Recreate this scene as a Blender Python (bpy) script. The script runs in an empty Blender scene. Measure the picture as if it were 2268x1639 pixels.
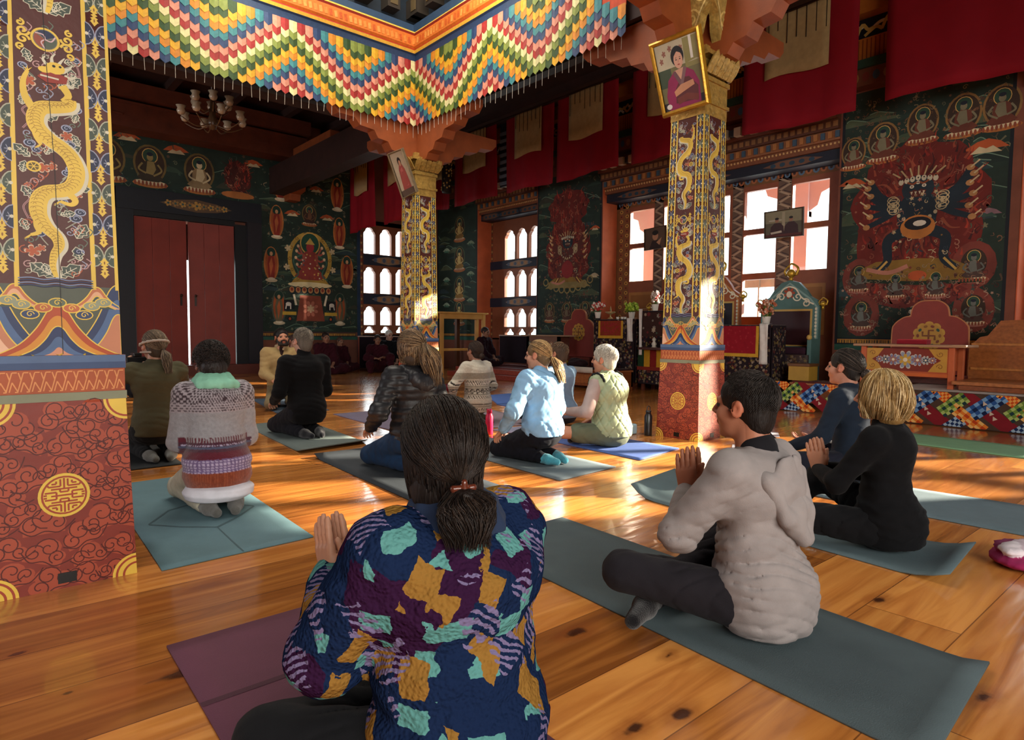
import bpy, bmesh, math, random
import numpy as np
from mathutils import Vector, Matrix, Euler
from mathutils.geometry import tessellate_polygon
random.seed(7)
S = bpy.context.scene
COL = S.collection
# ---------------------------------------------------------------- camera
FPX, CX, CY = 1407.0, 1134.0, 819.5
RW = Matrix(((0.75489297, 0.03233355, -0.65505049),
             (-0.65578438, 0.05112441, -0.75321520),
             (0.00913495, 0.99816874, 0.05979730)))
CAM = Vector((0, 0, 1.0))
cd = bpy.data.cameras.new('camera')
cam = bpy.data.objects.new('camera', cd)
COL.objects.link(cam)
cam.matrix_world = Matrix.Translation(CAM) @ RW.to_4x4()
cd.sensor_fit = 'HORIZONTAL'; cd.sensor_width = 36.0; cd.lens = 36.0 * FPX / 2268.0
cd.clip_start = 0.05; cd.clip_end = 300
S.camera = cam
# ---------------------------------------------------------------- world, sun, exposure
S.view_settings.view_transform = 'Standard'; S.view_settings.look = 'None'
S.view_settings.gamma = 1.0; S.view_settings.exposure = 0.0
S.view_settings.use_curve_mapping = False
try:
    S.cycles.use_denoising = True
    S.cycles.use_adaptive_sampling = True
    S.cycles.adaptive_threshold = 0.03
    S.cycles.max_bounces = 6; S.cycles.diffuse_bounces = 4; S.cycles.glossy_bounces = 3
    S.cycles.transparent_max_bounces = 12; S.cycles.sample_clamp_indirect = 6.0
    S.cycles.caustics_reflective = False; S.cycles.caustics_refractive = False
except Exception:
    pass
W = bpy.data.worlds.new('daylight'); S.world = W; W.use_nodes = True
wn = W.node_tree.nodes; wl = W.node_tree.links
bg = wn['Background']
tc = wn.new('ShaderNodeTexCoord'); sx = wn.new('ShaderNodeSeparateXYZ'); rp = wn.new('ShaderNodeValToRGB')
wl.new(tc.outputs['Generated'], sx.inputs[0]); wl.new(sx.outputs['Z'], rp.inputs[0])
rp.color_ramp.elements[0].position = 0.0; rp.color_ramp.elements[0].color = (0.55, 0.62, 0.60, 1)
rp.color_ramp.elements[1].position = 0.25; rp.color_ramp.elements[1].color = (0.80, 0.93, 1.0, 1)
wl.new(rp.outputs[0], bg.inputs[0]); bg.inputs[1].default_value = 7.0
sd = bpy.data.lights.new('sun', 'SUN'); sd.energy = 34.0; sd.angle = math.radians(0.9); sd.color = (1.0, 0.86, 0.66)
sun = bpy.data.objects.new('sun', sd); COL.objects.link(sun)
SUNV = Vector((0.82, -0.47, 0.305)).normalized()       # towards the sun
sun.rotation_euler = SUNV.to_track_quat('Z', 'Y').to_euler(); sun.location = (20, -8, 14)

def area(name, loc, direction, sx_, sy_, power, color=(1, 1, 1), portal=False, up='Y', spread=180):
    d = bpy.data.lights.new(name, 'AREA'); d.shape = 'RECTANGLE'; d.size = sx_; d.size_y = sy_
    d.energy = power; d.color = color
    try:
        d.spread = math.radians(spread)
    except Exception:
        pass
    if portal:
        d.cycles.is_portal = True
    o = bpy.data.objects.new(name, d); COL.objects.link(o); o.location = loc
    o.rotation_euler = Vector(direction).to_track_quat('-Z', up).to_euler()
    return o
# skylight of the lantern over the middle of the hall, and an added fill lamp behind the camera
area('lantern_daylight', (2.8, 5.6, 7.6), (0, 0, -1), 4.2, 3.6, 330, (1.0, 0.93, 0.82))
area('rear_fill_lamp', (-0.5, -5.4, 2.9), (0.22, 1, -0.02), 8.0, 3.2, 900, (1.0, 0.94, 0.86))

area('left_fill_lamp', (-5.6, 10.0, 2.6), (1, 0.12, -0.02), 7.0, 2.6, 280, (0.96, 0.97, 1.0))  # added fill lamp out of view, brightens the far murals and monks

def ray(x, y):
    return RW @ Vector((x - CX, -(y - CY), -FPX))
def at(x, y, X=None, Y=None, Z=None):
    d = ray(x, y)
    if X is not None: t = X / d.x
    elif Y is not None: t = Y / d.y
    else: t = (Z - 1.0) / d.z
    return CAM + d * t
# ---------------------------------------------------------------- helpers
def rgb(h):
    h = h.lstrip('#'); v = [int(h[i:i + 2], 16) / 255 for i in (0, 2, 4)]
    return tuple(((c / 12.92) if c <= 0.04045 else ((c + 0.055) / 1.055) ** 2.4) for c in v) + (1.0,)
MATS = {}
def mat(name, color=None, rough=0.6, noise=6.0, amt=0.18, bump=0.0, bscale=60.0, metal=0.0, spec=0.4, sheen=0.0, coat=0.0, stretch=None):
    """colour comes from the mesh's own paint (attribute Col) or is one given colour; both get a fine procedural mottling"""
    if name in MATS: return MATS[name]
    m = bpy.data.materials.new(name); m.use_nodes = True; MATS[name] = m
    n = m.node_tree.nodes; l = m.node_tree.links; b = n['Principled BSDF']
    tx = n.new('ShaderNodeTexCoord'); mp = n.new('ShaderNodeMapping'); l.new(tx.outputs['Object'], mp.inputs[0])
    if stretch: mp.inputs['Scale'].default_value = stretch
    nz = n.new('ShaderNodeTexNoise'); nz.inputs['Scale'].default_value = noise; nz.inputs['Detail'].default_value = 5
    l.new(mp.outputs[0], nz.inputs['Vector'])
    mr = n.new('ShaderNodeMapRange'); mr.inputs[1].default_value = 0.25; mr.inputs[2].default_value = 0.75
    mr.inputs[3].default_value = 1 - amt; mr.inputs[4].default_value = 1 + amt
    l.new(nz.outputs['Fac'], mr.inputs[0])
    mx = n.new('ShaderNodeVectorMath'); mx.operation = 'SCALE'
    if color is None:
        at_ = n.new('ShaderNodeAttribute'); at_.attribute_name = 'Col'; l.new(at_.outputs['Color'], mx.inputs[0])
    else:
        c = n.new('ShaderNodeRGB'); c.outputs[0].default_value = color; l.new(c.outputs[0], mx.inputs[0])
    l.new(mr.outputs[0], mx.inputs['Scale']); l.new(mx.outputs[0], b.inputs['Base Color'])
    b.inputs['Roughness'].default_value = rough; b.inputs['Metallic'].default_value = metal
    b.inputs['Specular IOR Level'].default_value = spec
    if sheen: b.inputs['Sheen Weight'].default_value = sheen; b.inputs['Sheen Roughness'].default_value = 0.5
    if coat: b.inputs['Coat Weight'].default_value = coat; b.inputs['Coat Roughness'].default_value = 0.1
    if bump:
        n2 = n.new('ShaderNodeTexNoise'); n2.inputs['Scale'].default_value = bscale; n2.inputs['Detail'].default_value = 3
        l.new(mp.outputs[0], n2.inputs['Vector'])
        bp = n.new('ShaderNodeBump'); bp.inputs['Strength'].default_value = bump; bp.inputs['Distance'].default_value = 0.01
        l.new(n2.outputs['Fac'], bp.inputs['Height']); l.new(bp.outputs[0], b.inputs['Normal'])
    return m
def emis(name, color, strength):
    if name in MATS: return MATS[name]
    m = bpy.data.materials.new(name); m.use_nodes = True; MATS[name] = m
    b = m.node_tree.nodes['Principled BSDF']; b.inputs['Base Color'].default_value = color
    b.inputs['Emission Color'].default_value = color; b.inputs['Emission Strength'].default_value = strength
    return m
PAINT = mat('painted_wood', rough=0.5, noise=9, amt=0.10, bump=0.08, bscale=40)
WALLP = mat('mural_paint', rough=0.7, noise=3.5, amt=0.28, bump=0.1, bscale=25)
CLOTH = mat('woven_cloth', rough=0.9, noise=14, amt=0.12, bump=0.15, bscale=300, sheen=0.03, spec=0.15)
KNIT = mat('knitted_wool', rough=0.95, noise=60, amt=0.16, bump=0.5, bscale=220, sheen=0.3, spec=0.15)
SKIN = mat('skin', rough=0.5, noise=18, amt=0.07, bump=0.05, bscale=160, spec=0.35)
HAIR = mat('hair', rough=0.55, noise=40, amt=0.3, spec=0.3, bump=0.6, bscale=110, stretch=(1, 1, 0.14))
PINE = mat('waxed_pine', rough=0.35, noise=4, amt=0.3, spec=0.5, stretch=(1, 6, 8))
GOLD = mat('gilt', rough=0.35, noise=20, amt=0.2, metal=0.55, bump=0.25, bscale=50)
CARVE = mat('carved_gilt', rough=0.45, noise=24, amt=0.35, metal=0.35, bump=1.0, bscale=26)
RUBBER = mat('yoga_mat_rubber', rough=0.75, noise=8, amt=0.08, bump=0.25, bscale=260, spec=0.3)
METAL = mat('painted_metal', rough=0.3, noise=5, amt=0.05, spec=0.5)
GLOSS = mat('glazed', rough=0.2, noise=5, amt=0.05, spec=0.6)
GLASS = bpy.data.materials.new('window_glass'); GLASS.use_nodes = True
_n = GLASS.node_tree.nodes; _l = GLASS.node_tree.links
_o = _n['Material Output']; _t = _n.new('ShaderNodeBsdfTransparent'); _g = _n.new('ShaderNodeBsdfGlossy'); _m = _n.new('ShaderNodeMixShader')
_g.inputs['Roughness'].default_value = 0.02; _m.inputs[0].default_value = 0.05
_l.new(_t.outputs[0], _m.inputs[1]); _l.new(_g.outputs[0], _m.inputs[2]); _l.new(_m.outputs[0], _o.inputs[0])

def tag(o, label=None, cat=None, group=None, kind=None):
    if label: o['label'] = label
    if cat: o['category'] = cat
    if group: o['group'] = group
    if kind: o['kind'] = kind
    return o
def empty(name, loc=(0, 0, 0), rz=0.0, label=None, cat=None, group=None):
    o = bpy.data.objects.new(name, None); COL.objects.link(o); o.location = loc; o.rotation_euler = (0, 0, rz)
    o.empty_display_size = 0.1
    return tag(o, label, cat, group)
def copy_tree(o, parent=None):
    c = o.copy(); COL.objects.link(c); c.parent = parent
    for ch in list(o.children): copy_tree(ch, c)
    return c

class MB:
    """collects shapes with a colour each, then links them as one mesh"""
    def __init__(s, col=(0.5, 0.5, 0.5, 1)):
        s.v = []; s.f = []; s.fc = []; s.c = col
    def add(s, vs, fs, c=None):
        o = len(s.v); s.v.extend([tuple(p) for p in vs]); c = c or s.c
        for f in fs: s.f.append([i + o for i in f]); s.fc.append(c)
    def box(s, x0, x1, y0, y1, z0, z1, c=None, tx=1.0, ty=1.0):
        mx, my = (x0 + x1) / 2, (y0 + y1) / 2
        def t(x, y): return (mx + (x - mx) * tx, my + (y - my) * ty)
        a = [(x0, y0, z0), (x1, y0, z0), (x1, y1, z0), (x0, y1, z0)]
        b = [t(x0, y0) + (z1,), t(x1, y0) + (z1,), t(x1, y1) + (z1,), t(x0, y1) + (z1,)]
        s.add(a + b, [(3, 2, 1, 0), (4, 5, 6, 7), (0, 1, 5, 4), (1, 2, 6, 5), (2, 3, 7, 6), (3, 0, 4, 7)], c)
    def lathe(s, prof, n=20, o=(0, 0, 0), c=None, axis='z', sc=(1, 1)):
        vs = []; fs = []
        for r, z in prof:
            for i in range(n):
                a = 2 * math.pi * i / n
                p = (r * math.cos(a) * sc[0], r * math.sin(a) * sc[1], z)
                if axis == 'x': p = (p[2], p[0], p[1])
                if axis == 'y': p = (p[0], p[2], p[1])
                vs.append((p[0] + o[0], p[1] + o[1], p[2] + o[2]))
        for k in range(len(prof) - 1):
            for i in range(n):
                j = (i + 1) % n
                q = (k * n + i, k * n + j, (k + 1) * n + j, (k + 1) * n + i)
                fs.append(q if axis != 'y' else q[::-1])
        fs.append(tuple(range(n))[::-1] if axis != 'y' else tuple(range(n)))
        e = (len(prof) - 1) * n
        fs.append(tuple(range(e, e + n)) if axis != 'y' else tuple(range(e, e + n))[::-1])
        s.add(vs, fs, c)
    def tube(s, pts, r, n=6, c=None, r1=None, cap=True):
        pts = [Vector(p) for p in pts]; m = len(pts); vs = []; fs = []
        up = None
        for i, p in enumerate(pts):
            d = (pts[min(i + 1, m - 1)] - pts[max(i - 1, 0)]).normalized()
            if up is None:
                up = Vector((0, 0, 1)) if abs(d.z) < 0.9 else Vector((1, 0, 0))
            a = d.cross(up)
            if a.length < 1e-4: a = d.orthogonal()
            a.normalize(); b = d.cross(a).normalized(); up = -b if (-b).dot(up) > 0 else b
            t = i / max(1, m - 1); rr = (r(t) if callable(r) else (r if r1 is None else r + (r1 - r) * t))
            for k in range(n):
                g = 2 * math.pi * k / n
                vs.append(p + a * (math.cos(g) * rr) + b * (math.sin(g) * rr))
        for i in range(m - 1):
            for k in range(n):
                j = (k + 1) % n
                fs.append((i * n + k, i * n + j, (i + 1) * n + j, (i + 1) * n + k))
        if cap:
            fs.append(tuple(range(n))[::-1]); fs.append(tuple(range((m - 1) * n, m * n)))
        s.add(vs, fs, c)
    def prism(s, poly, fn, h0, h1, c=None, cs=None):
        """poly in 2D, fn(u,v,h)->xyz, thickness h0..h1"""
        n = len(poly)
        vs = [fn(u, v, h0) for u, v in poly] + [fn(u, v, h1) for u, v in poly]
        tr = tessellate_polygon([[Vector((u, v, 0)) for u, v in poly]])
        s.add(vs, [tuple(t) for t in tr] + [tuple(i + n for i in t)[::-1] for t in tr], c)
        s.add(vs, [(i, (i + 1) % n, n + (i + 1) % n, n + i) for i in range(n)], cs or c)
    def grid(s, P, c=None, closed=False):
        """P[i][j] points -> quads"""
        m, n = len(P), len(P[0]); o = [p for r in P for p in r]; fs = []
        for i in range(m - 1):
            for j in range(n - (0 if closed else 1)):
                k = (j + 1) % n
                fs.append((i * n + j, i * n + k, (i + 1) * n + k, (i + 1) * n + j))
        s.add(o, fs, c)
    def ball(s, o, r, n=12, m=8, c=None, sc=(1, 1, 1)):
        P = []
        for i in range(m + 1):
            t = math.pi * i / m
            P.append([(o[0] + r * sc[0] * math.sin(t) * math.cos(2 * math.pi * j / n), o[1] + r * sc[1] * math.sin(t) * math.sin(2 * math.pi * j / n),
                       o[2] + r * sc[2] * math.cos(t)) for j in range(n)])
        s.grid(P[::-1], c, True)
    def xform(s, M, a=0):
        s.v[a:] = [tuple(M @ Vector(p)) for p in s.v[a:]]
    def build(s, name, m, parent=None, smooth=False, bevel=0.0, fix=False, sub=0):
        me = bpy.data.meshes.new(name); me.from_pydata(s.v, [], s.f); me.materials.append(m)
        ca = me.color_attributes.new('Col', 'FLOAT_COLOR', 'CORNER')
        lens = np.array([len(f) for f in s.f]); cols = np.array([tuple(c)[:3] + (1.0,) for c in s.fc], dtype=np.float32)
        if len(lens): ca.data.foreach_set('color', np.repeat(cols, lens, axis=0).ravel())
        if fix:
            bm = bmesh.new(); bm.from_mesh(me); bmesh.ops.recalc_face_normals(bm, faces=bm.faces); bm.to_mesh(me); bm.free()
        if smooth: me.polygons.foreach_set('use_smooth', [True] * len(me.polygons))
        me.update()
        o = bpy.data.objects.new(name, me); COL.objects.link(o)
        if parent: o.parent = parent
        if bevel:
            b = o.modifiers.new('bevel', 'BEVEL'); b.width = bevel; b.segments = 2; b.limit_method = 'ANGLE'
        if sub:
            b = o.modifiers.new('sub', 'SUBSURF'); b.levels = sub; b.render_levels = sub
        return o

def frame(o, U, V, N):
    o, U, V, N = Vector(o), Vector(U), Vector(V), Vector(N)
    return lambda u, v, h: o + U * u + V * v + N * h

class Paint:
    """2D painting on a surface: filled shapes in thin layers of one mesh"""
    def __init__(s, mb, fn, step=0.0009, flip=False, lw=1.0):
        s.mb = mb; s.fn = fn; s.step = step; s.n = 0; s.flip = flip; s.lw = lw
    def h(s, L):
        s.n = (s.n + 1) % 24
        return L * s.step + s.n * s.step / 30
    def poly(s, pts, c, L=1):
        pts = [(float(a), float(b)) for a, b in pts]
        if len(pts) < 3: return
        h = s.h(L); vs = [s.fn(u, v, h) for u, v in pts]
        tr = tessellate_polygon([[Vector((u, v, 0)) for u, v in pts]])
        fs = []
        for t in tr:
            a, b, d = (pts[i] for i in t)
            ar = (b[0] - a[0]) * (d[1] - a[1]) - (b[1] - a[1]) * (d[0] - a[0])
            t = tuple(t) if ar > 0 else tuple(t)[::-1]
            fs.append(t[::-1] if s.flip else t)
        s.mb.add(vs, fs, c)
    def rect(s, u0, u1, v0, v1, c, L=1, nv=1):
        if nv == 1: s.poly([(u0, v0), (u1, v0), (u1, v1), (u0, v1)], c, L)
        else:
            for i in range(nv):
                a, b = v0 + (v1 - v0) * i / nv, v0 + (v1 - v0) * (i + 1) / nv
                s.poly([(u0, a), (u1, a), (u1, b), (u0, b)], c, L)
    def ell(s, u, v, a, b, c, L=1, n=18, rot=0.0):
        cr, sr = math.cos(rot), math.sin(rot); P = []
        for i in range(n):
            t = 2 * math.pi * i / n; x, y = a * math.cos(t), b * math.sin(t)
            P.append((u + x * cr - y * sr, v + x * sr + y * cr))
        s.poly(P, c, L)
    def ring(s, u, v, a, b, w, c, L=1, n=24, t0=0, t1=2 * math.pi):
        P = [(u + a * math.cos(t0 + (t1 - t0) * i / n), v + b * math.sin(t0 + (t1 - t0) * i / n)) for i in range(n + 1)]
        s.line(P, w, c, L)
    def line(s, pts, w, c, L=1, w1=None):
        m = len(pts)
        if m < 2: return
        h = s.h(L); A = []; B = []
        for i, p in enumerate(pts):
            q, r = pts[max(i - 1, 0)], pts[min(i + 1, m - 1)]
            dx, dy = r[0] - q[0], r[1] - q[1]; d = math.hypot(dx, dy) or 1
            t = i / (m - 1); ww = (w(t) if callable(w) else (w if w1 is None else w + (w1 - w) * t)) / 2 * s.lw
            A.append((p[0] - dy / d * ww, p[1] + dx / d * ww)); B.append((p[0] + dy / d * ww, p[1] - dx / d * ww))
        vs = [s.fn(u, v, h) for u, v in A] + [s.fn(u, v, h) for u, v in B]
        fs = [(m + i, m + i + 1, i + 1, i) for i in range(m - 1)]
        if s.flip: fs = [f[::-1] for f in fs]
        s.mb.add(vs, fs, c)
    def curve(s, ctrl, w, c, L=1, n=8, w1=None):
        s.line(spl(ctrl, n), w, c, L, w1)
    def spiral(s, u, v, r, turns, w, c, L=1, a0=0.0, sgn=1, n=22):
        P = []
        for i in range(n + 1):
            t = i / n; a = a0 + sgn * turns * 2 * math.pi * t
            P.append((u + r * (1 - 0.85 * t) * math.cos(a), v + r * (1 - 0.85 * t) * math.sin(a)))
        s.line(P, w, c, L)
    def petals(s, u, v, r, n, c, L=1, rin=0.45, a0=0.0, k=6):
        P = []
        for i in range(n * k):
            t = 2 * math.pi * i / (n * k) + a0
            P.append((u + r * (rin + (1 - rin) * abs(math.sin(n * (t - a0) / 2)) ** 0.6) * math.cos(t),
                      v + r * (rin + (1 - rin) * abs(math.sin(n * (t - a0) / 2)) ** 0.6) * math.sin(t)))
        s.poly(P, c, L)

def spl(c, n=8):
    """Catmull-Rom through the points"""
    c = [tuple(map(float, p)) for p in c]; out = []
    for i in range(len(c) - 1):
        p0, p1, p2, p3 = c[max(i - 1, 0)], c[i], c[i + 1], c[min(i + 2, len(c) - 1)]
        for k in range(n):
            t = k / n
            out.append(tuple(0.5 * (2 * b + (-a + cc) * t + (2 * a - 5 * b + 4 * cc - d) * t * t + (-a + 3 * b - 3 * cc + d) * t ** 3)
                             for a, b, cc, d in zip(p0, p1, p2, p3)))
    out.append(c[-1]); return out

# ---------------------------------------------------------------- smooth solids (signed distance -> mesh)
def V3(*a): return np.array(a, dtype=np.float32)
def cone(a, ra, b, rb, col=None, k=None, sub=False):
    return dict(t='c', a=V3(*a), b=V3(*b), ra=ra, rb=rb, col=col, k=k, sub=sub)
def ell(c, r, col=None, k=None, rot=None, sub=False):
    return dict(t='e', c=V3(*c), r=V3(*r), col=col, k=k, sub=sub, R=None if rot is None else np.array(Euler(rot).to_matrix(), dtype=np.float32))
def pdist(p, X):
    if p['t'] == 'c':
        ab = p['b'] - p['a']; L = float(ab @ ab) + 1e-12
        t = np.clip(((X - p['a']) @ ab) / L, 0, 1)
        q = X - p['a'] - t[..., None] * ab
        return np.sqrt((q * q).sum(-1)) - (p['ra'] + (p['rb'] - p['ra']) * t)
    q = X - p['c']
    if p['R'] is not None: q = q @ p['R']
    k0 = np.sqrt(((q / p['r']) ** 2).sum(-1)); k1 = np.sqrt(((q / (p['r'] ** 2)) ** 2).sum(-1)) + 1e-9
    return k0 * (k0 - 1) / k1
def pbb(p):
    if p['t'] == 'c':
        r = max(p['ra'], p['rb']); return np.minimum(p['a'], p['b']) - r, np.maximum(p['a'], p['b']) + r
    r = float(p['r'].max()) if p['R'] is not None else p['r']
    return p['c'] - r, p['c'] + r
def solid(prims, res=0.01, k=0.03, disp=None, clip=None):
    lo = np.min([pbb(p)[0] for p in prims if not p['sub']], axis=0) - 3 * res
    hi = np.max([pbb(p)[1] for p in prims if not p['sub']], axis=0) + 3 * res
    if clip is not None: lo[2] = max(lo[2], clip - 2 * res)
    n = np.ceil((hi - lo) / res).astype(int) + 1
    D = np.full(n, 0.5, dtype=np.float32)
    ax = [lo[i] + res * np.arange(n[i], dtype=np.float32) for i in range(3)]
    for p in prims:
        kk = k if p['k'] is None else p['k']
        a, b = pbb(p); m = kk + 3 * res
        i0 = np.clip(((a - m - lo) / res).astype(int), 0, n); i1 = np.clip(((b + m - lo) / res).astype(int) + 2, 0, n)
        if (i1 <= i0).any(): continue
        sl = tuple(slice(i0[i], i1[i]) for i in range(3))
        X = np.stack(np.meshgrid(*[ax[i][sl[i]] for i in range(3)], indexing='ij'), -1)
        d = pdist(p, X); o = D[sl]
        if p['sub']:
            h = np.clip(0.5 - 0.5 * (o + d) / kk, 0, 1); D[sl] = o * (1 - h) + (-d) * h + kk * h * (1 - h)
        else:
            h = np.clip(0.5 + 0.5 * (o - d) / kk, 0, 1); D[sl] = o * (1 - h) + d * h - kk * h * (1 - h)
    if disp is not None:
        msk = np.abs(D) < 0.04; idx = np.argwhere(msk)
        if len(idx): D[msk] += disp(lo + idx.astype(np.float32) * res).astype(np.float32)
    if clip is not None:
        Z = ax[2][None, None, :]; D = np.maximum(D, clip - Z)
    # surface nets
    Sg = D < 0
    c = np.zeros(tuple(n - 1), dtype=np.int8)
    offs = [(i, j, l) for i in (0, 1) for j in (0, 1) for l in (0, 1)]
    def cut(A, o): return A[o[0]:A.shape[0] - 1 + o[0], o[1]:A.shape[1] - 1 + o[1], o[2]:A.shape[2] - 1 + o[2]]
    for o in offs: c += cut(Sg, o)
    act = (c > 0) & (c < 8); idx = np.argwhere(act)
    ids = np.full(act.shape, -1, dtype=np.int32); ids[act] = np.arange(len(idx))
    cv = np.stack([cut(D, o)[act] for o in offs], 1)
    acc = np.zeros((len(idx), 3), dtype=np.float64); cnt = np.zeros(len(idx))
    for a in range(8):
        for b in range(a + 1, 8):
            d = [offs[b][i] - offs[a][i] for i in range(3)]
            if sum(abs(x) for x in d) != 1: continue
            va, vb = cv[:, a], cv[:, b]; s_ = (va < 0) != (vb < 0)
            t = np.where(s_, va / np.where(np.abs(va - vb) < 1e-9, 1e-9, va - vb), 0)
            acc[s_] += (np.array(offs[a]) + t[s_, None] * np.array(d)); cnt[s_] += 1
    V = lo + res * (idx + acc / np.maximum(cnt, 1)[:, None])
    F = []
    for ax_ in range(3):
        sh = [slice(None)] * 3; sh2 = [slice(None)] * 3
        sh[ax_] = slice(0, -1); sh2[ax_] = slice(1, None)
        A, B = Sg[tuple(sh)], Sg[tuple(sh2)]
        E = np.argwhere(A != B); o1, o2 = (ax_ + 1) % 3, (ax_ + 2) % 3
        ok = (E[:, o1] > 0) & (E[:, o2] > 0) & (E[:, o1] < n[o1] - 1) & (E[:, o2] < n[o2] - 1)
        E = E[ok]; ins = A[tuple(E.T)]
        def g(d1, d2):
            q = E.copy(); q[:, o1] -= d1; q[:, o2] -= d2; return ids[tuple(q.T)]
        q = np.stack([g(1, 1), g(0, 1), g(0, 0), g(1, 0)], 1)
        q[~ins] = q[~ins][:, ::-1]; F.append(q)
    F = np.concatenate(F); F = F[(F >= 0).all(1)]
    return V, F
def near_col(prims, V, base):
    pr = [p for p in prims if not p['sub']]
    best = np.full(len(V), 9.0); C = np.tile(np.array(base[:3]), (len(V), 1))
    for p in pr:
        d = pdist(p, V.astype(np.float32)); m = d < best; best[m] = d[m]
        C[m] = np.array((p['col'] or base)[:3])
    return C
def vmesh(name, V, F, C, m, parent=None, smooth=True):
    me = bpy.data.meshes.new(name)
    me.vertices.add(len(V)); me.vertices.foreach_set('co', np.asarray(V, dtype=np.float32).ravel())
    me.loops.add(F.size); me.loops.foreach_set('vertex_index', F.astype(np.int32).ravel())
    me.polygons.add(len(F)); me.polygons.foreach_set('loop_start', np.arange(0, F.size, 4, dtype=np.int32))
    me.update(calc_edges=True); me.validate()
    me.polygons.foreach_set('use_smooth', [smooth] * len(me.polygons))
    ca = me.color_attributes.new('Col', 'FLOAT_COLOR', 'POINT')
    ca.data.foreach_set('color', np.concatenate([C, np.ones((len(C), 1))], 1).astype(np.float32).ravel())
    me.materials.append(m)
    o = bpy.data.objects.new(name, me); COL.objects.link(o)
    if parent: o.parent = parent
    return o
def joinVF(L):
    Vs, Fs, Cs, o = [], [], [], 0
    for V, F, C in L:
        Vs.append(V); Fs.append(F + o); Cs.append(C); o += len(V)
    return np.concatenate(Vs), np.concatenate(Fs), np.concatenate(Cs)
def fnoise(P, seed=0, sc=(1, 1, 1)):
    """cheap smooth noise: a few warped sines, range about -1..1"""
    r = np.random.RandomState(seed); out = 0; amp = 0
    Q = P * np.array(sc)
    for i in range(5):
        d = r.randn(3); d /= np.linalg.norm(d); f = 1.0 * 1.6 ** i; a = 0.75 ** i
        w = r.randn(3); ph = r.rand() * 6.28
        out = out + a * np.sin(f * (Q @ d) * 6.28 + ph + 1.3 * np.sin(f * 0.5 * (Q @ w) * 6.28 + i)); amp += a
    return out / amp
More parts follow.
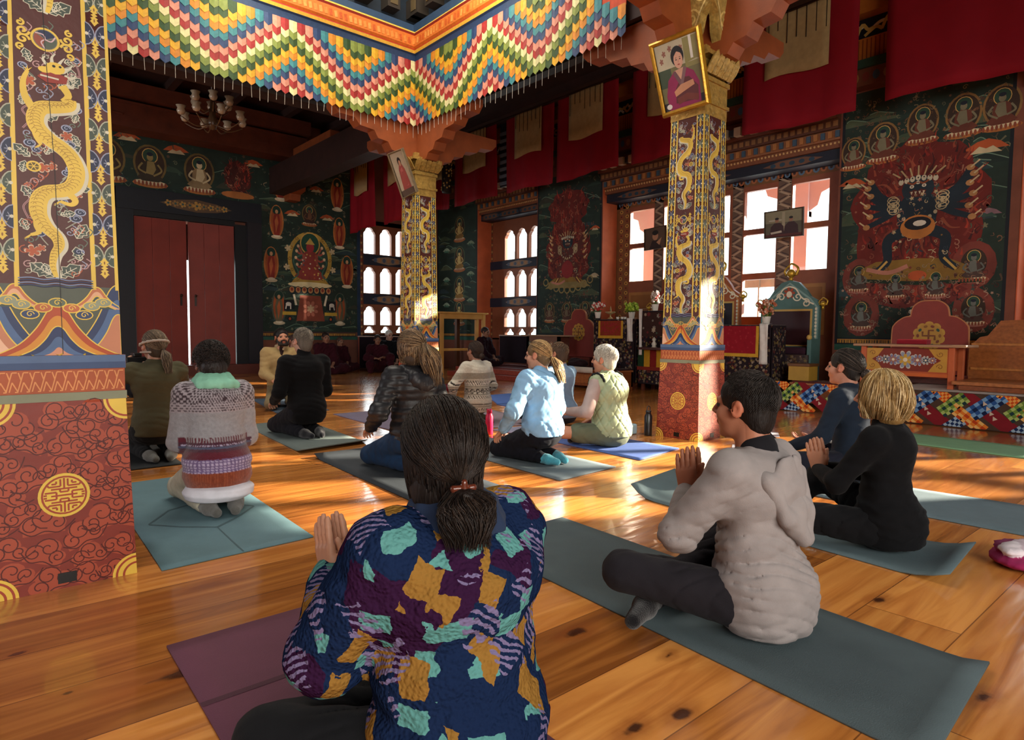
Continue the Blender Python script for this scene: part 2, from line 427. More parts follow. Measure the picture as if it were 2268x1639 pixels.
# ---------------------------------------------------------------- floor
KNOTS = [tuple(at(px, py, Z=0))[:2] + (r_,) for px, py, r_ in ((1512, 1580, .035), (1405, 1612, .03), (1945, 1328, .035), (1275, 1400, .04), (2180, 1545, .035), (150, 1535, .018), (40, 1448, .02), (505, 865 + 270, .03), (1480, 1452, .02))]
def floor_mat():
    m = bpy.data.materials.new('varnished_pine_planks'); m.use_nodes = True
    n = m.node_tree.nodes; l = m.node_tree.links; b = n['Principled BSDF']
    g = n.new('ShaderNodeNewGeometry'); sp = n.new('ShaderNodeSeparateXYZ'); l.new(g.outputs['Position'], sp.inputs[0])
    def M(op, a, b_=None, c=None):
        q = n.new('ShaderNodeMath'); q.operation = op
        for i, v in enumerate((a, b_, c)):
            if v is None: continue
            if isinstance(v, (int, float)): q.inputs[i].default_value = v
            else: l.new(v, q.inputs[i])
        return q.outputs[0]
    yy = M('DIVIDE', M('ADD', sp.outputs['Y'], M('MULTIPLY', sp.outputs['X'], 0.012)), 0.30)
    row = M('FLOOR', yy); fy = M('FRACT', yy)
    wn_ = n.new('ShaderNodeTexWhiteNoise'); wn_.noise_dimensions = '1D'; l.new(row, wn_.inputs['W'])
    xx = M('DIVIDE', M('ADD', sp.outputs['X'], M('MULTIPLY', wn_.outputs['Value'], 7.0)), 2.9)
    cx_ = M('FLOOR', xx); fx = M('FRACT', xx)
    cmb = n.new('ShaderNodeCombineXYZ'); l.new(row, cmb.inputs[0]); l.new(cx_, cmb.inputs[1])
    w2 = n.new('ShaderNodeTexWhiteNoise'); w2.noise_dimensions = '3D'; l.new(cmb.outputs[0], w2.inputs['Vector'])
    # grain
    mp = n.new('ShaderNodeMapping'); mp.inputs['Scale'].default_value = (0.55, 6.0, 1)
    l.new(g.outputs['Position'], mp.inputs[0])
    addv = n.new('ShaderNodeVectorMath'); addv.operation = 'MULTIPLY_ADD'
    l.new(w2.outputs['Color'], addv.inputs[0]); addv.inputs[1].default_value = (9, 9, 9); l.new(mp.outputs[0], addv.inputs[2])
    # knots: sparse voronoi
    kp = n.new('ShaderNodeMapping'); kp.inputs['Scale'].default_value = (1.05, 2.3, 1); l.new(g.outputs['Position'], kp.inputs[0])
    dn = n.new('ShaderNodeTexNoise'); dn.inputs['Scale'].default_value = 7; l.new(kp.outputs[0], dn.inputs['Vector'])
    ad2 = n.new('ShaderNodeVectorMath'); ad2.operation = 'MULTIPLY_ADD'; l.new(dn.outputs['Color'], ad2.inputs[0])
    ad2.inputs[1].default_value = (0.22, 0.22, 0.1); l.new(kp.outputs[0], ad2.inputs[2])
    vo = n.new('ShaderNodeTexVoronoi'); vo.inputs['Scale'].default_value = 1.25; vo.inputs['Randomness'].default_value = 1.0
    l.new(ad2.outputs[0], vo.inputs['Vector'])
    sc_ = n.new('ShaderNodeSeparateColor'); l.new(vo.outputs['Color'], sc_.inputs[0])
    kr = M('MULTIPLY', sc_.outputs[0], 0.085)           # knot radius differs from cell to cell
    kn = n.new('ShaderNodeMapRange'); kn.inputs[1].default_value = 0.0; kn.inputs[2].default_value = 0.05
    kn.inputs[3].default_value = 1; kn.inputs[4].default_value = 0
    l.new(M('SUBTRACT', vo.outputs['Distance'], kr), kn.inputs[0])
    kn.interpolation_type = 'SMOOTHSTEP'
    halo = n.new('ShaderNodeMapRange'); halo.inputs[1].default_value = 0.0; halo.inputs[2].default_value = 0.35
    halo.inputs[3].default_value = 1; halo.inputs[4].default_value = 0
    l.new(M('SUBTRACT', vo.outputs['Distance'], kr), halo.inputs[0])
    wv = n.new('ShaderNodeTexNoise'); wv.inputs['Scale'].default_value = 2.2; wv.inputs['Detail'].default_value = 7; wv.inputs['Distortion'].default_value = 1.4
    l.new(addv.outputs[0], wv.inputs['Vector'])
    r1 = n.new('ShaderNodeValToRGB'); e = r1.color_ramp.elements
    e[0].position = 0.25; e[0].color = (0.33, 0.105, 0.022, 1); e[1].position = 0.75; e[1].color = (0.74, 0.32, 0.075, 1)
    e2 = e.new(0.52); e2.color = (0.58, 0.215, 0.045, 1)
    l.new(M('ADD', wv.outputs['Fac'], M('MULTIPLY', M('SUBTRACT', w2.outputs['Value'], 0.5), 0.3)), r1.inputs[0])
    tone = n.new('ShaderNodeMapRange'); tone.inputs[3].default_value = 0.72; tone.inputs[4].default_value = 1.15; l.new(w2.outputs['Value'], tone.inputs[0])
    vm = n.new('ShaderNodeVectorMath'); vm.operation = 'SCALE'; l.new(r1.outputs[0], vm.inputs[0]); l.new(tone.outputs[0], vm.inputs['Scale'])
    mk0 = n.new('ShaderNodeMixRGB'); l.new(M('MULTIPLY', M('MULTIPLY', halo.outputs[0], M('GREATER_THAN', sc_.outputs[0], 0.45)), 0.5), mk0.inputs[0])
    l.new(vm.outputs[0], mk0.inputs[1]); mk0.inputs[2].default_value = (0.28, 0.06, 0.012, 1)
    mk = n.new('ShaderNodeMixRGB'); l.new(M('MULTIPLY', M('MULTIPLY', kn.outputs[0], M('GREATER_THAN', sc_.outputs[0], 0.45)), 0.93), mk.inputs[0])
    l.new(mk0.outputs[0], mk.inputs[1]); mk.inputs[2].default_value = (0.05, 0.014, 0.006, 1)
    # the large knots near the camera
    last = mk.outputs[0]
    gp = n.new('ShaderNodeTexNoise'); gp.inputs['Scale'].default_value = 14; gp.inputs['Detail'].default_value = 4; l.new(g.outputs['Position'], gp.inputs['Vector'])
    for (kx, ky, kr_) in KNOTS:
        dx = M('MULTIPLY', M('SUBTRACT', sp.outputs['X'], kx), .75); dy = M('MULTIPLY', M('SUBTRACT', sp.outputs['Y'], ky), 1.5)
        dd = M('ADD', M('SQRT', M('ADD', M('MULTIPLY', dx, dx), M('MULTIPLY', dy, dy))), M('MULTIPLY', M('SUBTRACT', gp.outputs['Fac'], .5), .06))
        for wd, dk, cc in ((kr_ * 2.6, .45, (0.25, 0.06, 0.012, 1)), (kr_, .95, (0.045, 0.012, 0.006, 1))):
            q = n.new('ShaderNodeMapRange'); q.interpolation_type = 'SMOOTHSTEP'; q.inputs[1].default_value = wd * .35; q.inputs[2].default_value = wd; q.inputs[3].default_value = dk; q.inputs[4].default_value = 0; l.new(dd, q.inputs[0])
            mm = n.new('ShaderNodeMixRGB'); l.new(q.outputs[0], mm.inputs[0]); l.new(last, mm.inputs[1]); mm.inputs[2].default_value = cc; last = mm.outputs[0]
    # seams
    s1 = M('LESS_THAN', fy, 0.013); s2 = M('LESS_THAN', fx, 0.0014)
    sm = M('MAXIMUM', s1, s2)
    ms = n.new('ShaderNodeMixRGB'); l.new(M('MULTIPLY', sm, 0.75), ms.inputs[0]); l.new(last, ms.inputs[1]); ms.inputs[2].default_value = (0.10, 0.03, 0.01, 1)
    # browner boards near the right-hand platform side
    wr = n.new('ShaderNodeMapRange'); wr.inputs[1].default_value = 2.6; wr.inputs[2].default_value = 4.2; wr.inputs[3].default_value = 0; wr.inputs[4].default_value = 0.5
    l.new(M('SUBTRACT', sp.outputs['X'], M('MULTIPLY', M('MAXIMUM', sp.outputs['Y'], 0), 1.0)), wr.inputs[0])
    mw = n.new('ShaderNodeMixRGB'); l.new(wr.outputs[0], mw.inputs[0]); l.new(ms.outputs[0], mw.inputs[1]); mw.inputs[2].default_value = (0.30, 0.13, 0.055, 1)
    l.new(mw.outputs[0], b.inputs['Base Color'])
    rn = n.new('ShaderNodeTexNoise'); rn.inputs['Scale'].default_value = 2.0; l.new(mp.outputs[0], rn.inputs['Vector'])
    rr = n.new('ShaderNodeMapRange'); rr.inputs[1].default_value = 0.3; rr.inputs[2].default_value = 0.7; rr.inputs[3].default_value = 0.12; rr.inputs[4].default_value = 0.26
    l.new(rn.outputs['Fac'], rr.inputs[0]); l.new(rr.outputs[0], b.inputs['Roughness'])
    b.inputs['Specular IOR Level'].default_value = 0.55
    b.inputs['Coat Weight'].default_value = 0.35; b.inputs['Coat Roughness'].default_value = 0.06
    bn = n.new('ShaderNodeTexNoise'); bn.inputs['Scale'].default_value = 3.0; bn.inputs['Detail'].default_value = 2
    bmp = n.new('ShaderNodeMapping'); bmp.inputs['Scale'].default_value = (0.7, 4.5, 1); l.new(g.outputs['Position'], bmp.inputs[0]); l.new(bmp.outputs[0], bn.inputs['Vector'])
    bp = n.new('ShaderNodeBump'); bp.inputs['Strength'].default_value = 0.22; bp.inputs['Distance'].default_value = 0.01
    l.new(M('SUBTRACT', bn.outputs['Fac'], M('MULTIPLY', sm, 0.5)), bp.inputs['Height']); l.new(bp.outputs[0], b.inputs['Normal']); l.new(bp.outputs[0], b.inputs['Coat Normal'])
    return m
XR, XB, YD, CE = 10.26, 10.70, 15.06, 5.9
mb = MB(); mb.box(-6, 11.3, -6, YD + 0.6, -0.2, 0)
tag(mb.build('floor', floor_mat()), kind='structure')
DARKW = mat('dark_timber', rgb('#2c1610'), rough=0.7, noise=4, amt=0.35, bump=0.2, bscale=12, stretch=(1, 1, 1))
BROWN = mat('brown_beam_paint', rgb('#5a2a18'), rough=0.6, noise=5, amt=0.3, bump=0.1)
OCHRE = mat('orange_bracket_paint', rgb('#8a4520'), rough=0.55, noise=5, amt=0.25, bump=0.1)
PLAST = mat('earth_plaster', rgb('#7a4a3a'), rough=0.85, noise=3, amt=0.25, bump=0.2, bscale=20)
NAVY = mat('navy_trim_paint', rgb('#151b26'), rough=0.5, noise=5, amt=0.25)
TERRA = mat('terracotta_paint', rgb('#c0603a'), rough=0.65, noise=4, amt=0.18, bump=0.1)
def S_(o): return tag(o, kind='structure')
# ceiling with the opening of the lantern
mb = MB()
mb.box(-6, 0.3, -6, 15.1, CE, CE + .1); mb.box(5.3, 11.3, -6, 15.1, CE, CE + .1)
mb.box(0.3, 5.3, -6, 3.4, CE, CE + .1); mb.box(0.3, 5.3, 8.45, 15.1, CE, CE + .1)
mb.box(0.2, 5.4, 3.3, 8.55, 8.0, 8.1)
for i in range(14):   # joists
    x = -5 + i * 1.18
    if not (0.2 < x < 5.4): mb.box(x, x + .14, -6, 15, CE - .16, CE)
    else:
        mb.box(x, x + .14, -6, 3.4, CE - .16, CE); mb.box(x, x + .14, 8.5, 15, CE - .16, CE)
S_(mb.build('ceiling', DARKW))
# lantern walls over the middle bay, painted with rows of boxes
mb = MB(rgb('#26303a')); P_ = mb
mb.box(0.2, 5.42, 8.42, 8.55, 4.1, 8.0); mb.box(5.36, 5.5, 3.4, 8.5, 4.1, 8.0)
mb.box(0.14, 0.26, 3.4, 8.5, 5.3, 8.0); mb.box(0.2, 5.4, 3.2, 3.34, 5.3, 8.0)
for k in range(12):
    x = 0.55 + k * .42
    for z, c in ((5.62, '#6b5a3c'), (6.05, '#5c3a2a')):
        mb.box(x, x + .2, 8.22, 8.42, z, z + .26, rgb('#3f372e')); mb.box(x + .04, x + .16, 8.21, 8.22, z + .05, z + .21, rgb(c))
        y = 3.7 + k * .4
        mb.box(5.16, 5.36, y, y + .2, z, z + .26, rgb('#3f372e')); mb.box(5.15, 5.16, y + .04, y + .16, z + .05, z + .21, rgb(c))
mb.box(0.3, 5.36, 8.3, 8.42, 6.5, 6.62, rgb('#8a3324')); mb.box(5.24, 5.36, 3.5, 8.3, 6.5, 6.62, rgb('#8a3324'))
mb.box(0.3, 5.36, 8.26, 8.42, 5.34, 5.5, rgb('#39506b')); mb.box(5.2, 5.36, 3.5, 8.3, 5.34, 5.5, rgb('#39506b'))
S_(mb.build('trim_1', PAINT))
mb = MB(); mb.box(-6.1, -6, -6, 15.1, 0, CE); S_(mb.build('wall_left', PLAST))
mb = MB(); mb.box(-6, 11.3, -6.1, -6, 0, CE); S_(mb.build('wall_back', PLAST))

def panel(mb, fn, outer, holes, h0, h1, c=None, ce=None):
    """flat board with holes cut through it"""
    loops = [outer] + holes
    pts = [p for lp in loops for p in lp]
    tr = tessellate_polygon([[Vector((u, v, 0)) for u, v in lp] for lp in loops])
    n = len(pts)
    vs = [fn(u, v, h0) for u, v in pts] + [fn(u, v, h1) for u, v in pts]
    fs = []
    for t in tr:
        a, b, d = (pts[i] for i in t)
        ar = (b[0] - a[0]) * (d[1] - a[1]) - (b[1] - a[1]) * (d[0] - a[0])
        t = tuple(t) if ar > 0 else tuple(t)[::-1]
        fs.append(t[::-1]); fs.append(tuple(i + n for i in t))
    mb.add(vs, fs, c)
    o = 0
    for lp in loops:
        k = len(lp); mb.add(vs, [(o + i, o + (i + 1) % k, n + o + (i + 1) % k, n + o + i) for i in range(k)], ce or c); o += k
def rect(u0, u1, v0, v1): return [(u0, v0), (u1, v0), (u1, v1), (u0, v1)]
def cusp(u0, u1, v0, v1):
    """arched opening with the stepped, cusped head"""
    w = u1 - u0; q = w * .5; m = (u0 + u1) / 2
    return [(u0, v0), (u1, v0), (u1, v1 - q), (u1 - .04 * w, v1 - q * .8), (u1 - .12 * w, v1 - q * .62), (u1 - .17 * w, v1 - q * .55), (u1 - .2 * w, v1 - q * .3), (m + .16 * w, v1 - q * .08), (m, v1),
            (m - .16 * w, v1 - q * .08), (u0 + .2 * w, v1 - q * .3), (u0 + .17 * w, v1 - q * .55), (u0 + .12 * w, v1 - q * .62), (u0 + .04 * w, v1 - q * .8), (u0, v1 - q)]

# far wall (door wall): fn u = x, v = z, h towards the room
fD = lambda u, v, h: (u, YD - h, v)
fR = lambda u, v, h: (XR - h, u, v)       # right wall: u = y   (mirrored: painting seen from the room runs with falling y)
fB = lambda u, v, h: (XB - h, u, v)
mb = MB(rgb('#6e4436'))
panel(mb, fD, rect(-6, XB + .3, 0, CE), [rect(2.75, 4.74, .22, 3.31), rect(7.95, 9.28, .9, 3.75)], -.4, 0)
S_(mb.build('wall_far', PLAST))
mb = MB(rgb('#6e4436'))
def RB(y0, y1, z0, z1): mb.box(XR, XB + .35, y0, y1, z0, z1)
RB(13.2, YD, 0, CE); RB(8.94, 10.95, 0, CE); RB(1.95, 4.2, 0, CE); RB(-6, -2.6, 0, CE)
for y0, y1, z0 in ((10.95, 13.2, 4.3), (4.2, 8.94, 4.45), (-2.6, 1.95, 4.45)): RB(y0, y1, z0, CE)
for y0, y1, z0 in ((10.95, 13.2, .84), (4.2, 8.94, .5), (-2.6, 1.95, .5)): mb.box(XB, XB + .35, y0, y1, 0, z0)
S_(mb.build('wall_right', PLAST))
# painted reveals: the sunlit far sides of the window bays
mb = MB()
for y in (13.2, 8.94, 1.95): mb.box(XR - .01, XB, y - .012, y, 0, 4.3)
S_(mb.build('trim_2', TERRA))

# ---- small arched windows
def arched_window(name, fn, us, zrows, U0, U1, Z0, Z1, cols, face=1):
    mb = MB(rgb('#7a4630'))
    holes = []
    for (z0, z1) in zrows:
        for (a, b) in us: holes.append(cusp(a, b, z0, z1))
    low = zrows[-1]
    for (a, b) in us:   # low scalloped lights under the bottom row
        m = (a + b) / 2; w = b - a; z = low[0] - .035
        holes.append([(a + .02, z - .17), (b - .02, z - .17), (b - .05 * w, z - .12), (b - .2 * w, z - .08), (b - .3 * w, z - .02), (m, z), (a + .3 * w, z - .02), (a + .2 * w, z - .08), (a + .05 * w, z - .12)])
    panel(mb, fn, rect(U0, U1, Z0, Z1), holes, -.10, 0, rgb('#8a5238'))
    # navy boards between the rows with pale scroll ornament
    for i, (zt, zb) in enumerate(zip([r[0] for r in zrows[:-1]], [r[1] for r in zrows[1:]])):
        a, b = zb + .05, zt - .02
        P = Paint(mb, fn, flip=False)
        mb.add([fn(u, v, h) for h in (0.0, .03) for u, v in rect(U0 + .1, U1 - .02, a, b)], [(0, 1, 5, 4), (1, 2, 6, 5), (2, 3, 7, 6), (3, 0, 4, 7), (4, 5, 6, 7)], rgb('#20283a'))
        m = (U0 + U1) / 2; zz = (a + b) / 2; hh = (b - a) / 2
        P.h = lambda L: .031 + L * .001
        P.poly([(m - .5, zz), (m - .3, zz + hh * .5), (m, zz + hh * .8), (m + .3, zz + hh * .5), (m + .5, zz), (m + .3, zz - hh * .5), (m, zz - hh * .8), (m - .3, zz - hh * .5)], rgb('#8f7a66'), 1)
        for k in range(-3, 4): P.ell(m + k * .13, zz, .05, hh * .42, rgb('#4d5a70' if k % 2 else '#a87a54'), 2, 10)
    for c0 in (U0 + .01, U1 - .09):    # small patterned stiles
        P = Paint(mb, fn); P.h = lambda L: .004 + L * .001
        P.rect(c0, c0 + .07, Z0, Z1, rgb('#6b4a34'), 0)
        for k in range(int((Z1 - Z0) / .09)): P.ell(c0 + .035, Z0 + .05 + k * .09, .026, .032, rgb('#b58a52' if k % 2 else '#7c2f22'), 1, 8)
    S_(mb.build(name, PAINT))
    for o_ in [bpy.context.scene.collection.objects[-1]]: pass
arched_window('window_1', fD, [(7.97, 8.31), (8.45, 8.79), (8.92, 9.21)], [(3.0, 3.68), (1.98, 2.66), (1.15, 1.64)], 7.86, 9.5, .78, 3.86, None)
fBr = lambda u, v, h: (XB - h, u, v)
arched_window('window_2', fBr, [(12.24, 12.63), (11.79, 12.17), (11.3, 11.72)], [(2.85, 3.6), (1.9, 2.57), (1.13, 1.6)], 10.9, 13.2, .8, 4.0, None)
for nm, fn, u0, u1, z0, z1 in (('window_1_glass', fD, 7.9, 9.3, .9, 3.8), ('window_2_glass', fBr, 11.1, 12.8, .85, 3.8)):
    mb = MB(); mb.add([fn(u, v, -.06) for u, v in rect(u0, u1, z0, z1)], [(0, 1, 2, 3)]); o = mb.build('glass', GLASS); o.parent = bpy.data.objects[nm[:8]]

# ---- large bay windows on the right
def big_window(name, y0, y1):
    mb = MB(rgb('#8a4c34'))
    lay = []
    for a, b in ((0.38, .98), (1.23, 1.53), (2.3, 2.66), (2.95, 3.55), (3.82, 4.42)) if name == 'window_3' else ((.28, .9), (1.0, 1.6), (1.72, 2.3), (2.42, 3.0), (3.12, 3.7), (3.82, 4.4)):
        lay.append((y1 - b, y1 - a))
    holes = []
    for i, (a, b) in enumerate(lay):
        a = max(a, y0 + .15)
        if b - a < .1: continue
        holes.append(rect(a, b, 2.86, 3.53)); holes.append(rect(a, b, 2.08, 2.765))
        if i == 3 or name == 'window_4': holes.append(rect(a, b, 1.31, 1.97))
    panel(mb, fB, rect(y0, y1, .5, 4.0), holes, -.09, 0, rgb('#8f5138'))
    P = Paint(mb, fB); P.h = lambda L: .006 + L * .0012
    # carved uprights with a plaited pattern
    for (a, b) in ((y1 - 1.23, y1 - .98), (y1 - 3.82, y1 - 3.55), (y1 - 2.95, y1 - 2.7)) if name == 'window_3' else ():
        P.rect(a + .02, b - .02, 1.1, 3.75, rgb('#6a5345'), 0)
        for k in range(24):
            z = 1.2 + k * .105; s_ = 1 if k % 2 else -1; m = (a + b) / 2; w = (b - a) / 2 - .03
            P.line([(m - w * s_, z - .05), (m + w * s_, z + .05)], .035, rgb('#a8917a'), 1)
            P.line([(m - w * s_, z), (m + w * s_ * .2, z + .05)], .012, rgb('#33252a'), 2)
    # carved border round the window
    for (u0, u1, v0, v1) in ((y0, y0 + .13, .5, 3.9), (y1 - .36, y1 - .02, .5, 3.9), (y0, y1, 3.62, 3.98)):
        P.rect(u0, u1, v0, v1, rgb('#7b5330'), 0)
        if v1 - v0 > 1:
            for j in range(2 if u1 - u0 > .2 else 1):
                for k in range(int((v1 - v0) / .1)):
                    P.ell(u0 + .065 + j * .15, v0 + .05 + k * .1, .045, .04, rgb('#c39447' if (k + j) % 2 else '#8c4a2c'), 1, 10)
                    P.ell(u0 + .065 + j * .15, v0 + .05 + k * .1, .02, .02, rgb('#4d2a1e'), 2, 8)
        else:
            for k in range(int((u1 - u0) / .12)):
                P.ell(u0 + .06 + k * .12, v0 + .09, .055, .06, rgb('#a5643e' if k % 2 else '#55708a'), 1, 10); P.ell(u0 + .06 + k * .12, v0 + .09, .025, .03, rgb('#3b2420'), 2, 8)
                P.ell(u0 + .06 + k * .12, v0 + .26, .05, .06, rgb('#a2683f'), 1, 10)
    for k, (a, b) in enumerate(lay):     # panelled dado below
        if k == 3 or name == 'window_4': continue
        a = max(a, y0 + .15)
        if b - a > .2: P.rect(a, b, 1.0, 1.85, rgb('#a8743e'), 1); P.rect(a + .05, b - .05, 1.06, 1.79, rgb('#93602f'), 2)
    o = S_(mb.build(name, PAINT))
    g = MB(); g.add([fB(u, v, -.05) for u, v in rect(y0 + .05, y1 - .05, 1.25, 3.58)], [(0, 1, 2, 3)]); gg = g.build('glass', GLASS, o)
    return lay
big_window('window_3', 4.2, 8.94)
big_window('window_4', -2.6, 1.95)

# ---- cornices over the bays: stepped beams with dentils and beads
def cornice(name, y0, y1, zb, x0):
    mb = MB(rgb('#5b3427'))
    st = [(0, .16, '#1d2230', .0), (.16, .27, '#7a4a30', .06), (.27, .42, '#8f5c3a', .12), (.42, .56, '#5c3a2c', .2), (.56, .72, '#6d3f2c', .28)]
    for a, b, c, pr in st: mb.box(x0 - pr, XB, y0, y1, zb + a, zb + b, rgb(c))
    n = int((y1 - y0) / .062)
    for k in range(n):
        y = y0 + (k + .5) * (y1 - y0) / n
        mb.ball((x0 - .063, y, zb + .235), .021, 6, 4, rgb('#caa06a'))
    n = int((y1 - y0) / .11)
    for k in range(n):
        y = y0 + k * (y1 - y0) / n
        mb.box(x0 - .15, x0 - .12, y, y + .06, zb + .3, zb + .4, rgb('#a9713f' if k % 2 else '#3f5568'))
        mb.box(x0 - .215, x0 - .2, y, y + .07, zb + .45, zb + .53, rgb('#8f6a44'))
    n = int((y1 - y0) / .24)
    for k in range(n):
        y = y0 + k * (y1 - y0) / n
        mb.box(x0 - .40, x0 - .28, y, y + .12, zb + .60, zb + .74, rgb('#b9a78c')); mb.box(x0 - .38, x0 - .28, y + .12, y + .22, zb + .62, zb + .72, rgb('#2f3238'))
    P = Paint(mb, lambda u, v, h: (x0 - h, u, v)); P.h = lambda L: .002 + .001 * L
    for k in range(3):
        m = y0 + (k + .5) * (y1 - y0) / 3
        P.poly([(m - .5, zb + .08), (m - .2, zb + .14), (m + .2, zb + .14), (m + .5, zb + .08), (m + .2, zb + .02), (m - .2, zb + .02)], rgb('#6f4e3c'), 1)
        for j in range(-2, 3): P.ell(m + j * .16, zb + .08, .05, .035, rgb('#2c4456'), 2, 8)
    S_(mb.build(name, PAINT))
cornice('trim_3', 4.2, 8.94, 3.72, XR + .1)
cornice('trim_4', 10.95, 13.2, 3.86, XR + .1)
cornice('trim_5', -2.6, 1.95, 3.72, XR + .1)
# upper frieze behind the banners: orange pleats, cloud band, painted beams
mb = MB(rgb('#4a2a20'))
mb.box(XR - .22, XR, -2, YD, 4.62, 4.86, rgb('#6e3d28'))
mb.box(XR - .27, XR, -2, YD, 4.86, 4.98, rgb('#2d4232'))
mb.box(XR - .16, XR, -2, YD, 4.98, 5.32, rgb('#c06a22'))
mb.box(XR - .10, XR, -2, YD, 5.32, 5.62, rgb('#1c1c22'))
mb.box(XR - .3, XR, -2, YD, 5.62, CE, rgb('#b3621f'))
P = Paint(mb, lambda u, v, h: (XR - .16 - h, u, v))
for k in range(300):
    y = -2 + k * .057; P.line([(y, 5.0), (y, 5.3)], .018, rgb('#8c3f14'), 1)
P = Paint(mb, lambda u, v, h: (XR - .10 - h, u, v)); rr = random.Random(3)
for k in range(150):
    y = -2 + k * .115
    pts = [(y, 5.35 + rr.random() * .2), (y + .08, 5.42 + rr.random() * .12), (y + .16, 5.38 + rr.random() * .2), (y + .24, 5.36 + rr.random() * .2)]
    P.curve(pts, .045, rgb('#d9b35e' if k % 3 else '#e8dcc0'), 1 + k % 3, 4)
P = Paint(mb, lambda u, v, h: (XR - .22 - h, u, v))
for k in range(120):
    y = -1.95 + k * .14; P.ell(y, 4.74, .05, .07, rgb(['#96663a', '#40576b', '#7a3226'][k % 3]), 1, 8)
S_(mb.build('trim_6', PAINT))

# ---------------------------------------------------------------- double door
fr = empty('door_1', (0, 0, 0)); fr['kind'] = 'structure'
mb = MB(rgb('#141922'))
mb.box(2.45, 2.75, YD - .12, YD, 0, 3.85); mb.box(4.74, 5.0, YD - .10, YD, .2, 3.35, rgb('#101318')); mb.box(5.0, 5.32, YD - .14, YD, 0, 3.85, rgb('#1d1b22'))
mb.box(2.45, 5.32, YD - .15, YD, 3.42, 3.86); mb.box(2.75, 4.74, YD - .1, YD, 3.31, 3.42, rgb('#0e1014'))
mb.box(2.4, 5.4, YD - .3, YD, 0, .22, rgb('#5e2a1e'))
P = Paint(mb, lambda u, v, h: (u, YD - .15 - h, v)); m = 3.95
P.poly([(m - .72, 3.63), (m - .4, 3.72), (m, 3.77), (m + .4, 3.72), (m + .72, 3.63), (m + .4, 3.54), (m, 3.5), (m - .4, 3.54)], rgb('#5a4632'), 1)
for k in range(-4, 5): P.petals(m + k * .14, 3.635, .07 if k else .1, 5, rgb('#8a6a3c' if k % 2 else '#a5803f'), 2); P.ell(m + k * .14, 3.635, .025, .025, rgb('#2c4a4a'), 3, 8)
mb.build('door_frame', PAINT, fr)
DRED = mat('red_door_paint', rgb('#7c2f25'), rough=0.5, noise=2.5, amt=0.15, bump=0.05)
def leaf(hx, w, ang, nm):
    mb = MB()
    s_ = 1 if w > 0 else -1
    for k in range(3): mb.box(min(0, w) + abs(w) * k / 3 + .002, min(0, w) + abs(w) * (k + 1) / 3 - .002, -.06, 0, .22, 3.30)
    for z in (.6, 1.9, 3.05): mb.box(min(0, w) + .02, max(0, w) - .02, -.02, .02, z, z + .12)
    o = mb.build('door_leaf', DRED, fr, bevel=.004); o.location = (hx, YD - .02, 0); o.rotation_euler = (0, 0, ang)
    k = MB(rgb('#2b1a12')); k.lathe([(.01, 0), (.05, .01), (.05, .02), (.02, .03)], 12, (w * .87, -.06, 1.72), axis='y'); k.ball((w * .87, -.1, 1.72), .03, 8, 6)
    k.box(w * .87 - .02, w * .87 + .02, -.075, -.06, 1.5, 1.72)
    k.build('door_handle', METAL, o)
leaf(2.76, .99, math.radians(2.5), 'a'); leaf(4.73, -.93, math.radians(-5), 'b')
# threshold porch outside, keeps the top of the gap dark
mb = MB(); mb.box(2, 5.5, YD + .6, YD + .75, 2.55, 4.2); S_(mb.build('trim_7', DARKW))

# ---------------------------------------------------------------- outside: gallery posts, rail and the hillside
GPOST = mat('pale_gallery_paint', rgb('#c4b4b4'), rough=0.8, noise=3, amt=0.08)
mb = MB()
for y in (7.9, 4.55, 2.0, -0.6):
    yy = y + 1.1
    mb.box(12.0, 12.22, yy - .2, yy + .2, 0, 4.6)
    mb.prism([(-.9, .95), (-.9, .8), (-.7, .72), (-.62, .5), (-.42, .42), (-.36, .2), (-.2, .1), (-.2, 0), (.2, 0), (.2, .1), (.36, .2), (.42, .42), (.62, .5), (.7, .72), (.9, .8), (.9, .95)], lambda u, v, h: (12.05 + h, yy + u, 3.2 + v), 0, .12)
mb.box(12.0, 12.25, -4, 12, 4.1, 4.6)
S_(mb.build('trim_8', GPOST))
mb = MB(rgb('#8f9a90')); mb.box(12.3, 12.34, -4, 12, 1.95, 2.12)
for k in range(34): mb.box(12.28, 12.36, -4 + k * .5, -3.97 + k * .5, .0, 2.14)
mb.box(11.3, 15.5, 9.7, 9.9, 0, 5.2, rgb('#b8a898'))  # wall added outside to keep the sun out of the small arched window
S_(mb.build('trim_9', PAINT))
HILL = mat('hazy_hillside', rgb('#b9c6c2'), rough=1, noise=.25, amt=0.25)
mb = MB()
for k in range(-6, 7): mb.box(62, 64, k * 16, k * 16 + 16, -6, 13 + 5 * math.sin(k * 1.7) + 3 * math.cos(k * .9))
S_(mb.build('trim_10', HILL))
# window portals guide the daylight in
for loc, dr, a, b in (((XB + .12, 6.57, 2.45), (-1, 0, 0), 4.5, 2.4), ((XB + .12, -.4, 2.45), (-1, 0, 0), 4.6, 2.4), ((XB + .12, 11.95, 2.3), (-1, 0, 0), 1.7, 3.0), ((8.6, YD + .12, 2.3), (0, -1, 0), 1.4, 3.0)):
    area('window_portal', loc, dr, a if dr[0] else a, b, 1, portal=True, up='Y')
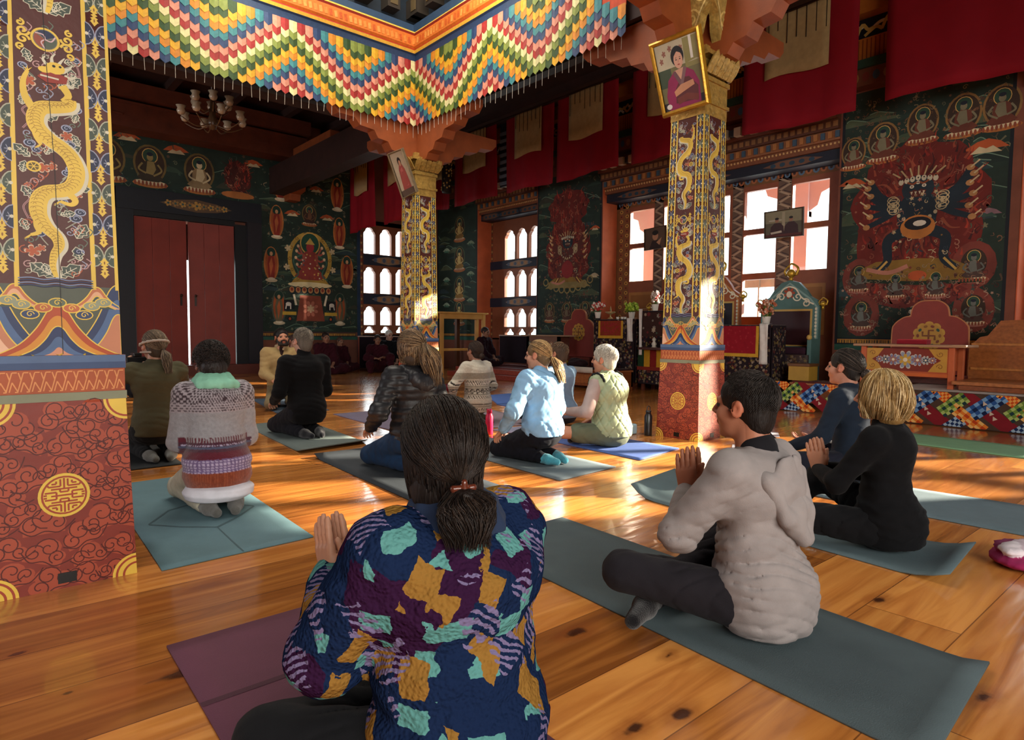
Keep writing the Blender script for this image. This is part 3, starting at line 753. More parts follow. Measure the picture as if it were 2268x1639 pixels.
# ---------------------------------------------------------------- murals
def c_(h): return rgb(h)
def hills(P, u0, u1, v0, v1, seed, n=60, base='#22342c'):
    r = random.Random(seed); P.rect(u0, u1, v0, v1, c_(base), 0)
    greens = ['#2c4238', '#263a32', '#34493c', '#1e2e2a', '#42543f', '#2c4044', '#4a5640', '#3a3c30']
    for i in range(n):
        x = r.uniform(u0, u1); z = r.uniform(v0, v1); w = r.uniform(.12, .4); h = r.uniform(.05, .16)
        a, b = max(u0, x - w), min(u1, x + w); t = min(v1, z + h)
        P.poly([(a, z), (b, z), ((x + b) / 2, min(t, z + h * .75)), (x, t), ((a + x) / 2, min(t, z + h * .6))], c_(r.choice(greens)), 1)
        if r.random() < .5: P.curve([(a, z + .01), ((a + x) / 2, min(t, z + h * .6)), (x, t), ((x + b) / 2, min(t, z + h * .75))], .012, c_('#6d8a74'), 1, 3)
def clutter(P, u0, u1, v0, v1, n, cols, seed, L=2, s0=.03, s1=.09, ok=None):
    r = random.Random(seed)
    for i in range(n):
        x, z = r.uniform(u0, u1), r.uniform(v0, v1)
        if ok and not ok(x, z): continue
        w = r.uniform(s0, s1); c = c_(r.choice(cols)); k = r.random()
        if k < .45: P.spiral(x, z, w * .6, r.uniform(.7, 1.3), w * .16, c, L, r.random() * 6, r.choice((-1, 1)), 9)
        elif k < .8: a = r.random() * 6; P.curve([(x, z), (x + w * math.cos(a), z + w * math.sin(a)), (x + w * 1.3 * math.cos(a + .9), z + w * 1.3 * math.sin(a + .9))], w * .28, c, L, 3, .003)
        else: P.petals(x, z, w * .45, 5, c, L, .5, r.random(), 3)
def cloud(P, x, z, s, c1='#b4572e', c2='#c9bb94'):
    P.poly([(x - s, z), (x - s * .6, z + s * .35), (x - s * .1, z + s * .55), (x + s * .4, z + s * .45), (x + s, z + s * .1), (x + s * .5, z)], c_(c1), 2)
    P.poly([(x - s * .7, z - s * .2), (x - s * .3, z + s * .15), (x, z + s * .05), (x + s * .3, z + s * .2), (x + s * .7, z - s * .15)], c_(c2), 3)
def seated(P, x, z, s, skin='#b08a4a', robe='#7c2f22', nim='#2c4a3a', man='#6b5c34', base='#b5713a'):
    P.ell(x, z + s * .1, s * .62, s * .78, c_(man), 2, 20); P.ell(x, z + s * .1, s * .54, s * .7, c_('#3a2c22'), 3, 20)
    P.ell(x, z - s * .72, s * .66, s * .16, c_(base), 3, 14); P.ell(x, z - s * .66, s * .6, s * .1, c_('#d8c8a0'), 4, 14)
    for k in range(-4, 5): P.ell(x + k * s * .14, z - s * .72, s * .05, s * .11, c_('#8c4a34'), 5, 6)
    P.ell(x, z + s * .42, s * .28, s * .3, c_(nim), 4, 14); P.ring(x, z + s * .42, s * .28, s * .3, s * .03, c_('#c9a860'), 5, 14)
    P.poly([(x - s * .5, z - s * .5), (x - s * .3, z - s * .3), (x - s * .28, z + s * .1), (x - s * .12, z + s * .22), (x + s * .12, z + s * .22), (x + s * .28, z + s * .1), (x + s * .3, z - s * .3), (x + s * .5, z - s * .5), (x + s * .3, z - s * .62), (x - s * .3, z - s * .62)], c_(robe), 5)
    P.poly([(x - s * .1, z + s * .2), (x + s * .14, z + s * .2), (x + s * .22, z - s * .1), (x + s * .1, z - s * .35), (x - s * .16, z - s * .3)], c_(skin), 6)
    P.ell(x, z + s * .36, s * .12, s * .15, c_(skin), 6, 12); P.ell(x, z + s * .49, s * .12, s * .08, c_('#1d2430'), 7, 10)
    P.curve([(x - s * .28, z + s * .1), (x - s * .42, z - s * .15), (x - s * .15, z - s * .3)], s * .07, c_(skin), 7, 5)
    P.curve([(x + s * .28, z + s * .1), (x + s * .42, z - s * .15), (x + s * .12, z - s * .38)], s * .07, c_(skin), 7, 5)
def standing(P, x, z, s, man='#b8743a', robe='#8a2f22', hair='#1d3a30'):
    P.ell(x, z, s * .42, s * .95, c_(man), 2, 20); P.ell(x, z, s * .33, s * .85, c_('#a4552e'), 3, 18)
    P.ell(x, z - s * .92, s * .34, s * .11, c_('#cdbf9e'), 4, 12); P.ell(x, z - s * .85, s * .2, s * .09, c_('#e2d8bc'), 5, 10)
    P.ell(x, z + s * .62, s * .24, s * .27, c_(hair), 4, 14)
    P.poly([(x - s * .16, z - s * .82), (x - s * .22, z), (x - s * .14, z + s * .42), (x + s * .14, z + s * .42), (x + s * .22, z), (x + s * .16, z - s * .82)], c_(robe), 5)
    P.poly([(x - s * .05, z - s * .7), (x - s * .12, z + .0), (x + s * .02, z + s * .35), (x + s * .1, z - s * .1)], c_('#b5643a'), 6)
    P.ell(x, z + s * .55, s * .09, s * .12, c_('#c59a70'), 6, 10)
def throne_deity(P, x, z):
    """large central deity on a pedestal throne"""
    P.ell(x, z, .56, .66, c_('#b99a44'), 2, 30); P.ell(x, z, .46, .56, c_('#2f4438'), 3, 30)
    for k in range(14): a = 2 * math.pi * k / 14; P.spiral(x + .51 * math.cos(a), z + .61 * math.sin(a), .05, 1.2, .012, c_('#6a4a1c'), 4, a, 1, 10)
    P.ell(x, z + .38, .24, .26, c_('#1f4a3a'), 5, 20); P.ring(x, z + .38, .24, .26, .03, c_('#c8a456'), 6, 20)
    P.poly([(x - .4, z - .42), (x - .2, z - .22), (x - .2, z + .12), (x - .08, z + .2), (x + .08, z + .2), (x + .2, z + .12), (x + .2, z - .22), (x + .4, z - .42), (x + .2, z - .5), (x - .2, z - .5)], c_('#8c3a34'), 6)
    P.ell(x, z + .29, .1, .12, c_('#a2353a'), 7, 12); P.poly([(x - .12, z + .36), (x, z + .52), (x + .12, z + .36)], c_('#c0a050'), 8)
    r = random.Random(9)
    for s_ in (-1, 1):
        for k, (dx, dz) in enumerate(((.34, .18), (.36, .02), (.33, -.14), (.3, .3))):
            P.curve([(x + s_ * .12, z + .08 - k * .04), (x + s_ * .26, z + dz - .06), (x + s_ * dx, z + dz)], .045, c_('#9c5044'), 7, 5); P.ell(x + s_ * dx, z + dz, .035, .04, c_('#d8b890'), 8, 8)
        P.curve([(x + s_ * .2, z + .1), (x + s_ * .42, z - .05), (x + s_ * .3, z - .35), (x + s_ * .45, z - .5)], .03, c_('#3f6a5a'), 7, 6)
    for k in range(26): P.ell(x + r.uniform(-.25, .25), z + r.uniform(-.45, .15), .02, .02, c_(r.choice(['#c8a456', '#d8cdb0', '#315a6a', '#b5572e'])), 8, 7)
    P.ell(x, z - .62, .56, .07, c_('#e0d4a4'), 5, 20); P.poly([(x - .5, z - .62), (x + .5, z - .62), (x + .4, z - .48), (x - .4, z - .48)], c_('#a98a3c'), 4)
    for k in range(-3, 4): P.ell(x + k * .155, z - .76, .085, .1, c_('#1f2a30'), 5, 14); P.ell(x + k * .155, z - .75, .062, .075, c_('#b88a58'), 6, 12); P.ell(x + k * .155, z - .74, .035, .045, c_('#8a3a28'), 7, 10)
    P.poly([(x - .36, z - 1.5), (x + .36, z - 1.5), (x + .26, z - .88), (x - .26, z - .88)], c_('#8a4634'), 4)
    P.petals(x, z - 1.2, .2, 8, c_('#b9705a'), 5); P.petals(x, z - 1.2, .1, 6, c_('#d8b890'), 6)
    for s_ in (-1, 1):
        P.line([(x + s_ * .42, z - .86), (x + s_ * .36, z - 1.12)], .05, c_('#e6dcc0'), 5)
        P.poly([(x + s_ * .66, z - 1.0), (x + s_ * .42, z - 1.0), (x + s_ * .4, z - 1.22), (x + s_ * .66, z - 1.26)], c_('#14181c'), 4)
        P.ell(x + s_ * .55, z - 1.1, .07, .05, c_('#d8d2c4'), 5, 10); P.line([(x + s_ * .5, z - 1.12), (x + s_ * .5, z - 1.22)], .03, c_('#d8d2c4'), 5); P.line([(x + s_ * .6, z - 1.12), (x + s_ * .62, z - 1.22)], .03, c_('#d8d2c4'), 5)
        P.rect(x + s_ * .36 if s_ > 0 else x - .7, x + .7 if s_ > 0 else x - .36, z - 1.36, z - 1.28, c_('#c9a63c'), 4)
        P.ell(x + s_ * .52, z - 1.45, .06, .07, c_('#1a1c20'), 4, 10); P.ell(x + s_ * .52, z - 1.45, .03, .035, c_('#b5572e'), 5, 8)
def flames(P, x, z, a, b, seed, n=150, c0='#6b231c'):
    r = random.Random(seed)
    pts = []
    for i in range(44):
        t = 2 * math.pi * i / 44; q = 1 + .06 * math.sin(9 * t) + r.uniform(-.04, .04)
        pts.append((x + a * q * math.cos(t), z + b * q * math.sin(t)))
    P.poly(pts, c_(c0), 2)
    clutter(P, x - a, x + a, z - b, z + b, int(n * 1.3), ['#7a3a30', '#8a4c3a', '#4a1c1a', '#96604a', '#5a2420', '#a0705a'], seed + 50, 3, .03, .09, lambda X, Z: ((X - x) / a) ** 2 + ((Z - z) / b) ** 2 < .95)
    for i in range(n):
        t = r.uniform(0, 2 * math.pi); q = r.uniform(.45, .97); px, pz = x + a * q * math.cos(t), z + b * q * math.sin(t)
        cc = c_(r.choice(['#8c2c22', '#a33a28', '#55201c', '#7a3128', '#9a4a34', '#40191a']))
        w = r.uniform(.05, .12)
        P.curve([(px, pz), (px + w * r.uniform(-.6, .6), pz + w * .8), (px + w * r.uniform(-.2, 1.2) * math.cos(t), pz + w * 1.7)], .035, cc, 3, 4, .004)
def wrathful(P, x, z, s, seed=5, limb='#1c2a34', bowl=True):
    """standing wrathful protector in a ring of flames, skull crown, many arms, bowl at the heart"""
    r = random.Random(seed); P0 = P
    flames(P, x, z, s * 1.0, s * 1.22, seed, 170)
    P.poly([(x - s * .9, z - s * 1.02), (x - s * .5, z - s * .82), (x, z - s * .78), (x + s * .6, z - s * .8), (x + s * .92, z - s * .95), (x + s * .85, z - s * 1.12), (x - s * .8, z - s * 1.2)], c_('#8a6a2c'), 4)
    P.line([(x - s * .95, z - s * 1.2), (x, z - s * 1.2), (x + s * .95, z - s * 1.1)], .05, c_('#1d3020'), 4)
    for s_ in (-1, 1):     # legs apart
        P.curve([(x + s_ * s * .12, z - s * .3), (x + s_ * s * .42, z - s * .45), (x + s_ * s * .42, z - s * .8), (x + s_ * s * .6, z - s * .98)], s * .2, c_(limb), 5, 6, s * .1)
        P.curve([(x + s_ * s * .42, z - s * .8), (x + s_ * s * .6, z - s * 1.0)], .03, c_('#c8a456'), 6, 4)
    P.ell(x, z - s * .05, s * .3, s * .42, c_(limb), 5, 16)
    for s_ in (-1, 1):
        for k in range(6):
            a = -0.35 + k * .3
            ex, ez = x + s_ * s * (.5 + .05 * (k % 2)), z + s * (.08 + .3 * math.sin(a)); hx, hz = x + s_ * s * (.78 - .05 * (k % 2)), z + s * (-.12 + .62 * math.sin(a) + .15)
            P.curve([(x + s_ * s * .2, z + s * .12), (ex, ez - s * .04), (hx, hz)], s * .12, c_(limb), 6, 5, s * .08)
            P.ell(hx, hz, s * .06, s * .05, c_('#b08050'), 7, 8)
            P.curve([(hx, hz), (hx + s_ * s * .12, hz + s * .1)], .02, c_('#c9b48a'), 7, 4)
            P.ring((ex + x + s_ * s * .2) / 2, (ez + z + s * .12) / 2, s * .08, s * .06, .012, c_('#b8a57c'), 7, 10)
    P.ell(x, z + s * .38, s * .24, s * .22, c_('#22303a'), 6, 16)
    for k in range(-3, 4):   # skull crown
        P.ell(x + k * s * .085, z + s * .56 - abs(k) * s * .015, s * .04, s * .05, c_('#c8bfa4'), 7, 8); P.line([(x + k * s * .09, z + s * .6), (x + k * s * .13, z + s * .76 - abs(k) * .02)], .02, c_('#b9a274'), 7)
        P.ell(x + k * s * .085, z + s * .56, s * .012, s * .015, c_('#2a1c18'), 8, 6)
    for k in (-1, 0, 1): P.ell(x + k * s * .09, z + s * .42 + (s * .06 if k == 0 else 0), s * .035, s * .03, c_('#d8d0b8'), 7, 8); P.ell(x + k * s * .09, z + s * .42 + (s * .06 if k == 0 else 0), s * .012, s * .012, c_('#5a1a14'), 8, 6)
    P.poly([(x - s * .13, z + s * .34), (x - s * .04, z + s * .37), (x, z + s * .34), (x + s * .04, z + s * .37), (x + s * .13, z + s * .34), (x + s * .08, z + s * .24), (x - s * .08, z + s * .24)], c_('#5a2a24'), 7)
    for k in (-.09, -.03, .03, .09): P.poly([(x + s * (k - .018), z + s * .335), (x + s * (k + .018), z + s * .335), (x + s * k, z + s * .28)], c_('#c8bfa0'), 8)
    for s_ in (-1, 1): P.curve([(x + s_ * s * .16, z + s * .5), (x + s_ * s * .08, z + s * .46), (x + s_ * s * .02, z + s * .49)], .025, c_('#8a4a2c'), 8, 4)
    clutter(P, x - s * .5, x + s * .5, z - s * .8, z + s * .3, 90, ['#b8a57c', '#8a6a3c', '#3f5a5a', '#a0705a', '#2c3c48', '#c8b890'], seed + 9, 7, .03, .07, lambda X, Z: abs(X - x) < s * (.28 + .3 * max(0, -(Z - z) / s)))
    for i in range(24): a = i * .262; P.curve([(x + s * .42 * math.cos(a), z + s * .1 + s * .5 * math.sin(a)), (x + s * .6 * math.cos(a + .1), z + s * .1 + s * .7 * math.sin(a + .1)), (x + s * .72 * math.cos(a), z + s * .1 + s * .86 * math.sin(a))], s * .05, c_(['#7c3a2c', '#4a1a18', '#8f4a34'][i % 3]), 4, 4, .01)
    for k in range(11):      # bone necklace
        a = math.pi * (1.05 + .09 * k); P.ell(x + s * .36 * math.cos(a), z + s * .2 + s * .36 * math.sin(a), s * .03, s * .035, c_('#b9ab88'), 7, 7)
    if bowl:
        P.ell(x - s * .02, z - s * .26, s * .26, s * .2, c_('#c07a3a'), 8, 18); P.ell(x - s * .02, z - s * .2, s * .2, s * .11, c_('#1b1c22'), 9, 16); P.ell(x - s * .05, z - s * .2, s * .1, s * .05, c_('#e0d8c4'), 10, 10)
    P.curve([(x + s * .1, z - s * .9), (x + s * .4, z - s * 1.0), (x + s * .75, z - s * .92)], s * .07, c_('#b87c68'), 7, 5)
def script(P, u0, u1, v0, v1):
    P.rect(u0, u1, v0, v1, c_('#12202a'), 1); r = random.Random(4); x = u0 + .02
    while x < u1 - .04:
        w = r.uniform(.012, .03); P.rect(x, x + w, v0 + .02, v1 - .02 - r.random() * .02, c_('#b9863a'), 2); P.rect(x - .003, x + w + .008, v1 - .035, v1 - .02, c_('#b9863a'), 2); x += w + r.uniform(.006, .016)

mb = MB(); P = Paint(mb, fD)
hills(P, -3.0, 5.32, 3.87, 5.2, 1, 60); hills(P, 5.32, 7.8, .95, 5.2, 2, 90); clutter(P, 5.36, 7.74, 1.0, 5.0, 420, ['#4c6452', '#6a7058', '#3c5248', '#8a8068', '#5c4a3a'], 76); clutter(P, -2.9, 5.3, 3.9, 5.1, 300, ['#4c6452', '#6a7058', '#3c5248', '#5c4a3a'], 77)
for x, cfg in ((.9, ('#7a6a3a', '#5c3a2a')), (2.35, ('#8a7a44', '#42322a')), (3.1, ('#8f8050', '#3b3428')), (4.05, ('#c9bb94', '#8f7a58'))):
    seated(P, x, 4.36, .5, cfg[0], cfg[1])
flames(P, 4.85, 4.42, .3, .36, 8, 50, '#4d211c'); P.ell(4.85, 4.02, .36, .08, c_('#b5713a'), 4, 14)
cloud(P, 3.6, 4.75, .25); cloud(P, 2.7, 4.85, .25); cloud(P, 5.2, 4.75, .22); cloud(P, 1.6, 4.8, .25)
for x, z, s in ((5.82, 4.45, .42), (7.25, 4.4, .42), (5.72, 3.55, .4), (7.3, 3.45, .4), (5.58, 2.55, .42), (7.5, 2.5, .42), (5.75, 1.55, .42), (7.3, 1.55, .42)):
    standing(P, x, z, s, robe='#8a2f22' if z > 2 else '#6a6248', man='#b8743a' if z > 2 else '#51584a')
seated(P, 6.52, 3.78, .3, '#6a4a34', '#3d2a24'); cloud(P, 6.1, 3.75, .2); cloud(P, 6.98, 3.75, .2); cloud(P, 6.0, 4.1, .2); cloud(P, 6.7, 4.4, .2)
throne_deity(P, 6.53, 2.72)
for x, z in ((5.95, 2.5), (7.12, 2.5), (5.98, 2.95), (7.1, 2.95)): P.petals(x, z, .08, 5, c_('#c8b890'), 4)
script(P, 5.34, 7.74, .84, .94); P.rect(5.34, 7.8, .76, .84, c_('#2c5a4c'), 1); P.rect(7.78, 7.9, .3, 4.6, c_('#1d3450'), 2)
tag(mb.build('mural', WALLP), 'far wall mural with a throned deity and seated buddhas over the red door', 'mural')

def rmural(y0, y1, z0, z1, seed, body, label, n=70):
    mb = MB(); P = Paint(mb, lambda u, v, h: (XR - h, u, v), flip=True); hills(P, y0, y1, z0 + .1, z1, seed, n); body(P)
    script(P, y0 + .02, y1 - .02, z0, z0 + .1); P.rect(y0, y1, z0 - .09, z0, c_('#2c5a4c'), 1)
    P.rect(y0, y0 + .04, z0, z1, c_('#141c24'), 2); P.rect(y1 - .04, y1, z0, z1, c_('#141c24'), 2)
    tag(mb.build('mural', WALLP), label, 'mural')
def b1(P):
    clutter(P, 2.1, 4.13, 1.0, 4.55, 260, ['#4a5a48', '#6a6a50', '#3a4a44', '#7a5a44', '#5a4a3a'], 71)
    wrathful(P, 3.12, 2.75, .84)
    flames(P, 3.1, 1.7, .8, .3, 22, 70, '#6b2a24')
    for x, z, s in ((3.85, 1.85, .3), (2.42, 1.95, .32), (3.8, 1.3, .32), (3.35, 1.72, .27), (2.85, 1.72, .27), (2.4, 1.35, .3)):
        P.ell(x, z, s * .8, s, c_('#7a3a30'), 3, 14); seated(P, x, z, s * .85, '#6a6f68', '#4c3a34', man='#7a3a30', base='#b0786a')
    P.ell(3.08, 1.83 + .02, .12, .07, c_('#c05a30'), 4, 12); P.petals(3.08, 1.3, .1, 5, c_('#d8cdb4'), 4)
    for k in range(-3, 4): P.ring(3.12 + k * .22, 1.88, .07, .07, .025, c_('#16201c'), 4, 14)
    for x, z, s in ((2.2, 3.95, .34), (2.62, 3.95, .34), (3.1, 3.95, .32), (3.6, 3.8, .34), (4.0, 3.72, .28)): seated(P, x, z, s, '#7f7a60', '#6b3a2c', man='#8a6a3c')
    clutter(P, 2.15, 4.1, 1.0, 2.0, 420, ['#7a3a30', '#96705a', '#5a2a26', '#8a8068', '#4a2422', '#a88a74', '#6a5a4c', '#3c4a44'], 72, 5, .02, .06)
    clutter(P, 2.15, 4.1, 3.6, 4.4, 160, ['#8a7a5a', '#6a4a34', '#7a5a40', '#4a3a30'], 73, 4, .02, .06)
    cloud(P, 2.35, 3.45, .25); cloud(P, 4.0, 3.25, .2); cloud(P, 2.3, 2.6, .16, '#8a6a72', '#3a5248')
rmural(2.06, 4.17, .86, 4.6, 31, b1, 'large right-wall mural of a dark many-armed protector in red flames')
def b2(P):
    clutter(P, 9.0, 10.9, 1.0, 4.4, 240, ['#4a5a48', '#6a6a50', '#7a4a3a', '#5a3a30'], 74)
    wrathful(P, 9.95, 2.75, .66, 12, '#5c2a24', False); P.ell(9.95, 2.4, .18, .2, c_('#8a2a2c'), 9, 14)
    for k in range(-4, 5): P.ring(9.95 + k * .17, 1.95 + .012 * k * k, .075, .075, .03, c_('#8f8050'), 5, 12)
    P.poly([(9.95 - .5, 2.12), (9.95 + .5, 2.12), (9.95 + .7, 2.0), (9.95 - .7, 2.0)], c_('#8a7a4a'), 4)
    clutter(P, 9.05, 10.85, 1.0, 1.85, 220, ['#6a4a3c', '#8a7a60', '#4a2c26', '#7a6450'], 75, 3, .02, .06)
    for x in (9.4, 9.95, 10.5): seated(P, x, 1.45, .27, '#7a6a52', '#5a3a30')
    flames(P, 9.95, 3.75, .6, .4, 14, 50)
    cloud(P, 9.15, 3.2, .14); cloud(P, 9.15, 2.2, .14, '#b8a888')
rmural(8.97, 10.93, .86, 4.5, 33, b2, 'mural of a red protector in flames between the two window bays of the right wall')
def b3(P):
    for z in (3.75, 2.95, 2.15, 1.5): seated(P, 14.0, z, .4, '#c9b070', '#8c6a34', man='#4a5a40')
    for z in (3.3, 2.5, 1.8): cloud(P, 13.5, z, .18, '#7a8a70', '#3a5a48'); cloud(P, 14.6, z - .1, .18, '#8fa890', '#4a7a66')
rmural(13.22, 15.04, .86, 4.6, 35, b3, 'narrow green mural with a column of gold buddhas in the far right corner', 50)
# ---------------------------------------------------------------- painted pillars
YEL, RUST, DKB, CREAM, SAGE, TERR = rgb('#d9b84a'), rgb('#4a1c14'), rgb('#1c2440'), rgb('#c9c4ae'), rgb('#4c5648'), rgb('#a8502c')
def halfw(z):
    if z < 0.72: return .235 - .02 * z / .72
    if z < 0.9: return .222
    return .206 - .0125 * (z - .9)
def shou(P, x, z, r, L=3):
    """round good-fortune medallion"""
    P.ell(x, z, r, r, YEL, L, 28); P.ell(x, z, r * .88, r * .88, rgb('#9a3f2a'), L + 1, 28); P.ell(x, z, r * .8, r * .8, YEL, L + 2, 28)
    d = rgb('#9a3f2a'); w = r * .075
    def ln(a, b, c, e): P.line([(x + a * r, z + b * r), (x + c * r, z + e * r)], w, d, L + 3)
    ln(-.5, 0, .5, 0)
    for s in (-1, 1):
        ln(-.74, s * .16, -.3, s * .16); ln(.3, s * .16, .74, s * .16); ln(-.16, s * .16, .16, s * .16)
        ln(-.5, s * .3, .5, s * .3); ln(0, s * .3, 0, s * .78); ln(s * .16, .16, s * .16, .3); ln(s * .16, -.16, s * .16, -.3); ln(s * .3, .16, s * .3, .0); ln(s * .3, -.16, s * .3, 0)
        for q in (-1, 1):
            ln(q * .14, s * .42, q * .6, s * .42); ln(q * .14, s * .42, q * .14, s * .74); ln(q * .3, s * .54, q * .48, s * .54); ln(q * .3, s * .54, q * .3, s * .66); ln(q * .6, s * .42, q * .62, s * .5)
            ln(q * .66, s * .06, q * .78, s * .06)
def cloudbase(P):
    """red cloud-scroll base panel"""
    P.rect(-.228, .228, 0, .72, rgb('#7a2f24'), 0)
    r = random.Random(12)
    c1, c2 = rgb('#9c4630'), rgb('#4c1712')
    pts_ = []
    for _ in range(900):
        x, z = r.uniform(-.225, .225), r.uniform(.02, .70)
        if all((x - a) ** 2 + ((z - b) * 1.15) ** 2 > .084 ** 2 for a, b in pts_) and (x * x + (z - .36) ** 2 > .10 ** 2): pts_.append((x, z))
    for x, z in pts_:
        s = r.choice((-1, 1)); q = r.uniform(.033, .043); tl = r.uniform(-.5, .5); ct, sn = math.cos(tl), math.sin(tl)
        def T(dx, dz): return (x + (dx * ct - dz * sn) * q, z + (dx * sn + dz * ct) * q)
        for dx, dz, k in ((-.95, -.25, .85), (.95, -.2, .7), (0, .45, 1.05)):
            P.ell(*T(dx, dz), q * k, q * k * .82, c1, 1, 12)
        for dx, dz, k, sg in ((-.95, -.25, .85, 1), (.95, -.2, .7, -1), (0, .45, 1.05, s)):
            P.spiral(*T(dx, dz), q * k, r.uniform(1.1, 1.5), .0042, c2, 2, r.uniform(0, 6.28), sg, 18)
        P.curve([T(-1.9, -.4), T(-1, -1.1), T(0, -.85), T(1, -1.1), T(1.8, -.6), T(2.3, -.1)], .0042, c2, 2, 4)
        P.line([T(-1.6, -.7), T(1.5, -.7)], q * .8, c1, 1)
    for px in (-.02,):
        shou(P, 0, .36, .084)
    for sx_, sz_ in ((-1, 0.02), (1, 0.02), (-1, .70), (1, .70)):
        x, z = sx_ * .205, sz_ if sz_ > .1 else .03
        q0, q1 = ((math.pi / 2, math.pi) if sx_ > 0 else (0, math.pi / 2)) if sz_ < .1 else ((math.pi, 1.5 * math.pi) if sx_ > 0 else (1.5 * math.pi, 2 * math.pi))
        cx_, cz_ = sx_ * .228, (.0 if sz_ < .1 else .72)
        for rr_, cc in ((.084, YEL), (.074, rgb('#9a3f2a')), (.066, YEL), (.05, rgb('#9a3f2a')), (.042, YEL), (.03, rgb('#9a3f2a')), (.022, YEL)):
            P.poly([(cx_, cz_)] + [(cx_ + rr_ * math.cos(q0 + (q1 - q0) * k / 8), cz_ + rr_ * math.sin(q0 + (q1 - q0) * k / 8)) for k in range(9)], cc, 3)
            P.n += 1
def mountains(P):
    P.rect(-.206, .206, .8951, 1.16, rgb('#4c5246'), 0)
    def peak(x, w, h, cols, z0=.8955, L=1, k=0):
        for i, c in enumerate(cols):
            f = 1 - i * .19; g = 1 - i * .21
            pts = spl([(x - w * f, z0), (x - w * .62 * f, z0 + h * .22 * g), (x - w * .34 * f, z0 + h * .55 * g), (x - w * .15 * f, z0 + h * .9 * g), (x, z0 + h * g), (x + w * .15 * f, z0 + h * .9 * g), (x + w * .34 * f, z0 + h * .55 * g), (x + w * .62 * f, z0 + h * .22 * g), (x + w * f, z0)], 4)
            pts = [(min(.206, max(-.206, a)), b) for a, b in pts]
            P.poly(pts, c, L + i * .6)
            if i in (0, 2): P.line(pts, .004, YEL, L + i * .6 + .3)
    B = [rgb('#b8876a'), rgb('#d7a98c'), rgb('#26355a'), rgb('#3f5274')]
    peak(-.2, .20, .275, [rgb('#26355a'), rgb('#48628a'), rgb('#b87858'), rgb('#dcae90')], L=1)
    peak(.2, .20, .275, [rgb('#26355a'), rgb('#48628a'), rgb('#b87858'), rgb('#4a5446')], L=1)
    for s in (-1, 1):
        peak(s * .13, .10, .085, [rgb('#b46a44'), rgb('#d4a27e'), rgb('#3c4a44')], 1.075, 2)
    peak(0, .195, .19, [rgb('#a8461e'), rgb('#c9862c'), rgb('#22305a'), rgb('#48628a'), rgb('#c98a6a')], L=4)
    for x, z, c in ((0, 1.095, '#5a6450'), (-.045, 1.075, '#b2603a'), (.045, 1.075, '#b2603a'), (-.085, 1.05, '#2c3c60'), (.085, 1.05, '#2c3c60'), (-.11, 1.085, '#8a9078'), (.11, 1.085, '#8a9078'), (-.15, 1.10, '#8a9078'), (.15, 1.10, '#8a9078')):
        P.ell(x, z, .03, .019, YEL, 8, 14); P.ell(x, z, .026, .015, rgb(c), 9, 14); P.spiral(x, z, .013, 1.2, .003, YEL, 10, 0, 1, 10)
def key_band(P, z0, z1):
    P.rect(-.228, .228, z0, z1, rgb('#a04c26'), 0); h = z1 - z0
    for k in range(12):
        x = -.21 + k * .036
        for a, b, c, d in ((0, .1, .5, .9), (.25, .1, .5, .5), (.5, .9, .9, .9), (.5, .5, .95, .1), (.7, .1, .95, .1), (0.1, .9, .3, .6)):
            P.line([(x + a * .036 * 1.1, z0 + b * h), (x + c * .036 * 1.1, z0 + d * h)], .0042, rgb('#d08a52'), 1)
def vajra(P, x, z, s):
    P.poly([(x, z + s), (x + s * .32, z + s * .62), (x + s * .42, z + s * .66), (x + s * .2, z + s * .4), (x + s * .34, z + s * .28), (x + s * .08, z + s * .14), (x + s * .3, z), (x + s * .08, z - s * .14), (x + s * .34, z - s * .28), (x + s * .2, z - s * .4), (x + s * .42, z - s * .66), (x + s * .32, z - s * .62), (x, z - s),
            (x - s * .32, z - s * .62), (x - s * .42, z - s * .66), (x - s * .2, z - s * .4), (x - s * .34, z - s * .28), (x - s * .08, z - s * .14), (x - s * .3, z), (x - s * .08, z + s * .14), (x - s * .34, z + s * .28), (x - s * .2, z + s * .4), (x - s * .42, z + s * .66), (x - s * .32, z + s * .62)], YEL, 3)
    for q in (-1, 1): P.ell(x, z + q * s * .5, s * .07, s * .16, rgb('#8a5a2a'), 4, 8)
def side_band(P, x0, x1, z0, z1):
    m = (x0 + x1) / 2; w = (x1 - x0) / 2; k = 0; z = z0 + .03
    while z < z1:
        vajra(P, m, z + .036, .041)
        zz = z + .083; c = DKB if k % 2 else rgb('#3f4a3e'); e = rgb('#8f93a8') if k % 2 else rgb('#a3a590')
        for s in (-1, 1):
            xx = m + s * w
            pts = [(xx, zz - .042), (xx - s * w * .35, zz - .038), (xx - s * w * .6, zz - .03), (xx - s * w * .85, zz - .016), (xx - s * w * .96, zz), (xx - s * w * .85, zz + .016), (xx - s * w * .6, zz + .03), (xx - s * w * .35, zz + .038), (xx, zz + .042)]
            P.poly(pts, c, 2); P.line(pts, .0042, e, 3)
            P.line([(xx - s * .004, zz), (xx - s * w * .65, zz)], .003, e, 3); P.curve([(xx - s * .01, zz), (xx - s * w * .5, zz + .014)], .0025, e, 3, 3); P.curve([(xx - s * .01, zz), (xx - s * w * .5, zz - .014)], .0025, e, 3, 3)
            P.ell(xx - s * .005, zz, .0065, .0065, CREAM, 4, 8)
        z += .121; k += 1
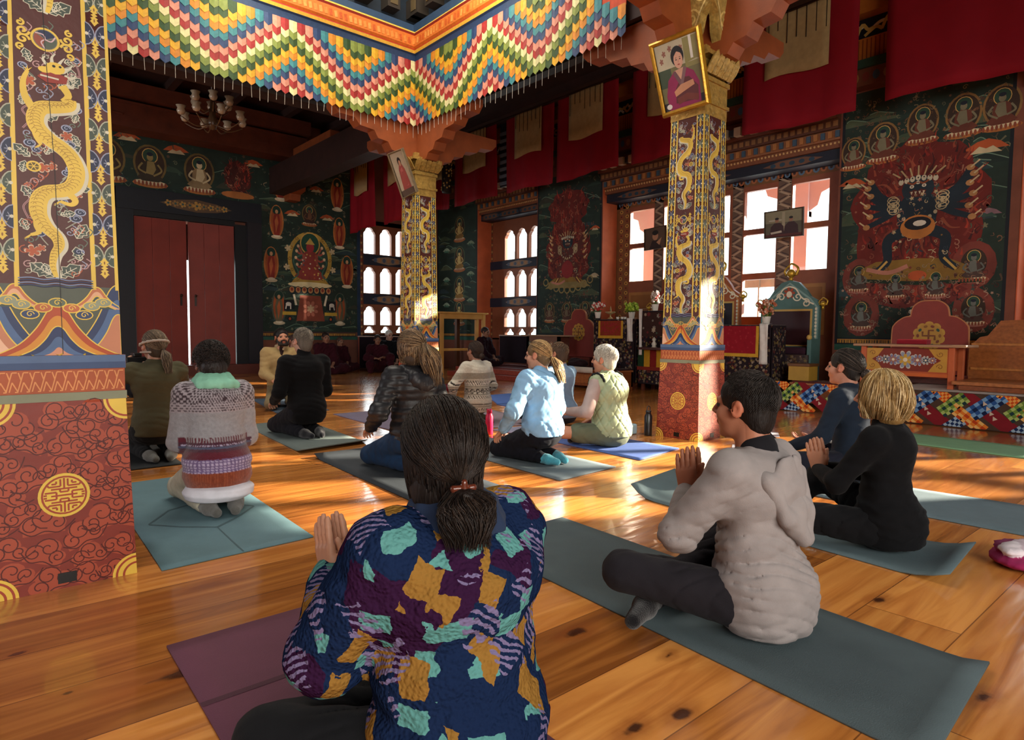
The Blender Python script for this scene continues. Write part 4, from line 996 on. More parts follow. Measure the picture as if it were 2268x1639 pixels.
def leafy(P, x, z, a, s, c='#3f4a40', e=None):
    e = e or CREAM; ca, sa = math.cos(a), math.sin(a)
    def T(u, v): return (x + (u * ca - v * sa) * s, z + (u * sa + v * ca) * s)
    pts = [T(*p) for p in ((0, 0), (.2, .22), (.35, .18), (.45, .36), (.6, .24), (.8, .3), (1.1, 0), (.8, -.28), (.6, -.22), (.45, -.34), (.35, -.16), (.2, -.2))]
    P.poly(pts, rgb(c), 3); P.line(pts + pts[:1], .0035, e, 4); P.line([T(0, 0), T(.9, 0)], .003, e, 4)
    for u in (.3, .5, .7): P.line([T(u - .1, 0), T(u, .15)], .0025, e, 4); P.line([T(u - .1, 0), T(u, -.15)], .0025, e, 4)
def bud(P, x, z, s, c=None, e=None, sg=1):
    c = c or DKB; e = e or rgb('#9aa0b8')
    P.ell(x, z, s, s * .85, e, 3, 12); P.ell(x, z, s * .78, s * .64, c, 4, 12); P.spiral(x, z, s * .6, 1, .0028, e, 5, 0, sg, 9)
def pinkscroll(P, pts, s=1):
    P.curve(pts, .0065, rgb('#b08a88'), 3, 6); P.curve(pts, .003, rgb('#7a4a4c'), 4, 6)
def dragon(P, z0, z1):
    """one 1.15 m repeat of the dragon panel, repeated upward"""
    P.rect(-.112, .112, z0, z1, RUST, 1)
    q_, f_ = .84, P.fn
    P = Paint(P.mb, lambda u, v, h: f_(u, z0 + (v - z0) * q_, h), P.step); z1 = z0 + (z1 - z0) / q_
    H = 1.16
    n = int(math.ceil((z1 - z0) / H))
    for k in range(n):
        b = z0 + k * H; fx = 1 if k % 2 == 0 else -1
        def ok(z): return z < z1 - .01
        def T(pts): return [(fx * x, b + z) for x, z in pts if b + z < z1 - .005]
        leafs = [(-.005, .02, 2.5, .075), (.005, .02, .65, .075), (-.02, .03, 1.9, .04), (.07, .2, 1.1, .06), (.03, .58, .5, .06), (.06, .87, .9, .055), (-.07, .54, 2.4, .055), (.06, .42, .2, .05), (.05, .98, .3, .05), (-.03, .71, .5, .05), (-.06, .95, 1.9, .045), (.075, .72, 1.3, .035), (-.06, .36, 2.2, .05), (.08, .10, 1.8, .05), (.075, .90, 1.6, .045), (-.095, .47, 1.4, .04), (.09, .62, 2.0, .04), (-.02, .56, 1.2, .04), (.02, .30, .3, .04), (-.085, .22, 1.9, .04), (-.09, .76, 1.5, .035), (.03, .86, 1.0, .04)]
        for x, z, a, s in leafs:
            if b + z + s < z1 - .02: leafy(P, fx * x, b + z, a if fx > 0 else math.pi - a, s * 1.15)
        for x, z, s in ((.075, .14, .016), (.07, .29, .018), (.085, .32, .016), (.03, .36, .014), (-.045, .21, .014), (.06, .51, .015), (.045, .49, .014), (-.07, .60, .016), (-.05, .575, .013), (.05, .69, .015), (-.08, .80, .014), (.085, .78, .016), (-.085, .93, .013), (.09, 1.0, .012), (.06, .62, .016)):
            if b + z + .03 < z1: bud(P, fx * x, b + z, s * 1.25, None, None, fx); P.curve([(fx * x, b + z - s), (fx * (x * .8), b + z - .03), (fx * x * .5, b + z - .05)], .004, rgb('#9a9a88'), 3, 4)
        # orange flower heads and small scrolls
        for x, z, s in ((-.07, .13, .028), (-.045, .145, .018), (-.03, .50, .024), (.0, .51, .018), (.05, .655, .024), (-.08, .42, .01), (.08, .40, .018), (-.07, .87, .03)):
            if b + z + s < z1 - .01: P.petals(fx * x, b + z, s, 5, rgb('#c9b39a'), 3); P.petals(fx * x, b + z, s * .82, 5, TERR, 4)
        for pts in ([(-.08, .27), (-.095, .32), (-.075, .36), (-.09, .40), (-.07, .43)], [(-.075, .27), (-.055, .31), (-.07, .36), (-.06, .40)], [(-.09, .66), (-.07, .70), (-.09, .74), (-.06, .78), (-.085, .83)], [(-.055, .64), (-.035, .61), (-.02, .63), (-.03, .65)], [(.02, .93), (.06, .9), (.07, .94), (.1, .93), (.09, .98), (.06, 1.0)]):
            q = T(pts)
            if len(q) > 2: pinkscroll(P, q)
        body = [(.0, .02), (-.01, .07), (-.004, .12), (.012, .16), (.004, .2), (-.03, .245), (-.05, .30), (-.045, .36), (-.02, .395), (.03, .41), (.065, .44), (.078, .50), (.062, .56), (.03, .60), (-.01, .63), (-.045, .675), (-.05, .72), (-.03, .76), (.02, .775), (.06, .79), (.065, .82)]
        pts = spl([(fx * x, b + z) for x, z in body], 7); pts = [p for p in pts if ok(p[1])]
        m = len(pts)
        if m > 4:
            wb = lambda t: .014 + .043 * min(1, t * 3.2) * (1 if t < .85 else 1 - (t - .85) * 2.5)
            off = [(x + fx * .009, z - .006) for x, z in pts]
            P.line(off, lambda t: wb(t) + .006, CREAM, 6); P.line(pts, wb, YEL, 7)
            for i in range(4, m - 2, 2):      # belly fringe and scales
                (x, z), (x2, z2) = pts[i], pts[i - 1]; dx, dz = x - x2, z - z2; d = math.hypot(dx, dz) or 1; nx, nz = -dz / d, dx / d; w = wb(i / m) / 2
                P.poly([(x + nx * fx * w * -1.0, z + nz * fx * w * -1.0), (x - dx / d * .008 - nx * fx * (w + .009), z - dz / d * .008 - nz * fx * (w + .009)), (x - dx / d * .012 - nx * fx * w, z - dz / d * .012 - nz * fx * w)], CREAM, 7)
                P.ring(x, z, w * .55, w * .4, .0022, rgb('#a07a2c'), 8, 6, 0, math.pi)
                P.ring(x + nx * w * .5, z + nz * w * .5, w * .3, w * .3, .002, rgb('#a07a2c'), 8, 5, 0, math.pi)
        rs = random.Random(40 + k)
        for _ in range(60):
            x, z = rs.uniform(-.10, .10), rs.uniform(.03, 1.12)
            if b + z > z1 - .04 or min((fx * x - px) ** 2 + (b + z - pz) ** 2 for px, pz in pts) < .042 ** 2: continue
            c = rs.choice(['#9a9a88', '#b08a88', '#8f93a8', '#a8502c', '#5c6a5c'])
            P.spiral(fx * x, b + z, rs.uniform(.012, .02), 1.2, .004, rgb(c), 3, rs.uniform(0, 6), rs.choice((-1, 1)), 12)
            P.curve([(fx * x + .015, b + z), (fx * x + .025, b + z + .02), (fx * x + .01, b + z + .035)], .004, rgb(c), 3, 4)
        # limbs
        for lp, w0 in (([(-.045, .32), (-.055, .25), (-.05, .215), (-.075, .2)], .03), ([(.05, .40), (.07, .37), (.055, .35), (.02, .36)], .028), ([(-.05, .70), (-.05, .64), (-.035, .6)], .03), ([(-.05, .74), (-.08, .80), (-.085, .86), (-.07, .91)], .032)):
            q = T(lp)
            if len(q) > 2:
                P.curve(q, w0, YEL, 7, 5, .012); x, z = q[-1]
                for a in (-.7, 0, .7): P.line([(x, z), (x + .022 * math.cos(a + math.pi / 2 + (1.2 if q[-1][1] < q[0][1] else 0)), z + (.022 if q[-1][1] > q[0][1] else -.022) * math.sin(a + math.pi / 2))], .006, YEL, 8, .001)
        # wheel held in the claw
        if ok(b + .64):
            P.ell(fx * -.06, b + .62 - .12, .024, .024, YEL, 8, 16); P.ell(fx * -.06, b + .5, .017, .017, rgb('#5c4a1c'), 9, 14)
            for a in range(6): P.line([(fx * -.06, b + .5), (fx * -.06 + .019 * math.cos(a * 1.047), b + .5 + .019 * math.sin(a * 1.047))], .003, YEL, 10)
        # head: gold muzzle, white mane, red mouth
        if ok(b + 1.0):
            hx, hz = fx * .01, b + .925
            P.poly([(hx - .05, hz - .03), (hx - .02, hz - .05), (hx + .045, hz - .04), (hx + .05, hz - .01), (hx - .02, hz + .01)], rgb('#8a2a1c'), 8)
            for dx, dz in ((-.03, .05), (.0, .065), (.03, .055), (.055, .03), (.065, -.01), (.06, -.05), (-.01, .03), (.04, .01)):
                P.curve([(hx + dx * .6, hz + dz * .6), (hx + dx, hz + dz), (hx + dx + .012, hz + dz + .018)], .014, CREAM, 8, 4, .003)
            P.ell(hx + .01, hz + .02, .032, .026, YEL, 9, 12); P.ell(hx - .025, hz + .005, .022, .014, YEL, 9, 10); P.ell(hx + .005, hz + .028, .006, .006, rgb('#14100c'), 10, 8); P.ell(hx + .026, hz + .03, .005, .005, rgb('#14100c'), 10, 8)
            P.line([(hx - .04, hz - .022), (hx + .02, hz - .026)], .007, CREAM, 10); P.curve([(hx + .03, hz - .05), (hx + .05, hz - .09), (hx + .03, hz - .12)], .03, YEL, 8, 4, .02)
        # swirling joy-wheel disc with gilt scrolls
        if ok(b + 1.16) or (z1 - b) > 1.1:
            cx_, cz_ = fx * -.01, b + 1.06
            P.ell(cx_, cz_, .048, .05, YEL, 8, 26); P.ell(cx_, cz_, .04, .042, rgb('#6a6a5c'), 9, 24)
            for k2, cc in enumerate(('#1f2848', '#8a4432', '#4c5648')):
                a = k2 * 2.094 + .5; P.poly([(cx_, cz_)] + [(cx_ + .037 * math.cos(a + t * .3), cz_ + .039 * math.sin(a + t * .3)) for t in range(7)], rgb(cc), 10)
                P.curve([(cx_, cz_), (cx_ + .02 * math.cos(a - .7), cz_ + .02 * math.sin(a - .7)), (cx_ + .038 * math.cos(a), cz_ + .04 * math.sin(a))], .005, rgb('#c9aab0'), 11, 5)
            for s in (-1, 1):
                for q in (-1, 1):
                    P.spiral(cx_ + s * .072, cz_ + q * .018, .022, 1.3, .009, YEL, 8, math.pi * (0 if s < 0 else 1), s * q, 16); P.spiral(cx_ + s * .08, cz_ + q * .05, .015, 1.2, .008, YEL, 8, math.pi / 2 * q, s, 12)
def face_art(P, top):
    cloudbase(P)
    P.rect(-.228, .228, .7203, .752, rgb('#7d8068'), 0); key_band(P, .7523, .842); P.rect(-.205, .205, .8427, .868, rgb('#33486e'), 0); P.rect(-.205, .205, .868, .8948, rgb('#4d6488'), 0)
    mountains(P)
    P.rect(-.206, .206, 1.16, top, RUST, 0, nv=6)
    dragon(P, 1.175, top - .01)
    for x in (-.2, -.121, .121, .2): P.line([(x, 1.15), (x, top)], .0155 if abs(x) < .15 else .013, YEL, 2 if abs(x) < .15 else 3)
    for k in range(4):
        z = 1.155 + k * .009
        P.curve([(-.118, z), (-.08, z + .004), (-.04, z - .002), (0, z + .004), (.04, z - .002), (.08, z + .004), (.118, z)], .0045, rgb('#6f7c9c' if k % 2 else '#1c2750'), 12, 4)
    for s in (-1, 1): side_band(P, s * .16 - .034, s * .16 + .034, 1.17, top - .1)
    P.line([(.012, .9), (.01, 1.2), (.006, 1.6), (-.012, 2.05), (-.02, 2.35)], .0022, rgb('#120d0c'), 13)
def pillar(cx, cy, top, label, faces=(0, 1), shield=True):
    t = empty('pillar', (cx, cy, 0), 0, label, 'pillar', 'painted timber pillars of the hall')
    core = MB(RUST)
    zs = [0, .72, .72, .752, .752, .842, .842, .895, .895, top]
    hs = [.235, .2155, .2185, .2185, .2135, .2125, .2175, .2175, .206, halfw(top)]
    V = []; Fs = []
    for z, h in zip(zs, hs): V += [(-h, -h, z), (h, -h, z), (h, h, z), (-h, h, z)]
    for i in range(len(zs) - 1):
        for k in range(4): j = (k + 1) % 4; Fs.append((4 * i + k, 4 * i + j, 4 * i + 4 + j, 4 * i + 4 + k))
    core.add(V, Fs, rgb('#7a3124'))
    core.add([(-h, h * 0 - .2355, 0) for h in ()], [])
    core.box(-.03, .03, -.237, -.2, .02, .06, rgb('#0c0807')); core.box(-.237, -.2, -.03, .03, .02, .06, rgb('#0c0807'))
    def hz(z): return .235 - .0195 * z / .72 if z <= .7201 and not st[0] else (.219 if z < .7521 else .214 if z < .8425 else (.218 if z < .8949 else .206 + (halfw(top) - .206) * max(0, z - .895) / (top - .895)))
    nm = 'painted_shaft'; st = [0]
    def cl(u, v): return max(-.2275, min(.2275, u)) if v < .8425 else max(-.2055, min(.2055, u))
    f0 = lambda u, v, h: (cl(u, v) * hz(v) / (.206 if v > .8425 else .228), -hz(v) - h, v)
    f1 = lambda u, v, h: (-hz(v) - h, -cl(u, v) * hz(v) / (.206 if v > .8425 else .228), v)
    for f in ((f0,) if faces == (0,) else (f0, f1)): face_art(Paint(core, f, .00035), top)
    core.build(nm, PAINT, t)
    b = MB(rgb('#b08c46'))       # carved and gilded head of the shaft
    h = halfw(top)
    b.box(-h - .004, h + .004, -h - .004, h + .004, top, top + .34); b.box(-h - .02, h + .02, -h - .02, h + .02, top + .1, top + .13); b.box(-h - .02, h + .02, -h - .02, h + .02, top + .30, top + .34)
    for q in range(4):
        M = Matrix.Rotation(q * math.pi / 2, 4, 'Z')
        for k in range(-2, 3):
            a = len(b.v)
            b.prism([(-.035, 0), (.035, 0), (.05, .06), (.045, .12), (0, .17), (-.045, .12), (-.05, .06)], lambda u, v, hh: (u + k * .085, -h - .012 - hh - .10 * math.sin(v * 8), top + .36 + v), 0, .016)
            b.xform(M, a)
    b.box(-h + .01, h - .01, -h + .01, h - .01, top + .34, top + .62)
    b.box(-h - .07, h + .07, -h - .07, h + .07, top + .5, top + .54)
    b.build('gilded_capital', CARVE, t)
    g = MB(rgb('#b59a55'))       # carved shield above the capital
    z0 = top + .62
    prof = [(.0, 0), (.1, .02), (.16, .1), (.2, .22), (.3, .3), (.36, .38), (.34, .5), (0, .5)]
    prof = prof + [(-u, v) for u, v in prof[::-1][1:-1]]
    for q in range(4 if shield else 0):
        a = len(g.v); g.prism(prof, lambda u, v, hh: (u, -h - .06 - hh - v * .16, z0 + v), -.06, .03)
        P = Paint(g, lambda u, v, hh: (u, -h - .092 - hh - v * .16, z0 + v))
        for s in (-1, 1):
            P.spiral(s * .1, .2, .08, 1.4, .018, rgb('#e0c878'), 1, 0, s); P.spiral(s * .2, .38, .08, 1.4, .018, rgb('#e0c878'), 1, 1, -s); P.curve([(0, .05), (s * .12, .12), (s * .2, .25), (s * .33, .4)], .014, rgb('#e6d28c'), 1, 5)
        P.curve([(0, .05), (0, .45)], .02, rgb('#6a5020'), 1, 3)
        g.xform(Matrix.Rotation(q * math.pi / 2, 4, 'Z'), a)
    if shield: g.build('carved_shield', CARVE, t)
    k = MB(rgb('#a4541f'))
    prof = [(.1, 3.5), (.34, 3.5), (.4, 3.58), (.52, 3.6), (.58, 3.70), (.74, 3.72), (.8, 3.82), (1.02, 3.84), (1.1, 3.93), (1.34, 3.94), (1.42, 4.02), (1.42, 4.12), (.1, 4.12)]
    for q in range(4):
        a = len(k.v); k.prism(prof, lambda u, v, hh: (u, hh, v + (top - 3.0)), -.10, .10); k.xform(Matrix.Rotation(q * math.pi / 2, 4, 'Z'), a)
    k.build('bracket_arms', OCHRE, t)
    return t
pillar(.285, 3.165, 3.0, 'large painted pillar at the left edge, gold dragon panel above a red cloud base')
pillar(5.36, 3.50, 3.0, 'painted pillar right of centre with a gold framed portrait hung on it')
pillar(5.30, 8.27, 3.0, 'farther painted pillar behind the person in the black hooded jacket', shield=False)
# painted beams carried by the pillars
mb = MB(rgb('#3a1f18'))
mb.box(5.2, 5.55, -4, 8.2, 4.14, 4.5); mb.box(5.56, 5.9, 8.2, YD, 4.16, 4.75, rgb('#2a1612')); mb.box(-6, 5.5, 8.2 + .4, 8.95, 4.14, 4.7)

P = Paint(mb, lambda u, v, h: (5.2 - h, -u, v)); rr = random.Random(8)
for k in range(70):
    y = rr.uniform(-3.9, 8); z = rr.uniform(4.2, 4.45); P.spiral(-y, z, .07, 1.3, .018, rgb(rr.choice(['#6a4a26', '#7a3020', '#4a3a26'])), 1, rr.random() * 6, 1, 12)
S_(mb.build('trim_11', DARKW))
mb = MB(rgb('#6a3420'))
mb.box(-6, 6.25, 14.45, 14.98, 4.92, 5.42); mb.box(-6, 6.25, 14.3, 14.98, 5.46, 5.75, rgb('#5a3c20'))
mb.box(-6, 6.2, 14.4, 14.45, 5.36, 5.4, rgb('#2a1712'))
for x in (2.3, 3.75, 5.1): mb.box(x, x + .22, 14.43, 14.46, 5.12, 5.16, rgb('#9a8a78'))
S_(mb.build('trim_12', BROWN))
mb = MB(rgb('#8a4526'))
pr = [(0, 0), (.3, 0), (.34, .14), (.62, .18), (.68, .34), (1.0, .4), (1.08, .58), (1.5, .66), (1.6, .85), (2.6, .95), (2.6, 1.1), (0, 1.1)]
mb.prism(pr, lambda u, v, h: (6.02 + h, 15.0 - u * .95, 4.02 + v), -.13, .13)
S_(mb.build('trim_13', OCHRE))

# ---------------------------------------------------------------- chevron valance round the middle bay
VC = [rgb(x) for x in ('#d8cf98', '#7c8a3e', '#2f4a24', '#d9a528', '#cf8428', '#3a7f86', '#283e66', '#d08a74', '#9e2c2a')]
def tri(i): i = i % 17; return i if i <= 8 else 17 - i
def strip(i, rows=10, z_top=4.90, cloth=0):
    mb = MB(); w = .052; pitch = .0855
    rr = random.Random(i * 7 + 3)
    if cloth:
        mb.box(-w, w, -.012, -.004, z_top - cloth * pitch - .02, z_top, rgb('#b8401c'))
    for r in range(rows - 1, cloth - 1, -1):
        z = z_top - r * pitch; o = .004 + (rows - r) * .0022 + rr.uniform(0, .002)
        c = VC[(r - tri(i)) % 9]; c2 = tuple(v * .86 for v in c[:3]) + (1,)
        ln = pitch * 1.45; q = w * .98
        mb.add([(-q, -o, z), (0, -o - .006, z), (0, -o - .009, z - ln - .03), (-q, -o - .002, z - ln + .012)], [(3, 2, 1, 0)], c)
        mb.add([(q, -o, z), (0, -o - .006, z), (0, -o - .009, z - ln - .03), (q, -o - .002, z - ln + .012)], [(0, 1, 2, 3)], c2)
    zb = z_top - rows * pitch - .06; dz = rr.uniform(.10, .17)
    mb.tube([(0, -.006, zb + .03), (rr.uniform(-.01, .01), -.006, zb - dz)], .0028, 4, rgb('#b8b0a0'))
    return mb
SILK = mat('silk_tabs', rough=0.55, noise=30, amt=0.16, bump=0.1, bscale=80, spec=0.35)
vx = empty('valance', (5.15, 8.12, 0), 0, 'multicoloured chevron valance of silk tabs hanging round the middle bay', 'valance')
for i in range(46):
    o = strip(i).build('tab_strip', SILK, vx); o.location = (-.05 - i * .105, 0, 0)
for i in range(1, 38):
    o = strip(i, cloth=0 if i < 31 else i - 29 if i < 37 else 7).build('tab_strip', SILK, vx); o.location = (0, -.07 - i * .105 + .11, 0); o.rotation_euler = (0, 0, -math.pi / 2)
for par, s in ((vx, 0), (vx, 1)):
    mb = MB()
    pr = [(0.0, 4.86), (-.02, 4.86), (-.03, 4.98), (-.05, 5.0), (-.06, 5.04), (-.05, 5.06), (-.07, 5.09), (-.07, 5.22), (-.05, 5.25), (-.06, 5.28), (-.04, 5.31), (0, 5.31)]
    cl = ['#243a5c', '#243a5c', '#243a5c', '#d8a83a', '#a8281c', '#d06a24', '#d8762c', '#d06a24', '#8e2a1c', '#e0b848', '#243a5c']
    L = 4.95 if s == 0 else 4.0
    for (a, b), (c, d), cc in zip(pr[:-1], pr[1:], cl):
        if s == 0: mb.add([(-L, a, b), (-a * 0 + .0, a, b), (.0, c, d), (-L, c, d)], [(0, 1, 2, 3)], rgb(cc))
        else: mb.add([(a, 0, b), (a, -L, b), (c, -L, d), (c, 0, d)], [(0, 1, 2, 3)], rgb(cc))
    rr = random.Random(5 + s)
    for k in range(int(L / .07)):
        u = -k * .07 - .1; c = rgb(rr.choice(['#e39a4a', '#c85a22', '#dd8a3c']))
        p = [(u, -.073, 5.11), (u + .04, -.075, 5.12), (u + .03, -.075, 5.20), (u - .01, -.073, 5.19)]
        if s: p = [(y, x, z) for x, y, z in p][::-1]
        mb.add(p, [(0, 1, 2, 3)], c)
    o = mb.build('pleated_top_band', SILK, par); o.location.y = -.005 * s

# ---------------------------------------------------------------- fluorescent tubes over the valance
tube_m = emis('lit_tube', (1.0, 0.93, 0.75, 1), 16.0)
for nm, p0, p1, lab in (('a', (2.0, 8.12, 5.42), (3.55, 8.12, 5.42), 'lit fluorescent tube above the left valance, cut by the top of the picture'),
                        ('b', (5.1, 7.0, 5.42), (5.1, 5.5, 5.42), 'lit fluorescent tube above the right valance, cut by the top of the picture'),
                        ):
    t = empty('tube_light', p0, 0, lab, 'lamp', 'fluorescent tubes in the lantern')
    d = Vector(p1) - Vector(p0)
    mb = MB(); mb.tube([(0, 0, 0), tuple(d)], .022, 10); mb.build('lit_tube', tube_m, t, smooth=True)
    mb = MB(rgb('#d8d8d0')); n = d.normalized(); u = Vector((0, 0, 1)).cross(n) * .04
    mb.add([tuple(n * a + u * b + Vector((0, 0, c))) for a in (-.04, d.length + .04) for b in (-1, 1) for c in (.03, .07)], [(0, 1, 3, 2), (4, 6, 7, 5), (0, 4, 5, 1), (2, 3, 7, 6), (0, 2, 6, 4), (1, 5, 7, 3)])
    mb.build('batten', METAL, t)
area('tube_glow', (2.8, 7.95, 5.5), (0, .55, -1), 3.6, .1, 42, (1.0, 0.88, 0.66), up='X')
area('tube_glow', (4.95, 6.2, 5.5), (.55, 0, -1), .1, 3.2, 38, (1.0, 0.88, 0.66))

# ---------------------------------------------------------------- red banners
RCL = mat('red_banner_cloth', rgb('#84101e'), rough=0.8, noise=2, amt=0.12, bump=0.1, bscale=200, spec=0.2)
def banner(name, along, X, a, b, zb, label, patch=True, sl=0.0, seed=0, tz=5.88):
    """hangs in the plane x = X between y = a and b"""
    rr = random.Random(seed); n = 16; m = 12; G = []
    t = empty(name, (X, (a + b) / 2, 0), 0, label, 'banner', 'red cloth banners hung below the beams'); cy = (a + b) / 2
    ph = rr.random() * 6
    for i in range(m + 1):
        z = tz + (zb - tz) * i / m; row = []
        for j in range(n + 1):
            u = j / n; row.append((.035 * math.sin(u * 9 + ph) * (i / m) + .02 * math.sin(u * 23 + ph * 2) * (i / m), (a - cy) + (b - a) * u, z + (0.03 * math.sin(u * 3 + ph) + sl * (u - .5)) * (i / m)))
        G.append(row)
    for th in (0,):
        q = MB(); q.grid(G); o = q.build('cloth', RCL, t, smooth=True); s = o.modifiers.new('thickness', 'SOLIDIFY'); s.thickness = .004
    if patch:
        q = MB(rgb('#a38c62')); w = abs(b - a); c0 = w * .28; zb2 = zb + (tz - zb) * .42
        G = [[(-.045 + .01 * math.sin(j * .9 + ph), -c0 + 2 * c0 * j / 8, z + (.03 * math.sin(j * .7 + ph) if i == 6 else 0)) for j in range(9)] for i, z in enumerate([tz + (zb2 - tz) * k / 6 for k in range(7)])]
        q.grid(G); o = q.build('tan_overlay', CLOTH, t, smooth=True); s = o.modifiers.new('thickness', 'SOLIDIFY'); s.thickness = .004
        q = MB(rgb('#1c1512'))
        for j in range(7): q.tube([(-.055, -c0 * .9 + 1.8 * c0 * j / 6, zb2 + .95), (-.055, -c0 * .9 + 1.8 * c0 * j / 6, zb2 + .95 - rr.uniform(.25, .5))], .006, 4)
        q.build('cord', CLOTH, t)
BX = 9.5
for i, (a, b, lab) in enumerate(((13.35, 14.3, 'narrow red banner just right of the farther painted pillar'),
                                 (11.55, 13.15, 'red banner with tan patch, first right of the narrow corner banner'),
                                 (9.65, 11.2, 'red banner with tan patch over the small arched window of the right wall'),
                                 (7.95, 9.55, 'red banner with tan patch over the red flame mural between the window bays'),
                                 (5.95, 7.6, 'red banner partly behind the gold framed portrait and its pillar'),
                                 (3.70, 5.40, 'wide red banner with tan patch right of the painted pillar'),
                                 (1.3, 3.35, 'largest red banner at the top right corner'))):
    banner('banner', 'y', BX, a, b, 4.13, lab, patch=(i != 6), seed=i)
banner('banner', 'y', 7.0, 12.75, 13.85, 3.28, 'dim red banner with tan strip, left one of the two above the glowing far window', seed=21, tz=5.2)
banner('banner', 'y', 7.0, 11.1, 12.35, 3.27, 'dim red banner with tan strip, right one of the two above the glowing far window', seed=22, tz=5.2)
mb = MB(rgb('#20242c')); mb.box(9.62, 9.66, 9.58, 9.62, 4.2, 5.8); 
for k in range(8): mb.box(9.56, 9.7, 11.24, 11.5, 5.5 - k * .16, 5.57 - k * .16, rgb('#5c6470'))
mb.box(9.6, 9.66, 11.22, 11.52, 4.35, 5.8, rgb('#12151c')); S_(mb.build('trim_14', PAINT))
mb = MB(rgb('#3c2118')); mb.box(9.42, 9.72, 1, YD, 5.78, 5.9); mb.box(6.9, 7.1, 8.7, YD, 5.1, 5.3); S_(mb.build('trim_15', DARKW))
# striped pendant between banners in the far corner
t = empty('pendant', (9.3, 13.25, 0), 0, 'dark tubular pendant of gilt and black brocade hanging between the corner banners', 'pendant')
mb = MB(rgb('#2a2a26')); mb.lathe([(.11, 4.45), (.12, 4.5), (.12, 5.8), (.02, 5.85)], 16, c=rgb('#2c2822')); 
rr = random.Random(2)
for k in range(60): a = rr.random() * 6.28; mb.ball((.12 * math.cos(a), .12 * math.sin(a), rr.uniform(4.5, 5.2)), .025, 6, 4, rgb(rr.choice(['#c9ae5e', '#e0d08a', '#6a5a34'])))
mb.build('brocade', SILK, t, smooth=True)

# ---------------------------------------------------------------- chandelier
t = empty('chandelier', (3.17, 11.0, 4.3), 0, 'dark chandelier of glass cups hanging in the shade left of centre', 'chandelier')
mb = MB(rgb('#4a3420')); mb.tube([(0, 0, 0), (0, 0, 1.6)], .015, 8); mb.lathe([(.0, -.12), (.05, -.1), (.09, 0), (.05, .1), (.03, .35), (.0, .4)], 14); mb.build('stem', METAL, t, smooth=True)
GLS = mat('smoked_glass_cup', rgb('#a89880'), rough=0.15, noise=5, amt=0.1, spec=0.8)
for tier, (n, R_, z) in enumerate(((8, .46, .02), (6, .28, .26))):
    for k in range(n):
        a = 2 * math.pi * k / n + tier * .3; ca, sa = math.cos(a), math.sin(a)
        arm = MB(rgb('#5a4024')); arm.tube(spl([(0, 0, z - .02), (R_ * .5 * ca, R_ * .5 * sa, z - .12), (R_ * ca, R_ * sa, z - .02)], 5), .009, 6); ao = arm.build('arm', METAL, t, smooth=True)
        cup = MB(rgb('#b0a088')); cup.lathe([(.01, 0), (.045, .015), (.065, .06), (.05, .1), (.075, .14), (.07, .14), (.045, .1), (.0, .03)], 12, (R_ * ca, R_ * sa, z)); cup.build('glass_cup', GLS, ao, smooth=True)
# ---------------------------------------------------------------- framed pictures
def qmap(TL, TR, BR, BL):
    TL, TR, BR, BL = map(Vector, (TL, TR, BR, BL)); N = (TR - TL).cross(TL - BL).normalized()
    def f(u, v, h): return (BL * (1 - u) + BR * u) * (1 - v) + (TL * (1 - u) + TR * u) * v + N * h
    return f
def picture(name, label, q, art, fc, fw=.05, dep=.03, cat='picture', group=None, m=None):
    o = sum((Vector(p) for p in q), Vector()) / 4; q = [Vector(p) - o for p in q]; f = qmap(*q)
    t = empty(name, o, 0, label, cat, group)
    W_, H_ = (q[1] - q[0]).length, (q[0] - q[3]).length; a, b = fw / W_, fw / H_
    mb = MB(); prof = [(0, 0), (.2, dep * .8), (.5, dep * 1.2), (.8, dep), (1, dep * .5)]
    def rectp(s, h): return [f(a * s, b * s, h), f(1 - a * s, b * s, h), f(1 - a * s, 1 - b * s, h), f(a * s, 1 - b * s, h)]
    V = []; F = []
    for s, h in prof: V += rectp(s, h)
    for i in range(len(prof) - 1):
        for k in range(4): j = (k + 1) % 4; F.append((4 * i + k, 4 * i + j, 4 * i + 4 + j, 4 * i + 4 + k))
    V += [f(0, 0, -.012), f(1, 0, -.012), f(1, 1, -.012), f(0, 1, -.012)]; n = len(prof) * 4
    F.append((n + 3, n + 2, n + 1, n)); F += [(n + k, n + (k + 1) % 4, (k + 1) % 4, k) for k in range(4)]
    mb.add(V, F, fc); mb.build('frame', m or GOLD, t)
    mb = MB(); P = Paint(mb, lambda u, v, h: f(a + u * (1 - 2 * a), b + v * (1 - 2 * b), .004 + h), .0004); art(P); mb.build('print', PAINT, t)
    return t
